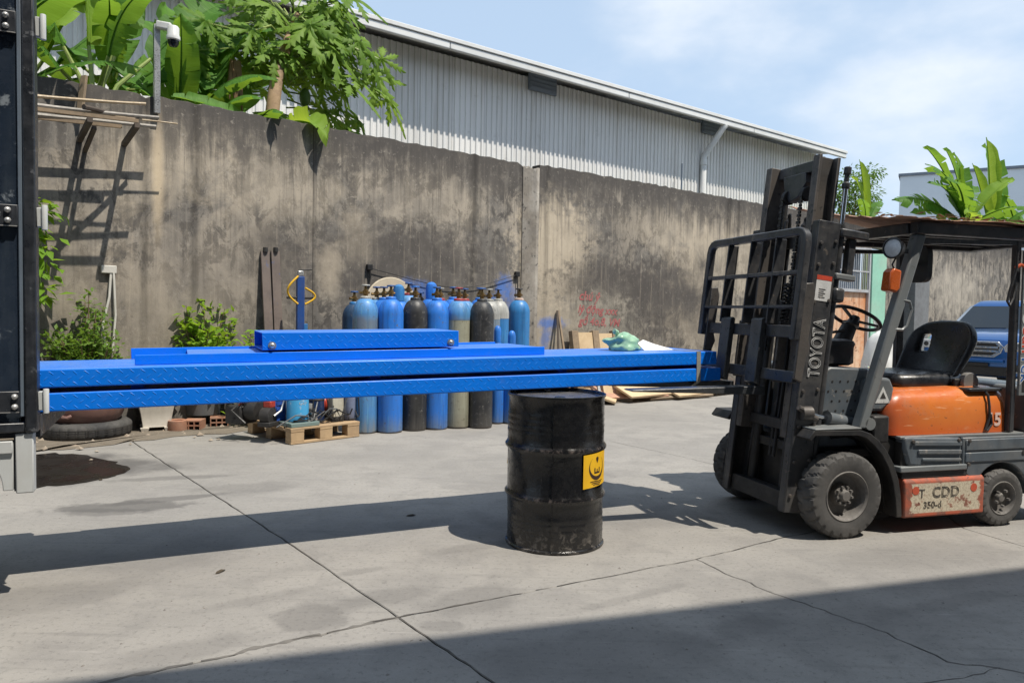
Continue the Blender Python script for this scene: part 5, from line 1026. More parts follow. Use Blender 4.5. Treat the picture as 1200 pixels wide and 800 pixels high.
# things on or against the wall
def onwall(px, py, y=0.0): a, z = wpx(px, py, y); return a, z
def wthing(name, label, cat, a, y=0.0, z=0.0, group=None): return thing(name, label, cat, MW @ Matrix.Translation((a, y, z)), group)
a, z = onwall(460, 348, -0.1)
M_CREAM = surf('cream board', (0.55, 0.48, 0.36), (0.47, 0.40, 0.30), 4, 0.7, dust=(0.3, 0.26, 0.2), dust_amt=0.3)
dk_ = wthing('round_board', 'cream round board leaning on the wall behind the blue gas cylinders', 'board', a, -0.05)
b = MB().lathe([(0.001, -0.015), (0.40, -0.015), (0.41, -0.008), (0.41, 0.008), (0.40, 0.015), (0.001, 0.015)], 40, (0, 0, 0), 'y'); b.xf(Matrix.Translation((0, -0.02, 1.46)) @ Matrix.Rotation(R(-3), 4, 'X')); b.build('disc', M_CREAM, dk_)
MB().bar((-0.05, -0.16, 0.0), (-0.05, -0.09, 1.08), 0.05, 0.05).build('prop', M_CREAM, dk_); MB().bar((0.12, -0.16, 0.0), (0.12, -0.09, 1.08), 0.05, 0.05).build('prop', M_CREAM, dk_)
M_CABLE = surf('black cable', (0.012, 0.012, 0.013), None, 20, 0.6)
c0 = Vector(onwall(432, 314) + (0,)); c1 = Vector(onwall(605, 322) + (0,))
cb = wthing('sagging_cable', 'thin black cable sagging along the wall above the gas cylinders', 'cable', c0.x, 0, 0)
L = c1.x - c0.x; pts = []
for i in range(21):
    f = i / 20; pts.append((L * f, -0.03, c0.y + (c1.y - c0.y) * f - 0.19 * 4 * f * (1 - f) * (1 - 0.25 * math.cos(f * 5))))
MB().tube(pts, 0.0055, 6).build('cable_run', M_CABLE, cb)
MB().tube([(0, -0.03, c0.y), (0.01, -0.035, c0.y - 0.12), (-0.01, -0.035, c0.y - 0.22), (0.0, -0.04, c0.y - 0.38)], 0.013, 6).build('drop_cable', M_CABLE, cb)
MB().tube([(L, -0.03, c1.y), (L + 0.01, -0.03, c1.y - 0.3)], 0.008, 6).build('drop_cable', M_CABLE, cb)
for q, zz in ((0, c0.y), (L, c1.y)): MB().box(q - 0.04, q + 0.04, -0.05, 0.002, zz - 0.03, zz + 0.05).build('hook', M_CABLE, cb, bev=0.006)
a, z = onwall(127, 316)
sb_ = wthing('socket_box', 'small white junction box with a hanging pale cable on the wall', 'junction box', a, 0, z)
M_WPL = surf('aged white plastic', (0.62, 0.60, 0.55), (0.5, 0.48, 0.43), 15, 0.6)
MB().box(-0.075, 0.075, -0.05, 0.003, -0.04, 0.045).build('box', M_WPL, sb_, bev=0.006)
MB().tube([(0.02, -0.03, -0.03), (0.0, -0.05, -0.3), (-0.07, -0.05, -0.62), (-0.05, -0.04, -0.8), (0.03, -0.04, -0.9), (0.06, -0.05, -0.5), (0.045, -0.04, -0.03)], 0.013, 6).build('cable', M_WPL, sb_)
# steel bars leaning on the wall
M_BAR = surf('rusty dark steel', (0.115, 0.092, 0.082), (0.17, 0.135, 0.115), 12, 0.7, wear=(0.03, 0.10, 0.32), wear_amt=0.05)
for lab, px, wd, y0 in (('left of the two rusty steel channels leaning on the wall', 311.5, 0.105, -0.34), ('right of the two rusty steel channels, its lower part daubed blue', 323.5, 0.105, -0.30)):
    a, z = onwall(px, 298, -0.06); o = wthing('steel_channel', lab, 'steel bar', a, 0, 0, 'steel channels leaning on the wall')
    b = MB().box(-wd/2, wd/2, -0.006, 0, 0, z + 0.06); b.box(-wd/2, -wd/2 + 0.006, 0, 0.03, 0, z + 0.06); b.box(wd/2 - 0.006, wd/2, 0, 0.03, 0, z + 0.06)
    b.xf(Matrix.Translation((0, y0, 0)) @ Matrix.Rotation(-math.atan2(-y0 - 0.04, z), 4, 'X')); b.build('channel', M_BAR, o)
    kn = MB().tube([(0, y0 + (-y0 - 0.04) - 0.005, z + 0.03), (0, -0.045, z + 0.085)], 0.03, 10); kn.build('knob', M_FDRK, o)
    if px > 320:
        b = MB().box(-wd/2 + 0.008, wd/2 - 0.004, -0.0085, -0.0065, 0.45, z * 0.52); b.xf(Matrix.Translation((0, y0, 0)) @ Matrix.Rotation(-math.atan2(-y0 - 0.04, z), 4, 'X')); b.build('blue_daub', C_LB, o)
# blue hand trolley with yellow hose
a, z = onwall(352, 322, -0.45)
M_YH = surf('yellow hose', (0.72, 0.42, 0.02), (0.62, 0.36, 0.02), 20, 0.45)
tl_ = wthing('cylinder_trolley', 'upright blue steel trolley post with yellow hose loops beside the gas cylinders', 'trolley', a, -0.45)
zt_ = z
MB().box(-0.045, 0.045, -0.03, 0.03, 0.06, zt_ - 0.02).build('post', surf('deep blue post paint', (0.02, 0.075, 0.27), (0.025, 0.06, 0.20), 8, 0.45), tl_, bev=0.006); MB().box(-0.035, 0.035, -0.025, 0.025, zt_ - 0.019, zt_ + 0.05).build('post_cap', M_STEEL, tl_, bev=0.01)
MB().tube([(-0.02, 0, zt_ + 0.055), (0.14, -0.02, zt_ + 0.07)], 0.009, 6).build('crank', M_FDRK, tl_); MB().box(-0.17, 0.19, -0.015, 0.015, zt_ - 0.30, zt_ - 0.27).build('cross_bar', M_FDRK, tl_, bev=0.004)
MB().box(-0.2, 0.2, -0.2, 0.2, 0.0, 0.05).build('foot', M_FDRK, tl_); MB().box(0.046, 0.09, -0.02, 0.02, 0.5, zt_ - 0.6).build('side_rail', C_TB, tl_, bev=0.004)
for s_ in (-1, 1):
    pts = [(s_ * (0.04 + 0.13 * math.sin(PI * i / 12)), -0.03 - 0.02 * math.sin(PI * i / 6), zt_ - 0.02 - 0.34 * (i / 12)) for i in range(13)] if s_ < 0 else [(0.05 + 0.13 * math.sin(PI * i / 12), -0.03, zt_ - 0.16 - 0.20 * (i / 12)) for i in range(13)]
    MB().tube(pts, 0.013, 8).build('yellow_hose', M_YH, tl_)

# bamboo poles on a timber wall bracket
M_WOOD = surf('weathered timber', (0.30, 0.22, 0.14), (0.20, 0.15, 0.10), 8, 0.8, streak=(0.10, 0.08, 0.06), streak_amt=0.4); M_BAM = surf('dry bamboo', (0.46, 0.36, 0.23), (0.36, 0.27, 0.17), 9, 0.6); M_BAM2 = surf('grey bamboo', (0.36, 0.33, 0.29), (0.25, 0.23, 0.20), 9, 0.7)
M_DW = surf('dark old timber', (0.055, 0.042, 0.032), (0.09, 0.07, 0.055), 9, 0.85)
bk = wthing('wall_rack', 'dark timber bracket rack fixed high on the wall carrying bamboo poles', 'rack', -4.35, 0, 3.24)
for x0 in (-0.75, -0.05, 0.38):
    MB().bar((x0, 0.0, -0.05 + 0.04 * x0), (x0, -0.72, 0.03 + 0.04 * x0), 0.05, 0.05).build('rack_arm', M_DW, bk)
MB().bar((-1.6, -0.66, 0.02), (0.40, -0.66, 0.10), 0.035, 0.035).build('rack_rail', M_WOOD, bk); MB().bar((-1.6, -0.34, 0.0), (0.30, -0.34, 0.085), 0.035, 0.035).build('rack_rail', M_WOOD, bk)
MB().bar((0.0, 0.0, -0.16), (0.02, -0.5, 0.0), 0.04, 0.04).build('rack_brace', M_DW, bk)
def pole(lab, p0, p1, r, mat):
    o = wthing('bamboo_pole', lab, 'pole', -4.35, 0, 3.24, 'poles lying on the wall rack'); p0 = Vector(p0); p1 = Vector(p1); pts = []; rr = []
    n = 12
    for i in range(n + 1):
        f = i / n; pts.append(p0 + (p1 - p0) * f + Vector((0, 0, 0.012 * math.sin(f * 5 + r * 300)))); rr.append(r * (1 - 0.35 * f) * (1.12 if i % 3 == 0 else 1.0))
    MB().tube(pts, rr, 8).build('stem', mat, o); return o
pole('long straw coloured bamboo pole tilted up to the right, topmost on the wall rack', (-1.6, -0.45, 0.10), (0.52, -0.42, 0.36), 0.022, M_BAM)
pole('thin pale cane sticking out farthest to the right on the wall rack', (-0.6, -0.36, 0.12), (0.86, -0.34, 0.20), 0.012, M_BAM)
pole('grey bamboo pole lying at the front edge of the wall rack', (-1.7, -0.60, 0.06), (0.62, -0.56, 0.19), 0.026, M_BAM2)
pole('thick grey bamboo pole in the middle of the wall rack', (-1.7, -0.26, 0.05), (0.66, -0.24, 0.15), 0.030, M_BAM2)
pole('short brown pole poking from under the others on the wall rack', (-0.9, -0.50, 0.09), (0.40, -0.50, 0.16), 0.018, M_WOOD)
pole('knobbly grey stick lying across the right end of the wall rack', (-0.1, -0.68, 0.14), (0.52, -0.30, 0.21), 0.026, M_DW)
o = wthing('timber_stake', 'short pale timber stake standing against the wall top above the rack', 'stake', wpx(92, 100)[0], -0.05, 3.45)
MB().bar((0, -0.02, 0.0), (0.05, 0.01, 0.42), 0.075, 0.03).build('stake', M_WOOD, o)
# surveillance camera pole
a, z = onwall(184, 133, -0.06); zt2 = wpx(187, 30, -0.06)[1]
cm = wthing('security_camera', 'white dome security camera on a steel pole above the wall', 'camera', a, -0.05, z)
M_WCAM = surf('white camera housing', (0.72, 0.72, 0.70), None, 10, 0.35)
MB().box(-0.032, 0.032, -0.032, 0.032, 0.0, zt2 - z).build('pole', M_STEEL, cm, bev=0.004)
hz_ = zt2 - z - 0.02
MB().bar((-0.01, -0.04, hz_ + 0.01), (0.13, -0.12, hz_ - 0.01), 0.075, 0.085).build('arm', M_WCAM, cm, bev=0.016, seg=3)
MB().lathe([(0.001, 0.035), (0.052, 0.032), (0.064, 0.015), (0.064, -0.065), (0.073, -0.08), (0.073, -0.115), (0.06, -0.125)], 24, (0.145, -0.13, hz_ - 0.03)).build('housing', M_WCAM, cm)
MB().lathe([(0.060, 0.0), (0.058, -0.04), (0.042, -0.07), (0.001, -0.082)], 24, (0.145, -0.13, hz_ - 0.15)).build('dome', surf('dark dome', (0.01, 0.012, 0.016), None, 10, 0.08), cm)

# ------------------------------------------------------------------ flower pots, tyre, bricks
M_TERRA = surf('dull terracotta glaze', (0.20, 0.105, 0.085), (0.145, 0.080, 0.068), 6, 0.45, dust=(0.25, 0.20, 0.17), dust_amt=0.3)
M_WPOT = surf('chalky white planter', (0.66, 0.62, 0.54), (0.55, 0.51, 0.44), 6, 0.8, streak=(0.25, 0.21, 0.16), streak_amt=0.4); M_GPOT = surf('grey plastic pot', (0.085, 0.095, 0.105), (0.12, 0.125, 0.13), 8, 0.6, dust=(0.22, 0.2, 0.17), dust_amt=0.3)
M_BRICK = surf('pale red clay', (0.36, 0.17, 0.10), (0.28, 0.13, 0.08), 14, 0.9, dust=(0.3, 0.25, 0.2), dust_amt=0.4, bump=0.3); M_SOIL = surf('potting soil', (0.05, 0.038, 0.028), (0.08, 0.06, 0.045), 30, 0.95, bump=0.5)
p = gp(102, 518); p = p + Vector((p.x, p.y, 0)).normalized() * 0.42
ot = thing('old_tyre', 'worn truck tyre lying flat on the concrete under the clay bowl', 'tyre', loc=(p.x, p.y, 0.005))
prof = [(0.31, 0.015), (0.33, 0.0), (0.39, 0.0), (0.425, 0.025), (0.435, 0.05), (0.435, 0.125), (0.425, 0.15), (0.39, 0.175), (0.33, 0.175), (0.31, 0.16), (0.30, 0.09)]
n = 120; rings = []
for i in range(n):
    a = 2*PI*i/n; g_ = 0.010 if i % 4 == 0 else 0
    rings.append([((r_ - (g_ if r_ > 0.42 else 0)) * math.cos(a), (r_ - (g_ if r_ > 0.42 else 0)) * math.sin(a), z) for r_, z in prof])
b = MB(); k = len(prof); b.add([q for r_ in rings for q in r_], [(i*k+j, i*k+(j+1) % k, ((i+1) % n)*k+(j+1) % k, ((i+1) % n)*k+j) for i in range(n) for j in range(k)]); b.build('tread_carcass', M_TYRE, ot, sharp=40)
for zz in (0.065, 0.0875, 0.11): MB().lathe([(0.4362, zz - 0.006), (0.4362, zz + 0.006)], 60, cap=False).build('tread_groove', M_FDRK, ot)
bo = thing('clay_bowl', 'wide brown clay bowl planter resting on the old tyre', 'plant pot', loc=(p.x, p.y, 0.135))
MB().lathe([(0.20, 0.0), (0.275, 0.012), (0.325, 0.065), (0.355, 0.13), (0.37, 0.20), (0.38, 0.28), (0.40, 0.31), (0.40, 0.335), (0.365, 0.335), (0.35, 0.29)], 48).build('bowl', M_TERRA, bo); MB().lathe([(0.352, 0.29), (0.2, 0.30), (0.001, 0.305)], 32).build('soil', M_SOIL, bo)
MB().tube([(-0.06, -0.355, 0.13), (-0.02, -0.385, 0.115), (0.02, -0.385, 0.115), (0.05, -0.36, 0.13)], 0.02, 8).build('lug', M_TERRA, bo)
P_bowl = Vector((p.x, p.y, 0.435))
q = gp(183, 507); q = q + Vector((q.x, q.y, 0)).normalized() * 0.18
wpn = thing('square_planter', 'chalky white square planter with small feet between the bowl and the bricks', 'plant pot', loc=(q.x, q.y, 0.004), rz=R(28))
def sq(h, z): return [(-h, -h, z), (h, -h, z), (h, h, z), (-h, h, z)]
MB().loft([sq(0.145, 0.05), sq(0.14, 0.07), sq(0.165, 0.22), sq(0.19, 0.34), sq(0.21, 0.42), sq(0.225, 0.425), sq(0.225, 0.48), sq(0.19, 0.48), sq(0.18, 0.44)]).build('planter_body', M_WPOT, wpn, bev=0.008)
for x in (-0.12, 0.12):
    for y in (-0.12, 0.12): MB().loft([sq(0.032, 0), sq(0.045, 0.052)]).xf(Matrix.Translation((x, y, 0))).build('foot', M_WPOT, wpn, bev=0.004)
q2 = gp(238, 500); q2 = q2 + Vector((q2.x, q2.y, 0)).normalized() * 0.2
def brick(lab, px, py, rz, rows=True):
    c = gp(px, py); o = thing('hollow_brick', lab, 'brick', loc=(c.x, c.y, 0.004), rz=rz, group='hollow bricks under the grey pot')
    b = MB(); L, D, Hh = 0.10, 0.20, 0.115; x = [-L, -0.088, -0.054, -0.038, -0.006, 0.006, 0.038, 0.054, 0.088, L]
    for z0, z1 in ((0, 0.012), (0.050, 0.064), (0.102, Hh)): b.box(-L, L, 0, D, z0, z1)
    for x0, x1 in ((-L, -0.088), (-0.037, -0.025), (0.025, 0.037), (0.088, L)):
        b.box(x0, x1, 0.0005, D - .0005, 0.0125, 0.0495); b.box(x0, x1, 0.0005, D - .0005, 0.0645, 0.1015)
    b.build('brick_body', M_BRICK, o); MB().box(-0.086, 0.086, D - 0.06, D - 0.05, 0.013, 0.049).build('core_dark', M_SOIL, o); MB().box(-0.086, 0.086, D - 0.06, D - 0.05, 0.065, 0.101).build('core_dark', M_SOIL, o); return o
brick('left hollow clay brick under the grey pot, its holes facing out', 224, 505, R(6)); brick('right hollow clay brick under the grey pot, turned slightly', 257, 501, R(22))
brick('rear left hollow clay brick under the grey pot', 226, 497.5, R(5)); brick('rear right hollow clay brick under the grey pot', 255, 495, R(15))
gpn = thing('grey_pot', 'round grey plastic pot standing on hollow bricks by the wall', 'plant pot', loc=(q2.x, q2.y, 0.122))
MB().lathe([(0.17, 0), (0.19, 0.01), (0.215, 0.30), (0.225, 0.305), (0.225, 0.34), (0.205, 0.34), (0.2, 0.31)], 36).build('pot', M_GPOT, gpn); MB().lathe([(0.203, 0.31), (0.001, 0.32)], 24).build('soil', M_SOIL, gpn)
P_gpot = Vector((q2.x, q2.y, 0.44))
c = gp(208, 505); cs = thing('clay_stub', 'round broken clay pipe stub beside the white planter', 'pipe', loc=(c.x, c.y, 0.003)); MB().lathe([(0.10, 0), (0.105, 0.02), (0.10, 0.12), (0.085, 0.13), (0.07, 0.12), (0.07, 0.03)], 24).build('stub', M_BRICK, cs)
# wooden slats standing behind the pots
for lab, px, py, wd, hgt in (('narrow grey board standing behind the small shrub', 292, 487, 0.10, 1.22), ('short pale board on end left of the pallet', 279, 489, 0.11, 0.62), ('dark board on end behind the pallet', 287, 488, 0.11, 0.55)):
    c = gp(px, py); o = thing('board', lab, 'board', loc=(c.x, c.y, 0.0), rz=WANG); b = MB().box(-wd/2, wd/2, 0, 0.025, 0, hgt); b.xf(Matrix.Rotation(R(-5), 4, 'X')); b.build('plank', M_WOOD if 'dark' not in lab else M_DW, o, bev=0.004)

# ------------------------------------------------------------------ pallet with machines
M_PAL = surf('raw pallet wood', (0.47, 0.33, 0.185), (0.36, 0.245, 0.14), 6, 0.8, streak=(0.20, 0.13, 0.08), streak_amt=0.35, dust=(0.22, 0.18, 0.14), dust_amt=0.3)
pc0 = gp(341, 521.5); pc1 = gp(421, 511.5); pc2 = gp(278, 503)
ux = (pc1 - pc0); LW = ux.length; ux.normalize(); uy = Vector((-ux.y, ux.x, 0)); LD = 1.0
pa_ = thing('wooden_pallet', 'raw wooden pallet carrying small pumps in front of the wall', 'pallet', loc=(pc0.x, pc0.y, 0.004), rz=math.atan2(ux.y, ux.x))
for j in range(3):
    for i in range(3):
        x = i * (LW - 0.15) / 2; y = j * (LD - 0.12) / 2; MB().box(x, x + 0.15, y, y + 0.12, 0.024, 0.124).build('pallet_block', M_PAL, pa_, bev=0.004)
for j in range(3): y = j * (LD - 0.12) / 2; MB().box(-0.002, LW + 0.002, y - 0.002, y + 0.122, 0.0, 0.0235).build('bottom_board', M_PAL, pa_, bev=0.003)
for i in range(3): x = i * (LW - 0.15) / 2; MB().box(x - 0.001, x + 0.151, -0.003, LD + 0.003, 0.1245, 0.146).build('stringer_board', M_PAL, pa_, bev=0.003)
for j in range(6): y = j * (LD - 0.13) / 5; MB().box(-0.004, LW + 0.004, y - 0.004, y + 0.126, 0.1465, 0.168).build('deck_board', M_PAL, pa_, bev=0.003)
MPA = Matrix.Translation((pc0.x, pc0.y, 0.004 + 0.1685)) @ Matrix.Rotation(math.atan2(ux.y, ux.x), 4, 'Z')
def onpal(name, lab, cat, x, y, rz=0, g_=None): return thing(name, lab, cat, MPA @ Matrix.Translation((x, y, 0)) @ Matrix.Rotation(rz, 4, 'Z'), g_)
M_BLM = surf('blue machine enamel', (0.02, 0.08, 0.34), (0.02, 0.065, 0.27), 8, 0.35); M_DBM = surf('dark blue enamel', (0.012, 0.025, 0.075), None, 8, 0.3); M_LTB = surf('light blue tank enamel', (0.05, 0.32, 0.58), (0.05, 0.26, 0.50), 6, 0.4, wear=(0.5, 0.5, 0.5), wear_amt=0.05); M_REDM = surf('red machine enamel', (0.42, 0.05, 0.03), None, 8, 0.4); M_CRM = surf('cream canister', (0.52, 0.49, 0.40), (0.42, 0.40, 0.33), 8, 0.5); M_GRN = surf('green grey tray', (0.12, 0.20, 0.18), (0.16, 0.20, 0.19), 12, 0.7)
def tank(name, lab, x, y, r, h, mat, word=None):
    o = onpal(name, lab, 'pump', x, y)
    MB().lathe([(r*.9, 0), (r, 0.012), (r, h*.78), (r*.93, h*.84), (r*.94, h*.86), (r*.85, h*.95), (r*.3, h), (0.001, h)], 28).build('tank', mat, o)
    MB().lathe([(r*1.01, h*.80), (r*1.04, h*.81), (r*1.04, h*.85), (r*1.01, h*.86)], 28).build('clamp_ring', M_FDRK, o)
    MB().lathe([(r*.35, h), (r*.35, h + .03), (r*.2, h + .04), (r*.2, h + .075), (0.001, h + .08)], 16).build('head', M_FDRK, o)
    MB().tube([(r*.3, 0, h + .03), (r*1.1, -0.03, h + .05), (r*1.35, -0.05, h*.6), (r*1.2, -0.08, h*.15), (r*.4, -r*1.15, 0.02), (-r*.9, -r*.9, 0.02)], 0.008, 6).build('hose', M_CABLE, o)
    if word:
        me = text_mesh(word, 0.055, extrude=0.0006, align='CENTER', shear=0.3)
        for vv in me.vertices: a_ = vv.co.x / r; vv.co = Vector(((r + 0.001) * math.sin(a_), -(r + 0.001) * math.cos(a_), h*.55 + vv.co.y))
        me.materials.clear(); me.materials.append(M_WHT); put('printing', me, o)
    return o
tr2 = onpal('drip_tray', 'green grey metal drip tray at the front of the pallet', 'tray', 0.15, 0.18); MB().box(-0.14, 0.19, -0.165, 0.14, 0, 0.045).build('tray', M_GRN, tr2, bev=0.006)
o = tank('paint_tank', 'light blue lettered pressure tank standing in the drip tray', 0.165, 0.17, 0.115, 0.34, M_LTB, 'Caiy'); o.matrix_world = MPA @ Matrix.Translation((0.165, 0.17, 0.0455))
tank('pump_bottle', 'dark blue pump bottle behind the hose in the pallet middle', 0.44, 0.26, 0.085, 0.30, M_DBM); tank('pump_bottle', 'slim grey blue pump bottle at the right end of the pallet', 0.80, 0.16, 0.062, 0.36, surf('grey blue enamel', (0.17, 0.20, 0.30), None, 8, 0.4))
o = onpal('canister', 'cream square canister on the right half of the pallet', 'canister', 0.66, 0.22, 0.1); MB().box(-0.075, 0.075, -0.05, 0.05, 0.04, 0.30).build('can', M_CRM, o, bev=0.012); MB().lathe([(0.03, 0), (0.03, 0.03)], 14, (0.03, 0, 0.30)).build('cap', M_FDRK, o); MB().box(-0.09, 0.09, -0.06, 0.06, 0.0, 0.0395).build('foot', M_FDRK, o)
o = onpal('blue_motor', 'upright bright blue motor box at the left of the pallet', 'motor', 0.02, 0.36, 0.25); MB().box(-0.075, 0.075, -0.07, 0.07, 0.0, 0.36).build('case', M_BLM, o, bev=0.012)
for i in range(5): MB().box(-0.06, 0.06, -0.078, -0.0705, 0.05 + i*0.055, 0.075 + i*0.055).build('fin', M_BLM, o)
MB().tube([(0.06, -0.1, 0.05), (0.14, -0.14, 0.15), (0.10, -0.1, 0.30), (0.02, -0.02, 0.37)], 0.009, 6).build('hose', M_CABLE, o)
o = onpal('red_motor', 'small red motor at the back of the pallet', 'motor', 0.62, 0.45); MB().lathe([(0.001, -0.1), (0.08, -0.1), (0.09, -0.08), (0.09, 0.08), (0.05, 0.11), (0.001, 0.11)], 20, (0, 0, 0.17), 'x').build('case', M_REDM, o); MB().box(-0.09, 0.09, -0.07, 0.07, 0, 0.09).build('base', M_FDRK, o, bev=0.006)
for i in range(5): MB().lathe([(0.094, -0.01), (0.097, 0), (0.094, 0.01)], 20, (-0.06 + i*0.03, 0, 0.17), 'x', cap=False).build('fin', M_REDM, o)
o = onpal('engine', 'grimy black engine with red bits at the left rear of the pallet', 'engine', -0.22, 0.68, 0.4); rr = random.Random(11)
MB().box(-0.13, 0.13, -0.11, 0.11, 0.0, 0.20).build('block', M_FDRK, o, bev=0.02); MB().lathe([(0.05, -0.14), (0.10, -0.13), (0.11, 0), (0.06, 0.03)], 18, (0, -0.12, 0.15), 'y').build('flywheel', M_FDRK, o); MB().box(-0.05, 0.09, -0.15, 0.0, 0.205, 0.29).build('cover', M_REDM, o, bev=0.015)
for i in range(6):
    MB().tube([(rr.uniform(-.15,.15), rr.uniform(-.16,.1), rr.uniform(.05,.3)) for _ in range(4)], 0.009, 6).build('cable', M_CABLE if i % 2 else M_REDM, o)
MB().tube([(-0.16, -0.2, 0.03), (-0.2, -0.05, 0.16), (-0.05, -0.16, 0.33), (0.1, -0.2, 0.2)], 0.012, 7).build('handle', M_FDRK, o)
o = onpal('hand_winch', 'greasy black chain winch at the front left corner of the pallet', 'winch', -0.10, 0.30, 0.5); MB().lathe([(0.05, -0.06), (0.09, -0.055), (0.095, 0.0), (0.09, 0.055), (0.05, 0.06)], 18, (0, 0, 0.11), 'y').build('drum', M_FDRK, o); MB().box(-0.09, 0.09, -0.075, 0.075, 0.0, 0.05).build('base', M_FDRK, o, bev=0.008); MB().box(-0.03, 0.07, -0.05, 0.05, 0.19, 0.27).build('gear_case', M_REDM, o, bev=0.015); MB().tube([(0, -0.07, 0.11), (0.08, -0.10, 0.16), (0.15, -0.10, 0.28)], 0.012, 7).build('crank', M_STEEL, o)
o = onpal('valve_block', 'dark valve block with silver fittings between the blue tank and the dark bottle', 'valve', 0.335, 0.22, 0.2); MB().box(-0.05, 0.05, -0.05, 0.05, 0, 0.16).build('block', M_FDRK, o, bev=0.01)
for i in range(4): MB().lathe([(0.016, -0.02), (0.018, 0), (0.012, 0.02)], 10, (-0.025 + 0.05 * (i % 2), -0.06, 0.05 + 0.06 * (i // 2)), 'y').build('fitting', M_STEEL, o)
MB().lathe([(0.035, 0), (0.036, 0.05), (0.001, 0.055)], 14, (0, 0, 0.161)).build('gauge', M_STEEL, o)
o = onpal('hose_bundle', 'loops of thin black and grey hose tangled across the pallet front', 'hose', 0.42, 0.10)
for i in range(7):
    MB().tube([(-0.5 + 0.1*i + rr.uniform(-.05,.05), rr.uniform(-.06,.02), 0.012), (-0.35 + 0.1*i, rr.uniform(-.08,0), 0.05 + rr.uniform(0,.12)), (-0.2 + .1*i, rr.uniform(-.05,.06), 0.02 + rr.uniform(0, .2)), (-0.12 + .09*i, rr.uniform(-.05,.1), rr.uniform(.02,.1)), (0.0 + .07*i, rr.uniform(-.05,.1), rr.uniform(.1,.28))], 0.008, 6).build('hose', M_CABLE if i % 4 else M_GPOT, o)
o = onpal('grease_pump', 'squat grey pump motor with cooling fins in the rear middle of the pallet', 'motor', 0.30, 0.58); MB().lathe([(0.001, -0.12), (0.09, -0.12), (0.10, -0.10)] + [(0.105 if i % 2 else 0.094, -0.09 + i * 0.016) for i in range(12)] + [(0.05, 0.12), (0.001, 0.13)], 20, (0, 0, 0.15), 'x').build('case', M_GPOT, o); MB().box(-0.1, 0.1, -0.08, 0.08, 0, 0.06).build('base', M_FDRK, o, bev=0.006); MB().box(-0.05, 0.05, -0.05, 0.03, 0.24, 0.32).build('terminal_box', M_FDRK, o, bev=0.01)
o = onpal('air_filter', 'black ribbed filter between the tanks on the pallet', 'filter', 0.30, 0.42); MB().lathe([(0.07, 0), (0.075, 0.01)] + [(0.075 if i % 2 else 0.066, 0.02 + i * 0.02) for i in range(11)] + [(0.03, 0.26)], 20).build('filter', M_FDRK, o)

# ------------------------------------------------------------------ timber scraps and debris by the wall on the right
M_PLY = surf('pale raw timber', (0.58, 0.44, 0.27), (0.47, 0.34, 0.20), 5, 0.8, streak=(0.28, 0.2, 0.13), streak_amt=0.4)
a0, _ = wpx(662, 400); a1_, _ = wpx(716, 400); zt3 = wpx(690, 388, -0.12)[1]
up = wthing('upright_pallet', 'pale wooden pallet standing on edge against the wall beyond the platforms', 'pallet', a0, -0.05)
w_ = a1_ - a0
def lean(b): return b.xf(Matrix.Translation((0, -0.30, 0.0)) @ Matrix.Rotation(R(-10), 4, 'X'))
for i in range(3): x = i * (w_ - 0.14) / 2; lean(MB().box(x, x + 0.14, -0.02, 0.075, 0, zt3 + 0.03)).build('stringer', M_WOOD, up, bev=0.006)
for i in range(3): z0 = 0.03 + i * 0.2; lean(MB().box(0.0, w_, -0.045, -0.0205, z0, z0 + 0.12)).build('slat', M_PLY, up, bev=0.004)
lean(MB().box(0.145, w_/2 - 0.075, 0.0, 0.02, 0.05, zt3)).build('back_board', M_PLY, up); lean(MB().box(w_/2 + 0.075, w_ - 0.145, 0.0, 0.02, 0.05, zt3 - 0.02)).build('back_board', M_PLY, up)
for lab, px0, px1, mt_ in (('dark pole leaning on the wall left of the upright pallet', 650, 654, M_DW), ('pale pole leaning on the wall left of the upright pallet', 663, 655, M_WOOD)):
    ab, _ = wpx(px0, 410, -0.3); at_, zt4 = wpx(px1, 364, -0.05); o = wthing('leaning_pole', lab, 'pole', ab, 0, 0, 'poles leaning by the upright pallet'); MB().bar((0, -0.45, 0.0), (at_ - ab, -0.03, zt4), 0.034, 0.034).build('pole', mt_, o, bev=0.004)
rr = random.Random(21)
specs = [(722, 471, 0.9, R(80), M_PLY, 'short pale plank end right of the drum'), (745, 470.5, 1.3, R(25), surf('pinkish plank', (0.50, 0.29, 0.20), None, 5, 0.8), 'pinkish plank lying flat behind the drum'), (775, 469.5, 1.5, R(40), M_PLY, 'broad pale plank in the middle of the debris'), (800, 468, 1.4, R(30), M_WOOD, 'brown plank overlapping the pale ones'), (826, 466, 1.5, R(42), M_PLY, 'pale plank near the fork tips'), (852, 463, 1.1, R(35), M_DW, 'dark kerb timber below the forks')]
for i, (px, py, L, rz, mt_, lab) in enumerate(specs):
    c = gp(px, py); o = thing('scrap_plank', lab, 'plank', loc=(c.x, c.y, 0.02 + 0.03 * (i % 3)), rz=rz, group='scrap planks on the ground by the wall'); b = MB().box(-L/2, L/2, 0, 0.42, 0, 0.035); b.xf(Matrix.Rotation(R(rr.uniform(16, 26)), 4, 'X')); b.build('plank', mt_, o, bev=0.004)
c = gp(722, 471); fr_o = thing('window_frame', 'small grey rectangular window frame with boards leaning just right of the drum', 'window frame', loc=(c.x, c.y, 0.008), rz=R(20))
b = MB()
for x in (-0.28, 0.26): b.box(x, x + 0.04, 0, 0.04, 0, 0.62)
b.box(-0.24, 0.26, 0.001, 0.039, 0.0, 0.05); b.box(-0.24, 0.26, 0.001, 0.039, 0.55, 0.61); b.xf(Matrix.Rotation(R(-24), 4, 'X')); b.build('rim', M_STEEL, fr_o)
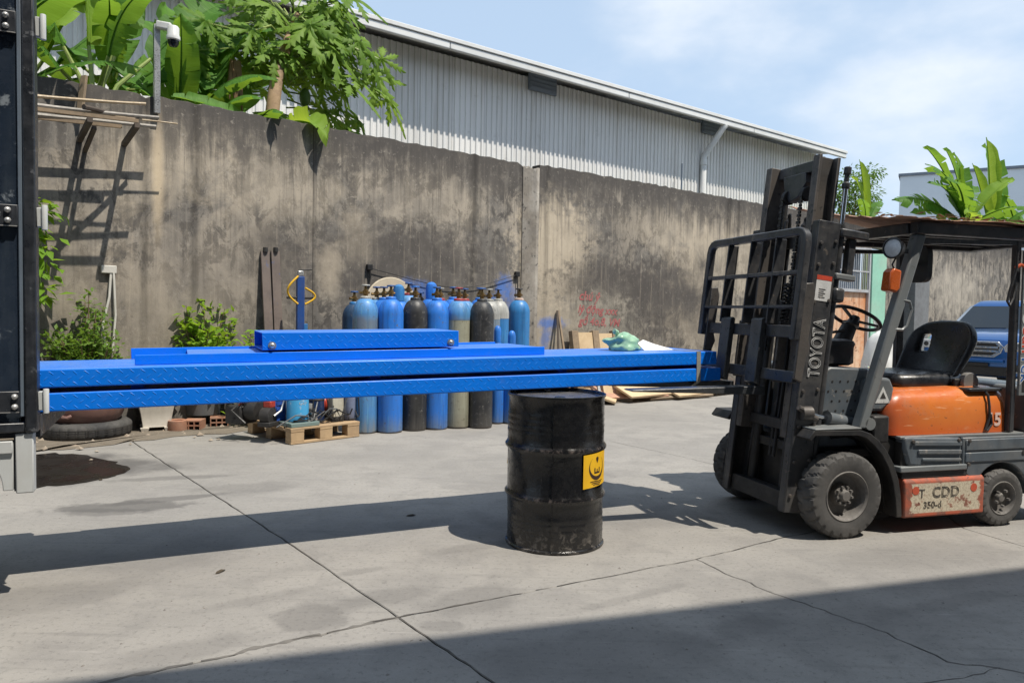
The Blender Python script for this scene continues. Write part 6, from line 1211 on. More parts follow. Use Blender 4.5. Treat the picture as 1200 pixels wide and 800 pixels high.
b = MB().box(-0.18, -0.02, 0.01, 0.03, 0.051, 0.549); b.xf(Matrix.Rotation(R(-24), 4, 'X')); b.build('slat', M_PLY, fr_o); b = MB().box(0.06, 0.2, 0.01, 0.03, 0.051, 0.549); b.xf(Matrix.Rotation(R(-24), 4, 'X')); b.build('slat', M_PLY, fr_o)
for lab, px, py, s_, mt_ in (('white woven sack standing by the gate behind the dashboard', 1033, 428, 0.36, M_PAPER), ('yellow and white sack slumped in front of the white sack', 1026, 432, 0.30, surf('yellow sack', (0.60, 0.45, 0.10), (0.55, 0.5, 0.4), 8, 0.7))):
    c = gp(px, 462.0 if 'white woven' in lab else 466); o = thing('sack', lab, 'sack', loc=(c.x, c.y, 0.0)); blob('sack_body', mt_, 0, 0, 0, s_, s_ * .8, 0.78 if 'white woven' in lab else 0.36, 5 + px, o, 18, 0.2)
    if 'white woven' in lab: MB().add([(-.12, 0, 1.1), (.1, 0, 1.1), (.2, .02, 1.34), (-.05, -.02, 1.26), (-.2, 0, 1.38), (-.12, .03, 1.1), (.1, .03, 1.1), (.2, .05, 1.34), (-.05, .01, 1.26), (-.2, .03, 1.38)], [(0,1,2,3,4),(9,8,7,6,5),(0,5,6,1),(1,6,7,2),(2,7,8,3),(3,8,9,4),(4,9,5,0)]).build('sack_mouth', mt_, o)
# small rubble and litter
rr = random.Random(31); rb_ = MB()
def pebble(b, p, s_):
    a = rr.random() * 6; vs = [(math.cos(a + k*PI/2) * s_ * rr.uniform(.6, 1.2), math.sin(a + k*PI/2) * s_ * rr.uniform(.6, 1.2), 0) for k in range(4)] + [(rr.uniform(-.3, .3) * s_, rr.uniform(-.3, .3) * s_, s_ * rr.uniform(.3, .8))]
    b.add([(p.x + x, p.y + y, p.z + z) for x, y, z in vs], [(0,1,4),(1,2,4),(2,3,4),(3,0,4),(3,2,1,0)])
for i in range(520):
    a = rr.uniform(-6, 0) if i % 2 else rr.uniform(2.5, 9); y = -abs(rr.gauss(0, 0.55)) - 0.02; 
    if y < -1.8: continue
    p = wp(a, y, 0.012); pebble(rb_, p, rr.choice((0.008, 0.012, 0.02, 0.03, 0.045)))
tag(rb_.build('rubble', surf('rubble', (0.22, 0.17, 0.125), (0.34, 0.29, 0.23), 20, 0.95), sharp=5), kind='stuff')
rb2 = MB()
for i in range(420):
    px, py = rr.uniform(0, 1200), 470 + 330 * rr.random() ** 1.3; pebble(rb2, gp(px, py), rr.choice((0.003, 0.004, 0.004, 0.006, 0.009)))
tag(rb2.build('grit', surf('grit', (0.13, 0.12, 0.11), (0.25, 0.23, 0.21), 20, 0.95), sharp=5), kind='stuff')
M_DLEAF = surf('dry leaf', (0.06, 0.045, 0.025), (0.04, 0.03, 0.018), 30, 0.8)
lf = MB().add([(-0.035, 0, 0.003), (-0.015, 0.012, 0.006), (0.02, 0.013, 0.008), (0.04, 0, 0.002), (0.02, -0.013, 0.009), (-0.015, -0.012, 0.004), (-0.01, 0, 0.0), (0.02, 0, 0.0)], [(0,6,1),(1,6,7,2),(2,7,3),(0,5,6),(5,4,7,6),(4,3,7)]).mesh('dry_leaf', M_DLEAF)
for lab, px, py, rz in (('dark dry leaf lying in the drum and platform shade', 481, 604, 0.4), ('dark dry leaf in the sun near the long joint', 258, 670, 1.2), ('small dry leaf by the wet patch', 118, 562, 2.0)):
    c = gp(px, py, 0.001); o = put('dry_leaf', lf); o.location = c; o.rotation_euler = (0, 0, rz); tag(o, lab, 'leaf', 'dry leaves on the concrete')
# ------------------------------------------------------------------ plants
def leafmat(name, col, col2, vein=None, trans=0.4, tcol=None, sc=3, rough=0.42, axis=(40, 3, 3)):
    t = NT(name); v = t.coord(); a = t.noise(v, sc, 5); oi = t.node('ShaderNodeObjectInfo').outputs['Random']
    c = t.mix(t.rng(t.math('ADD', t.math('MULTIPLY', a, 0.6), t.math('MULTIPLY', oi, 0.4)), 0.3, 0.72), col, col2)
    if vein:
        st = t.noise(t.coord(axis, rnd=False), 1.0, 3, 0.6); c = t.mix(t.rng(st, 0.42, 0.66, 0, 0.55), c, vein)
    t.set(Base_Color=c, Roughness=rough + 0.14); t.b.inputs['Specular IOR Level'].default_value = 0.22
    tr = t.node('ShaderNodeBsdfTranslucent'); t.link(t.mix(0.5, c, tcol or (0.32, 0.50, 0.04)), tr.inputs['Color'])
    ms = t.node('ShaderNodeMixShader'); ms.inputs[0].default_value = trans
    t.link(t.b.outputs[0], ms.inputs[1]); t.link(tr.outputs[0], ms.inputs[2]); t.link(ms.outputs[0], t.out.inputs['Surface']); return t.m
L_BAN = leafmat('banana leaf', (0.055, 0.155, 0.022), (0.095, 0.235, 0.030), (0.14, 0.30, 0.055), 0.42, (0.42, 0.62, 0.04))
L_BANY = leafmat('young banana leaf', (0.15, 0.29, 0.03), (0.21, 0.35, 0.04), (0.26, 0.40, 0.08), 0.48, (0.60, 0.72, 0.05))
L_PAP = leafmat('papaya leaf', (0.115, 0.215, 0.030), (0.185, 0.300, 0.045), None, 0.38, (0.45, 0.62, 0.06))
L_SHR = leafmat('shrub leaf', (0.115, 0.205, 0.035), (0.215, 0.310, 0.070), None, 0.38, None, 6); L_SHR2 = leafmat('glossy young leaf', (0.15, 0.29, 0.025), (0.25, 0.40, 0.04), None, 0.45, (0.5, 0.68, 0.04), 6)
L_TREE = leafmat('tree leaf', (0.035, 0.085, 0.018), (0.075, 0.150, 0.026), None, 0.3)
M_STEMG = surf('green plant stem', (0.20, 0.28, 0.07), (0.30, 0.36, 0.11), 4, 0.5); M_STEMB = surf('woody stem', (0.20, 0.13, 0.07), (0.12, 0.085, 0.05), 10, 0.85, bump=0.3); M_TRUNK = surf('papaya bark', (0.36, 0.24, 0.14), (0.20, 0.14, 0.09), 8, 0.85, bump=0.5, bump_sc=30); M_DEADL = surf('withered leaf', (0.16, 0.085, 0.035), (0.26, 0.17, 0.09), 10, 0.9)

def banana_mesh(L, Wd, droop, fold, seed, tears=5, mat=L_BAN):
    """leaf along +x rising then drooping; local z up"""
    rr = random.Random(seed); NS, NC = 22, 4; tear = {(s, rr.randrange(3, NS - 1)): rr.uniform(0.3, 1.0) for s in (-1, 1) for _ in range(tears)}
    def mid(u): ang = -droop * u ** 1.4; return Vector((L * (u - 0.16 * droop * u ** 3), 0, L * (0.10 * u - 0.36 * droop * u ** 2.3)))
    def hw(u): return Wd / 2 * (max(0.0, math.sin(PI * min(1, u * 1.02 + 0.02) ** 0.8)) ** 0.55) if 0 < u < 1 else 0.004
    def pt(s, u, c, k): 
        m_ = mid(u); w = hw(u) * c
        fo = fold * (1 + 0.5 * c); wave = 0.022 * Wd * math.sin(u * 26 + s * 2 + seed) * c * c + 0.03 * Wd * math.sin(u * 9 + seed * 1.7) * c
        return m_ + Vector((0.16 * w * c, s * w * math.cos(fo), w * math.sin(fo) * (1 if fold > 0 else 1) + wave - k * c * 0.05 * L))
    b = MB()
    for s in (-1, 1):
        sag = 0
        for i in range(NS):
            u0, u1 = 0.02 + 0.98 * i / NS, 0.02 + 0.98 * (i + 1) / NS
            t0 = tear.get((s, i), 0); t1 = tear.get((s, i + 1), 0)
            if t0: sag = rr.uniform(-0.8, 1.2)
            vs = []
            for j in range(NC + 1):
                c = j / NC; vs.append(pt(s, min(1, u0 + t0 * 0.022 * c * c), c, sag * c * c)); 
            for j in range(NC + 1):
                c = j / NC; vs.append(pt(s, max(u0 + .004, u1 - t1 * 0.022 * c * c), c, sag * c * c))
            n = NC + 1; b.add(vs, [(j, j+1, n+j+1, n+j) for j in range(NC)])
    b.tube([mid(i / 12) + Vector((0, 0, -0.006)) for i in range(13)], [0.026 * L / 2 * (1 - 0.85 * i / 12) + 0.003 for i in range(13)], 6)
    return b.mesh('leaf', mat, sharp=80, fix=False)
BAN = [banana_mesh(2.0, 0.62, d, f, s, t_) for d, f, s, t_ in ((0.45, 0.25, 1, 4), (0.9, -0.15, 2, 8), (1.3, -0.35, 3, 7), (0.25, 0.5, 4, 2), (0.7, 0.1, 5, 11))]
BANY = [banana_mesh(1.9, 0.50, 0.15, 0.75, 8, 0, L_BANY), banana_mesh(1.9, 0.6, 0.5, 0.3, 9, 3, L_BANY)]
def banana(label, base, stem_h, leaves, group, r=0.10, lean=(0, 0)):
    """leaves: (azimuth deg about z in the wall frame, elevation deg, petiole, scale, mesh, roll deg)"""
    o = thing('banana_plant', label, 'banana plant', MW @ Matrix.Translation(base), group)
    MB().tube([(0, 0, 0), (lean[0] * .5, lean[1] * .5, stem_h * .5), (lean[0], lean[1], stem_h)], [r, r * .85, r * .55], 12).build('pseudostem', M_STEMG, o)
    for az, el, pet, sc_, me, roll in leaves:
        ca_ = math.cos(R(az)); roll = math.copysign(max(abs(roll), 18), ca_) if abs(ca_) > 0.3 else roll          # blades turn towards the light
        top = Vector((lean[0], lean[1], stem_h - 0.05)); d = Vector((math.cos(R(az)) * math.cos(R(el)), math.sin(R(az)) * math.cos(R(el)), math.sin(R(el))))
        e = top + d * pet
        MB().tube([top - Vector((0, 0, 0.25)), top + d * pet * 0.4 + Vector((0, 0, 0.04)), e], [0.035, 0.028, 0.02], 8).build('petiole', M_STEMG, o)
        q = put('leaf', me, o); q.matrix_local = Matrix.Translation(e) @ Matrix.Rotation(R(az), 4, 'Z') @ Matrix.Rotation(-R(el), 4, 'Y') @ Matrix.Rotation(R(roll), 4, 'X') @ Matrix.Diagonal((sc_, sc_, sc_, 1))
    return o
G1 = 'banana plants behind the left end of the wall'
banana('leftmost banana plant with broad yellow green leaves hanging over the wall', (-5.2, 0.7, 0), 3.7, [(150, 60, .5, .9, BANY[1], 10), (20, 55, .4, .8, BANY[1], 30), (-60, 50, .4, .85, BAN[2], 0), (-20, 28, .35, .75, BAN[1], -20), (-120, 45, .4, .8, BAN[2], 15), (70, 70, .5, 1.0, BAN[0], 0)], G1)
banana('banana plant with pale upright stalks left of the camera pole', (-4.15, 0.75, 0), 3.75, [(170, 66, .75, .72, BAN[1], 20), (10, 50, 1.0, .85, BAN[4], -55), (-150, 40, .55, .62, BAN[2], -10), (100, 78, .8, .8, BANY[1], 40), (-30, 72, .7, .7, BAN[0], -40), (-70, 62, .65, .62, BAN[2], 0), (40, 66, .8, .9, BANY[0], 0)], G1)
banana('tall banana plant further back over the timber rack', (-4.75, 1.7, 0), 4.1, [(165, 50, .5, .95, BAN[4], 20), (15, 48, .5, 1.0, BAN[1], -20), (-95, 40, .4, .85, BAN[4], 10), (-45, 55, .4, .9, BANY[1], -10), (-140, 62, .4, .85, BAN[0], 20), (80, 75, .4, 1.0, BAN[0], 10), (-10, 20, .4, .7, BAN[2], -35)], G1)
banana('banana plant with one broad pale leaf arching right above the camera', (-3.85, 1.5, 0), 4.15, [(-5, 38, .35, 1.05, BAN[4], -62), (-20, 20, .3, .9, BAN[1], -50), (170, 45, .4, .9, BAN[1], 30), (-100, 50, .3, .7, BAN[2], 0), (60, 70, .4, .9, BAN[0], 0), (-60, 68, .4, .8, BANY[1], 25)], G1)
banana('banana plant in the gap between the camera pole and the papaya', (-3.1, 1.3, 0), 3.6, [(160, 50, .4, .8, BAN[1], 0), (30, 40, .4, .85, BAN[2], 0), (-60, 45, .4, .75, BAN[2], 20), (-100, 55, .4, .7, BAN[0], -20), (-20, 62, .5, .9, BAN[4], 30), (90, 75, .5, .9, BAN[0], 0), (0, 20, .3, .8, BAN[1], -15)], G1)
banana('dark leaved banana plant filling the shade left of the papaya trunk', (-2.9, 0.9, 0), 3.6, [(8, 30, .3, .85, BAN[1], 30), (-12, 12, .3, .7, BAN[4], 40), (30, 48, .4, .9, BAN[4], 30), (165, 40, .3, .8, BAN[4], 25), (60, 65, .4, .9, BAN[0], 0), (-70, 40, .3, .5, BAN[2], 0)], G1)
banana('low banana plant with big dark leaves under the papaya crown', (-2.35, 0.95, 0), 3.55, [(175, 22, .3, .95, BAN[1], -30), (5, 25, .3, .6, BAN[1], -20), (-85, 35, .25, .55, BAN[2], 0), (150, 50, .3, .7, BAN[4], 20), (-45, 30, .25, .45, BANY[1], 10)], G1)
o = thing('banana_leaf', 'single bright green banana leaf flopped over the top of the wall', 'leaf', MW @ Matrix.Translation((-1.95, 0.32, 3.86)))
q = put('blade', BANY[1], o); q.matrix_local = Matrix.Rotation(R(-58), 4, 'Z') @ Matrix.Rotation(R(12), 4, 'Y') @ Matrix.Diagonal((0.36, 0.62, 0.95, 1))
o = thing('banana_leaf', 'long light green banana leaf lying along the wall top right of the pole', 'leaf', MW @ Matrix.Translation((-3.45, 0.12, 3.86)))
q = put('blade', BAN[0], o); q.matrix_local = Matrix.Rotation(R(3), 4, 'Z') @ Matrix.Rotation(R(4), 4, 'Y') @ Matrix.Rotation(R(35), 4, 'X') @ Matrix.Diagonal((0.5, 0.4, 0.4, 1))

def papaya_mesh(seed, Rr=0.42):
    rr = random.Random(seed); b = MB()
    for k, (a, l) in enumerate(((-148, .55), (-100, .78), (-52, .95), (0, 1.08), (52, .95), (100, .78), (148, .55))):
        a = R(a + rr.uniform(-6, 6)); l *= Rr * rr.uniform(.9, 1.1); st = [(0, .02), (.12, .05), (.24, .045), (.36, .125), (.43, .05), (.55, .165), (.62, .05), (.74, .125), (.81, .035), (.90, .05), (1.0, .002)]
        ca, sa = math.cos(a), math.sin(a); L_, M_, R_ = [], [], []
        for f, w in st:
            z = -0.30 * l * f ** 1.7 + 0.012; w *= Rr * rr.uniform(.85, 1.15) * 1.05; fw_ = l * f + (w * .6 if w > .1 * Rr else 0)
            for arr, s in ((L_, 1), (M_, 0), (R_, -1)): p, q = (fw_ if s else l * f), s * w; arr.append((p * ca - q * sa, p * sa + q * ca, z - abs(s) * w * 0.25 + (0.015 if s == 0 else 0)))
        n = len(st); b.add(L_ + M_ + R_, [(i, i+1, n+i+1, n+i) for i in range(n-1)] + [(n+i, n+i+1, 2*n+i+1, 2*n+i) for i in range(n-1)])
    return b.mesh('leaf', L_PAP, sharp=80, fix=False)
PAP = [papaya_mesh(i) for i in range(5)]
pp = thing('papaya_tree', 'papaya tree with lobed drooping leaves and bare trunk leaning over the wall', 'tree', MW @ Matrix.Translation((-1.74, 1.15, 0)))
MB().tube([(-0.42, -0.62, 0), (-0.42, -0.62, 2.2), (-0.42, -0.62, 3.5), (-0.34, -0.58, 4.15), (-0.26, -0.5, 4.55), (0.0, -0.15, 5.1), (0.22, 0, 5.6)], [0.12, 0.105, 0.095, 0.09, 0.08, 0.065, 0.05], 14).build('trunk', M_TRUNK, pp)
rr = random.Random(12)
for i in range(40):
    f = rr.random(); zt = 4.25 + 1.45 * f; az = rr.uniform(-180, 180); 
    if i % 3: az = rr.uniform(-165, 30)
    el = rr.uniform(-15, 42) if f < .6 else rr.uniform(0, 60); l = rr.uniform(0.45, 1.15)
    d = Vector((math.cos(R(az)) * math.cos(R(el)), 0.62 * math.sin(R(az)) * math.cos(R(el)), math.sin(R(el)))); st = Vector((0.05 + 0.12 * f, 0, zt)); e = st + d * l - Vector((0, 0, 0.18 * l * l))
    if e.z < 4.75 and -1.1 < e.x < 0.45: continue
    MB().tube([st, st + d * l * .5 + Vector((0, 0, .02)), e], [0.013, 0.011, 0.008], 5).build('petiole', M_STEMG, pp)
    q = put('leaf', PAP[i % 5], pp); sc_ = rr.uniform(0.95, 1.4)
    q.matrix_local = Matrix.Translation(e) @ Matrix.Rotation(R(az), 4, 'Z') @ Matrix.Rotation(R(rr.uniform(15, 60)), 4, 'Y') @ Matrix.Rotation(R(38 * math.cos(R(az)) + rr.uniform(-28, 28)), 4, 'X') @ Matrix.Diagonal((sc_, sc_, sc_, 1))
for x, z, l, yy in ((1.0, 4.75, 0.2, -.3), (1.18, 4.45, 0.3, -.3), (0.95, 4.3, .25, -.2), (1.12, 4.12, .2, -.1), (0.72, 4.35, .2, -.35), (1.28, 4.6, .3, -.2), (0.85, 4.55, .3, -.4), (1.05, 4.0, .3, -.1), (0.45, 4.15, .3, -.1), (1.2, 4.9, .3, .0), (0.6, 4.75, .3, -.5), (0.9, 5.0, .3, -.4), (-0.1, 4.9, .3, -.6), (-0.75, 4.9, .3, -.4), (0.8, 4.05, .3, .1), (1.02, 3.92, .3, .0), (0.35, 4.95, .3, -.6), (-0.55, 5.1, .3, -.5), (0.1, 5.15, .3, -.6), (0.7, 5.2, .3, -.5), (1.1, 5.25, .3, -.3), (-1.0, 5.05, .3, -.4), (0.5, 4.5, .3, -.5)):
    if rr.random() < 0.28: continue
    st = Vector((0.1, 0, 4.7 + rr.uniform(0, .7))); e = Vector((x * 1.22 + 0.05, yy, z + rr.uniform(-.12, .12))); md_ = (st + e) / 2 + Vector((0, 0, .18)); MB().tube([st, md_, e], [0.013, 0.012, 0.008], 5).build('petiole', M_STEMG, pp)
    q = put('leaf', PAP[rr.randrange(5)], pp); sc_ = rr.uniform(1.0, 1.35); az = math.degrees(math.atan2(yy - .3, x)); q.matrix_local = Matrix.Translation(e) @ Matrix.Rotation(R(az + rr.uniform(-30, 30)), 4, 'Z') @ Matrix.Rotation(R(rr.uniform(38, 72)), 4, 'Y') @ Matrix.Rotation(R(40 * math.cos(R(az)) + rr.uniform(-30, 30)), 4, 'X') @ Matrix.Diagonal((sc_, sc_, sc_, 1))
rr = random.Random(77)
for i in range(46):                                                  # leaves at the back of the crown
    e = Vector((rr.uniform(-1.45, 1.15), rr.uniform(0.0, 0.8), rr.uniform(4.72, 6.1))); az = rr.uniform(-170, -10); st = Vector((0.12, 0, min(5.5, e.z + .1)))
    MB().tube([st, (st + e) / 2 + Vector((0, 0, .15)), e], [0.013, 0.011, 0.008], 5).build('petiole', M_STEMG, pp); q = put('leaf', PAP[i % 5], pp); sc_ = rr.uniform(1.0, 1.4)
    q.matrix_local = Matrix.Translation(e) @ Matrix.Rotation(R(az), 4, 'Z') @ Matrix.Rotation(R(rr.uniform(15, 60)), 4, 'Y') @ Matrix.Rotation(R(38 * math.cos(R(az)) + rr.uniform(-28, 28)), 4, 'X') @ Matrix.Diagonal((sc_, sc_, sc_, 1))
b = MB(); rr2_ = random.Random(5)
for j in range(5):
    x = -0.72 + rr2_.uniform(-.05, .05); b.tube([(x, -0.2, 4.7), (x + rr2_.uniform(-.05, .05), -0.22, 4.4), (x + rr2_.uniform(-.06, .06), -0.2, 4.05 + rr2_.uniform(-.1, .15))], [0.03, 0.035, 0.006], 5)
b.build('withered_leaf', M_DEADL, pp)
MB().sphere((0.28, -0.12, 4.42), 0.10, 10, (0.8, 0.8, 1.3)).build('fruit', surf('green papaya', (0.06, 0.13, 0.03), (0.09, 0.16, 0.04), 5, 0.5), pp)

# leafy shrubs: many small leaves carried on a few stems
def leaf_faces(b, p, d, l, w, rr):
    d = d.normalized(); up_ = Vector((rr.uniform(-.5, .5), rr.uniform(-.5, .5), 1)); s = d.cross(up_)
    if s.length < 1e-3: s = Vector((1, 0, 0))
    s.normalize(); n = s.cross(d); b.add([p, p + d * l * .45 + s * w * .5 + n * l * .06, p + d * l - n * l * .08, p + d * l * .45 - s * w * .5 + n * l * .06, p + d * l * .5 - n * l * 0.03], [(0, 1, 4), (1, 2, 4), (2, 3, 4), (3, 0, 4)])
def shrub(name, label, loc, hgt, rad, ns, nl, leaf, mat, seed, shape='cone', stem_mat=M_STEMB, cat='shrub', leanv=(0, 0)):
    o = thing(name, label, cat, loc=loc, rz=WANG); rr = random.Random(seed); lb_ = MB()
    for i in range(ns):
        a = 2*PI*i/ns + rr.uniform(-.4, .4); k = rr.uniform(.2, 1.0) * rad; h = hgt * (rr.uniform(0.82, 1.0) if i == 0 else rr.uniform(0.45, 0.92) * (1 - 0.35 * k / rad if shape == 'cone' else 1)); 
        if i == 0: k *= .1
        tip = Vector((k * math.cos(a) + leanv[0], k * math.sin(a) + leanv[1], h)); pts = [Vector((0.03 * math.cos(a), 0.03 * math.sin(a), 0)), Vector((tip.x * .45, tip.y * .45, h * .4)), tip * 0.98]
        MB().tube(pts, [0.014, 0.010, 0.004], 6).build('stem', stem_mat, o)
        for j in range(nl):
            f = rr.random() ** 0.75 * 0.9 + 0.1; q0 = pts[0].lerp(pts[1], f / .5) if f < .5 else pts[1].lerp(pts[2], (f - .5) / .5)
            spread = (0.30 if shape == 'cone' else 0.36) * rad * (1.15 - f * .8); q0 = q0 + Vector((rr.gauss(0, spread), rr.gauss(0, spread), rr.gauss(0, spread * .7)))
            if q0.z < 0.0: continue
            dd = Vector((rr.uniform(-1, 1), rr.uniform(-1, 1), rr.uniform(-.3, .9))) + Vector((q0.x, q0.y, 0)) * 1.5; l = leaf * rr.uniform(.6, 1.25); leaf_faces(lb_, q0, dd, l, l * .5, rr)
    tag(lb_.build('foliage', mat, o, sharp=80, fix=False), kind='stuff'); return o
shrub('potted_shrub', 'bushy small leaved shrub growing in the brown clay bowl', P_bowl, 1.30, 0.42, 17, 135, 0.074, L_SHR, 3)
shrub('potted_shrub', 'fresh green broad leaved shrub in the grey pot by the wall', P_gpot, 1.10, 0.42, 15, 85, 0.115, L_SHR2, 7, 'round')
c = wp(-2.72, -0.45, 0); shrub('young_plant', 'small green plant between the fresh shrub and the leaning channels', c, 1.34, 0.20, 6, 60, 0.095, L_SHR2, 9, 'round', cat='plant')
hv = thing('hanging_vine', 'bright green leafy vine hanging on the wall beside the truck panel', 'plant', MW @ Matrix.Translation((-4.9, -0.06, 1.45)))
rr = random.Random(17); lb_ = MB()
for k in range(7):
    x0 = rr.uniform(-0.35, 0.25); MB().tube([(x0, -0.02, 0.05 + rr.uniform(0, .3)), (x0 + rr.uniform(-.1, .1), -0.08, .6), (x0 + rr.uniform(-.1, .15), -0.05, 1.05 - abs(x0) * .5)], 0.006, 5).build('stem', M_STEMG, hv)
    for j in range(36):
        z = rr.uniform(0.0, 1.05); leaf_faces(lb_, Vector((x0 + rr.gauss(0, .09), -0.08 - rr.random() * .16, z)), Vector((rr.uniform(-.6, 1), rr.uniform(-1, 0), rr.uniform(-1, .2))), rr.uniform(.10, .2), rr.uniform(.05, .08), rr)
tag(lb_.build('foliage', L_SHR2, hv, sharp=80, fix=False), kind='stuff')

# right hand background: banana clump, small tree, fronds behind the wall
G2 = 'banana plants behind the wall on the right'
def rbase(px, yoff, z0=0):
    a, _ = wpx(px, 250, yoff); return (a, yoff, z0)
SCB = 1.5
def bl(lst, k=SCB): return [(az, el, pet * k, sc_ * k, me, roll) for az, el, pet, sc_, me, roll in lst]
banana('banana plant with one long horizontal leaf pointing left above the forklift roof', rbase(1132, 1.5), 4.75, bl([(178, 50, .3, .95, BAN[1], -35), (195, 30, .3, 1.0, BAN[4], -40), (165, 22, .3, 1.0, BAN[1], -50), (20, 48, .3, .9, BAN[4], 40), (180, 34, .3, .85, BAN[4], -35), (150, 62, .3, .95, BAN[0], -40), (-155, 6, .3, .72, BANY[1], -50), (170, 12, .3, .8, BAN[4], -50), (-165, -8, .25, .6, BAN[4], -40), (5, 20, .25, .75, BAN[4], -45), (60, 75, .3, .8, BAN[3], 0), (-40, 50, .3, .7, BANY[1], 0), (-100, 20, .25, .7, BAN[1], 0), (120, 78, .3, .85, BAN[0], 30)]), G2, 0.13)
banana('banana plant with tall narrow young leaves at the right edge of the picture', rbase(1163, 1.6), 4.7, bl([(10, 5, .25, .8, BAN[4], -40), (-170, 15, .25, .7, BAN[4], -40), (30, 62, .4, 1.25, BAN[3], 30), (140, 70, .3, .8, BANY[0], 0), (10, 35, .3, .9, BAN[2], 0), (-60, 40, .3, .7, BAN[2], 0), (60, 80, .4, 1.1, BANY[0], 0), (-20, 20, .3, .7, BAN[1], 0)]), G2, 0.13)
banana('banana plant mostly cut off by the right edge', rbase(1195, 1.4), 4.6, bl([(175, 55, .3, .8, BAN[1], 0), (150, 20, .3, .7, BAN[2], 0), (20, 50, .3, .8, BAN[2], 0), (-90, 40, .3, .7, BAN[1], 0)]), G2, 0.12)
banana('lone small banana plant with one pale upright leaf beside the mast', rbase(1016, 2.2), 4.35, bl([(130, 80, .2, .62, BANY[0], 10), (100, 78, .2, .5, BANY[1], 0), (-160, 40, .2, .4, BAN[1], 0), (0, 50, .2, .4, BAN[1], 0)]), G2, 0.09)
def tree(name, label, base, h, crown, n, leaf, mat, seed):
    o = thing(name, label, 'tree', MW @ Matrix.Translation(base)); rr = random.Random(seed); MB().tube([(0, 0, 0), (0.1, 0, h * .5), (0, 0, h * .85)], [0.14, 0.10, 0.06], 10).build('trunk', M_STEMB, o); b = MB(); lim = MB()
    for (cx_, cy_, cz_, r_) in crown:
        lim = MB().tube([(0.05, 0, h * .7), (cx_ * .6, cy_ * .6, (h * .7 + cz_) / 2 + .1), (cx_, cy_, cz_)], [0.05, 0.03, 0.01], 6); lim.build('limb', M_STEMB, o)
        for i in range(int(n * r_ * r_)):
            v_ = Vector((rr.gauss(0, 1), rr.gauss(0, 1), rr.gauss(0, .55))); v_ = v_.normalized() * r_ * rr.random() ** .45; leaf_faces(b, Vector((cx_, cy_, cz_)) + v_, v_ + Vector((0, 0, -.2)), leaf * rr.uniform(.6, 1.3), leaf * .5, rr)
    tag(b.build('crown', mat, o, sharp=80, fix=False), kind='stuff'); return o
tree('shade_tree', 'feathery dark green tree showing just right of the mast top', rbase(1000, 6.0), 6.8, [(-0.6, 0, 6.6, .9), (0.2, 0, 6.9, .7), (1.0, 0, 7.3, .5), (1.7, 0, 7.45, .4), (0.6, 0, 6.2, .8), (-0.2, .3, 5.8, 1.1), (1.4, 0, 6.5, .45), (-1.4, 0, 6.2, .8), (1.8, 0, 5.6, .5)], 520, 0.17, L_TREE, 4)
gf = thing('grass_fronds', 'pale green grassy fronds growing behind the wall near the mast', 'plant', MW @ Matrix.Translation(rbase(1010, 1.0)))
rr = random.Random(23); b = MB()
for i in range(260):
    x = rr.uniform(-3.4, 4.2); z0 = 3.5; l = rr.uniform(.5, 1.15) * (1.0 if x < 0.8 else .62); a = rr.uniform(-1, 1); p0 = Vector((x, rr.uniform(0, .8), z0)); p1 = p0 + Vector((a * l * .4, 0, l * .75)); p2 = p0 + Vector((a * l * .95, rr.uniform(-.2, .2), l * .9)); w = 0.022; s = Vector((w, 0.01, 0))
    b.add([p0 - s, p0 + s, p1 - s * .8, p1 + s * .8, p2], [(0, 1, 3, 2), (2, 3, 4)])
b.build('fronds', L_BANY, gf, sharp=80, fix=False)
tag(gf.children[0], kind='stuff')
# undergrowth beyond the wall so that no bare ground shows from the side
# ------------------------------------------------------------------ blue pickup (x to its front, y to its left, z up)
def carpaint():
    t = NT('metallic blue car paint'); v = t.coord(rnd=False)
    t.set(Base_Color=t.mix(t.noise(v, 2, 3), (0.004, 0.085, 0.29), (0.005, 0.095, 0.33)), Roughness=0.28, Metallic=0.6); t.b.inputs['Coat Weight'].default_value = 1.0; t.b.inputs['Coat Roughness'].default_value = 0.06; return t.m
M_CAR = carpaint(); M_CGL = surf('dark windscreen glass', (0.006, 0.010, 0.016), (0.004, 0.008, 0.012), 1, 0.03, spec=0.8, rvar=0.01); M_CBK = surf('black car trim', (0.012, 0.012, 0.013), None, 8, 0.5); M_CHM = surf('bright car trim', (0.55, 0.56, 0.57), None, 8, 0.2, 0.9); M_LENS = surf('clear headlamp lens', (0.50, 0.50, 0.50), (0.35, 0.36, 0.38), 14, 0.08)
fc = dist_at(1141, 400, 13.2)
car = thing('pickup_truck', 'shiny blue pickup parked along the wall behind the forklift seat', 'car', loc=(fc.x, fc.y, 0), rz=WANG + PI)
HWd = 0.93
def sec(x, pts): return [(x, y, z) for y, z in pts]
def half(w, zb, zt, sh): # rounded body section
    a = [(w * .90, zb), (w, zb + .18), (w, zb + (zt - zb) * .62), (w * .97, zt - .12), (w * .88, zt - .02), (w * .5, zt + sh), (0, zt + sh * 1.2)]
    return a + [(-y, z) for y, z in a[-2::-1]]
b = MB(); b.loft([sec(x, half(HWd * k, zb, zt, sh)) for x, k, zb, zt, sh in ((0.0, .80, .52, .98, .0), (-0.03, .92, .45, 1.06, .01), (-0.18, .99, .40, 1.13, .02), (-0.5, 1.0, .38, 1.17, .035), (-1.15, 1.0, .36, 1.22, .04), (-1.5, 1.0, .36, 1.23, .02), (-3.4, 1.0, .36, 1.22, .0), (-5.25, .98, .42, 1.18, .0), (-5.3, .94, .5, 1.1, 0))]); b.build('body', M_CAR, car, sharp=35, bev=0.0)
def ch_(w, z): a = [(w, z)]; return a
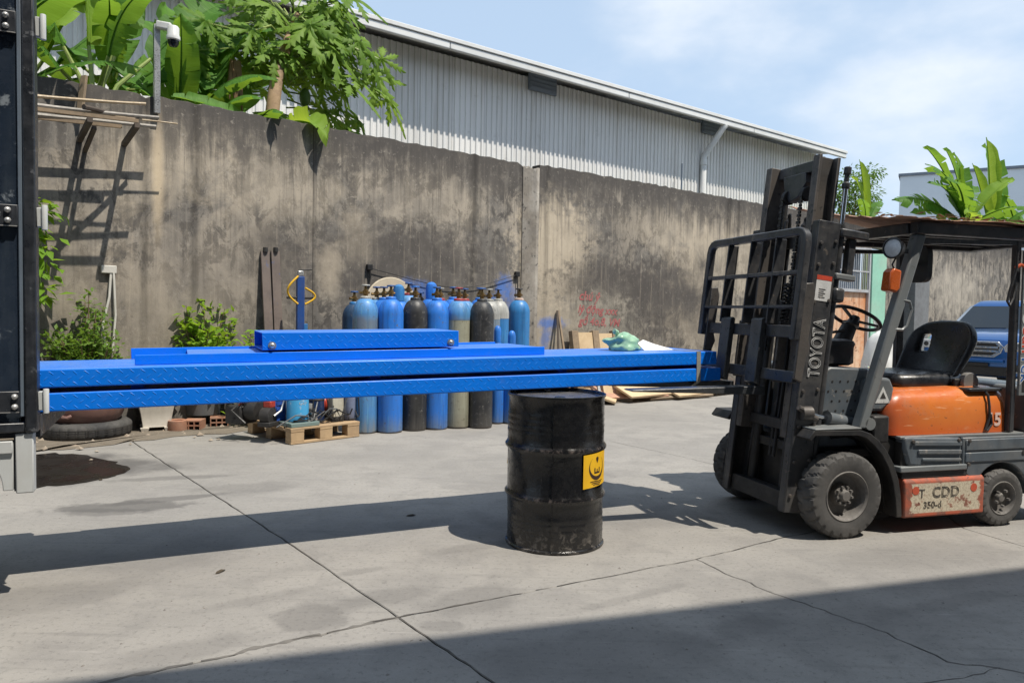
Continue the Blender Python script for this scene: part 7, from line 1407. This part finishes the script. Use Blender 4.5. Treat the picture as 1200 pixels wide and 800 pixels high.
b = MB(); b.loft([[(x0, -w0, 1.2), (x0, w0, 1.2), (x1, w0, 1.2), (x1, -w0, 1.2)] if k == 0 else [(x0, -w0, z_), (x0, w0, z_), (x1, w0, z_), (x1, -w0, z_)] for k, x0, x1, w0, z_ in ((0, -1.22, -3.45, .90, 1.2), (1, -1.85, -3.30, .74, 1.70), (1, -2.0, -3.2, .66, 1.795), (1, -2.2, -3.0, .5, 1.815))]); b.build('cabin', M_CAR, car, bev=0.04, seg=3)
def quad(name, pts, mat, parent=car, th=0.01):
    P = [Vector(p) for p in pts]; n = (P[1] - P[0]).cross(P[2] - P[0]).normalized() * th; MB().add(P + [p - n for p in P], [(0,1,2,3),(7,6,5,4)] + [(i, i+4, (i+1) % 4 + 4, (i+1) % 4) for i in range(4)]).build(name, mat, parent, bev=0.003)
ws_ = [(-1.235, -.83, 1.235), (-1.235, .83, 1.235), (-1.815, .69, 1.675), (-1.815, -.69, 1.675)]
quad('windscreen', [(x + .025, y, z + .018) for x, y, z in ws_], M_CGL)
for s in (-1, 1):
    quad('side_window', [(-1.65, s*.885, 1.26), (-3.2, s*.885, 1.26), (-3.2, s*.79, 1.62), (-1.98, s*.775, 1.64)][::s], M_CGL, th=0.012)
    quad('screen_pillar', [(-1.22, s*.83, 1.245), (-1.22, s*.905, 1.235), (-1.83, s*.75, 1.70), (-1.83, s*.69, 1.70)][::s], M_CHM, th=0.02)  # bright trim material imitates a pale reflection on the pillar
    mb = MB().box(-1.62, -1.48, s*1.10 - .10, s*1.10 + .10, 1.22, 1.40); mb.build('mirror', M_CBK, car, bev=0.03, seg=3); MB().bar((-1.52, s*.88, 1.25), (-1.54, s*1.02, 1.28), .06, .06).build('mirror_arm', M_CBK, car)
    hl_ = MB().prism([(s*.50, .86), (s*.90, .90), (s*.86, 1.045), (s*.55, 1.03), (s*.47, .95)], -0.10, 0.010, 'x'); hl_.build('headlamp', M_LENS, car, bev=0.015)
    MB().lathe([(0.001, 0.014), (0.055, 0.012), (0.06, 0.0)], 18, (0.005, s*.68, .955), 'x').build('lamp_unit', M_CHM, car); MB().lathe([(0.001, 0.014), (0.04, 0.012), (0.045, 0.0)], 18, (0.005, s*.80, .962), 'x').build('lamp_unit', M_CBK, car)
    MB().prism([(s*.55, .50), (s*.88, .52), (s*.84, .66), (s*.62, .64)], -0.06, 0.03, 'x').build('fog_recess', M_CBK, car, bev=0.01); MB().bar((0.035, s*.62, .515), (0.03, s*.87, .53), .02, .02).build('bumper_trim', M_CHM, car)
    for x in (-0.95, -4.15):
        w = MB().lathe([(0.2, -0.11), (0.34, -0.12), (0.375, -0.09), (0.375, 0.09), (0.34, 0.12), (0.2, 0.11)], 32, (x, s*.82, .375), 'y', cap=False).build('wheel', M_TYRE, car); MB().lathe([(0.001, -.08 if s < 0 else .08), (0.22, -.09 if s < 0 else .09)], 24, (x, s*.82, .375), 'y').build('rim', M_CHM, w)
gp_ = [(.44, .84), (.48, .95), (.40, 1.045), (-.40, 1.045), (-.48, .95), (-.44, .84), (-.34, .76), (.34, .76)]
MB().prism(gp_, -0.08, 0.018, 'x').build('grille_surround', M_CHM, car, bev=0.012); MB().prism([(y * .87, .903 + (z - .903) * .74) for y, z in gp_], 0.0185, 0.024, 'x').build('grille', M_CBK, car)
for z in (.87, .935): MB().box(0.024, 0.034, -.40, .40, z - .018, z + .018).build('grille_bar', M_CHM, car, bev=0.004)
MB().box(0.022, 0.03, -.07, .07, .87, .94).build('badge', M_CBK, car)
MB().prism([(.52, .44), (.56, .60), (-.56, .60), (-.52, .44)], -0.05, 0.02, 'x').build('lower_intake', M_CBK, car, bev=0.01); MB().box(0.0, 0.04, -.5, .5, .66, .73).build('bumper_bar', M_CAR, car, bev=0.02); MB().box(0.031, 0.045, -.26, .26, .60, .655).build('plate_holder', M_CBK, car)
for s in (-1, 1): MB().bar((-0.3, s*.42, 1.165), (-1.15, s*.5, 1.235), .05, .02).build('bonnet_crease', M_CAR, car, bev=0.008)
MB().box(-1.72, -1.70, -.09, .09, 1.545, 1.60).build('rear_view_mirror', M_CBK, car); MB().bar((-1.25, .62, 1.275), (-1.30, .50, 1.315), .09, .004).build('screen_sticker', M_WHT, car)
MB().bar((-1.16, -.6, 1.262), (-1.2, .1, 1.268), .02, .015).build('wiper', M_CBK, car)
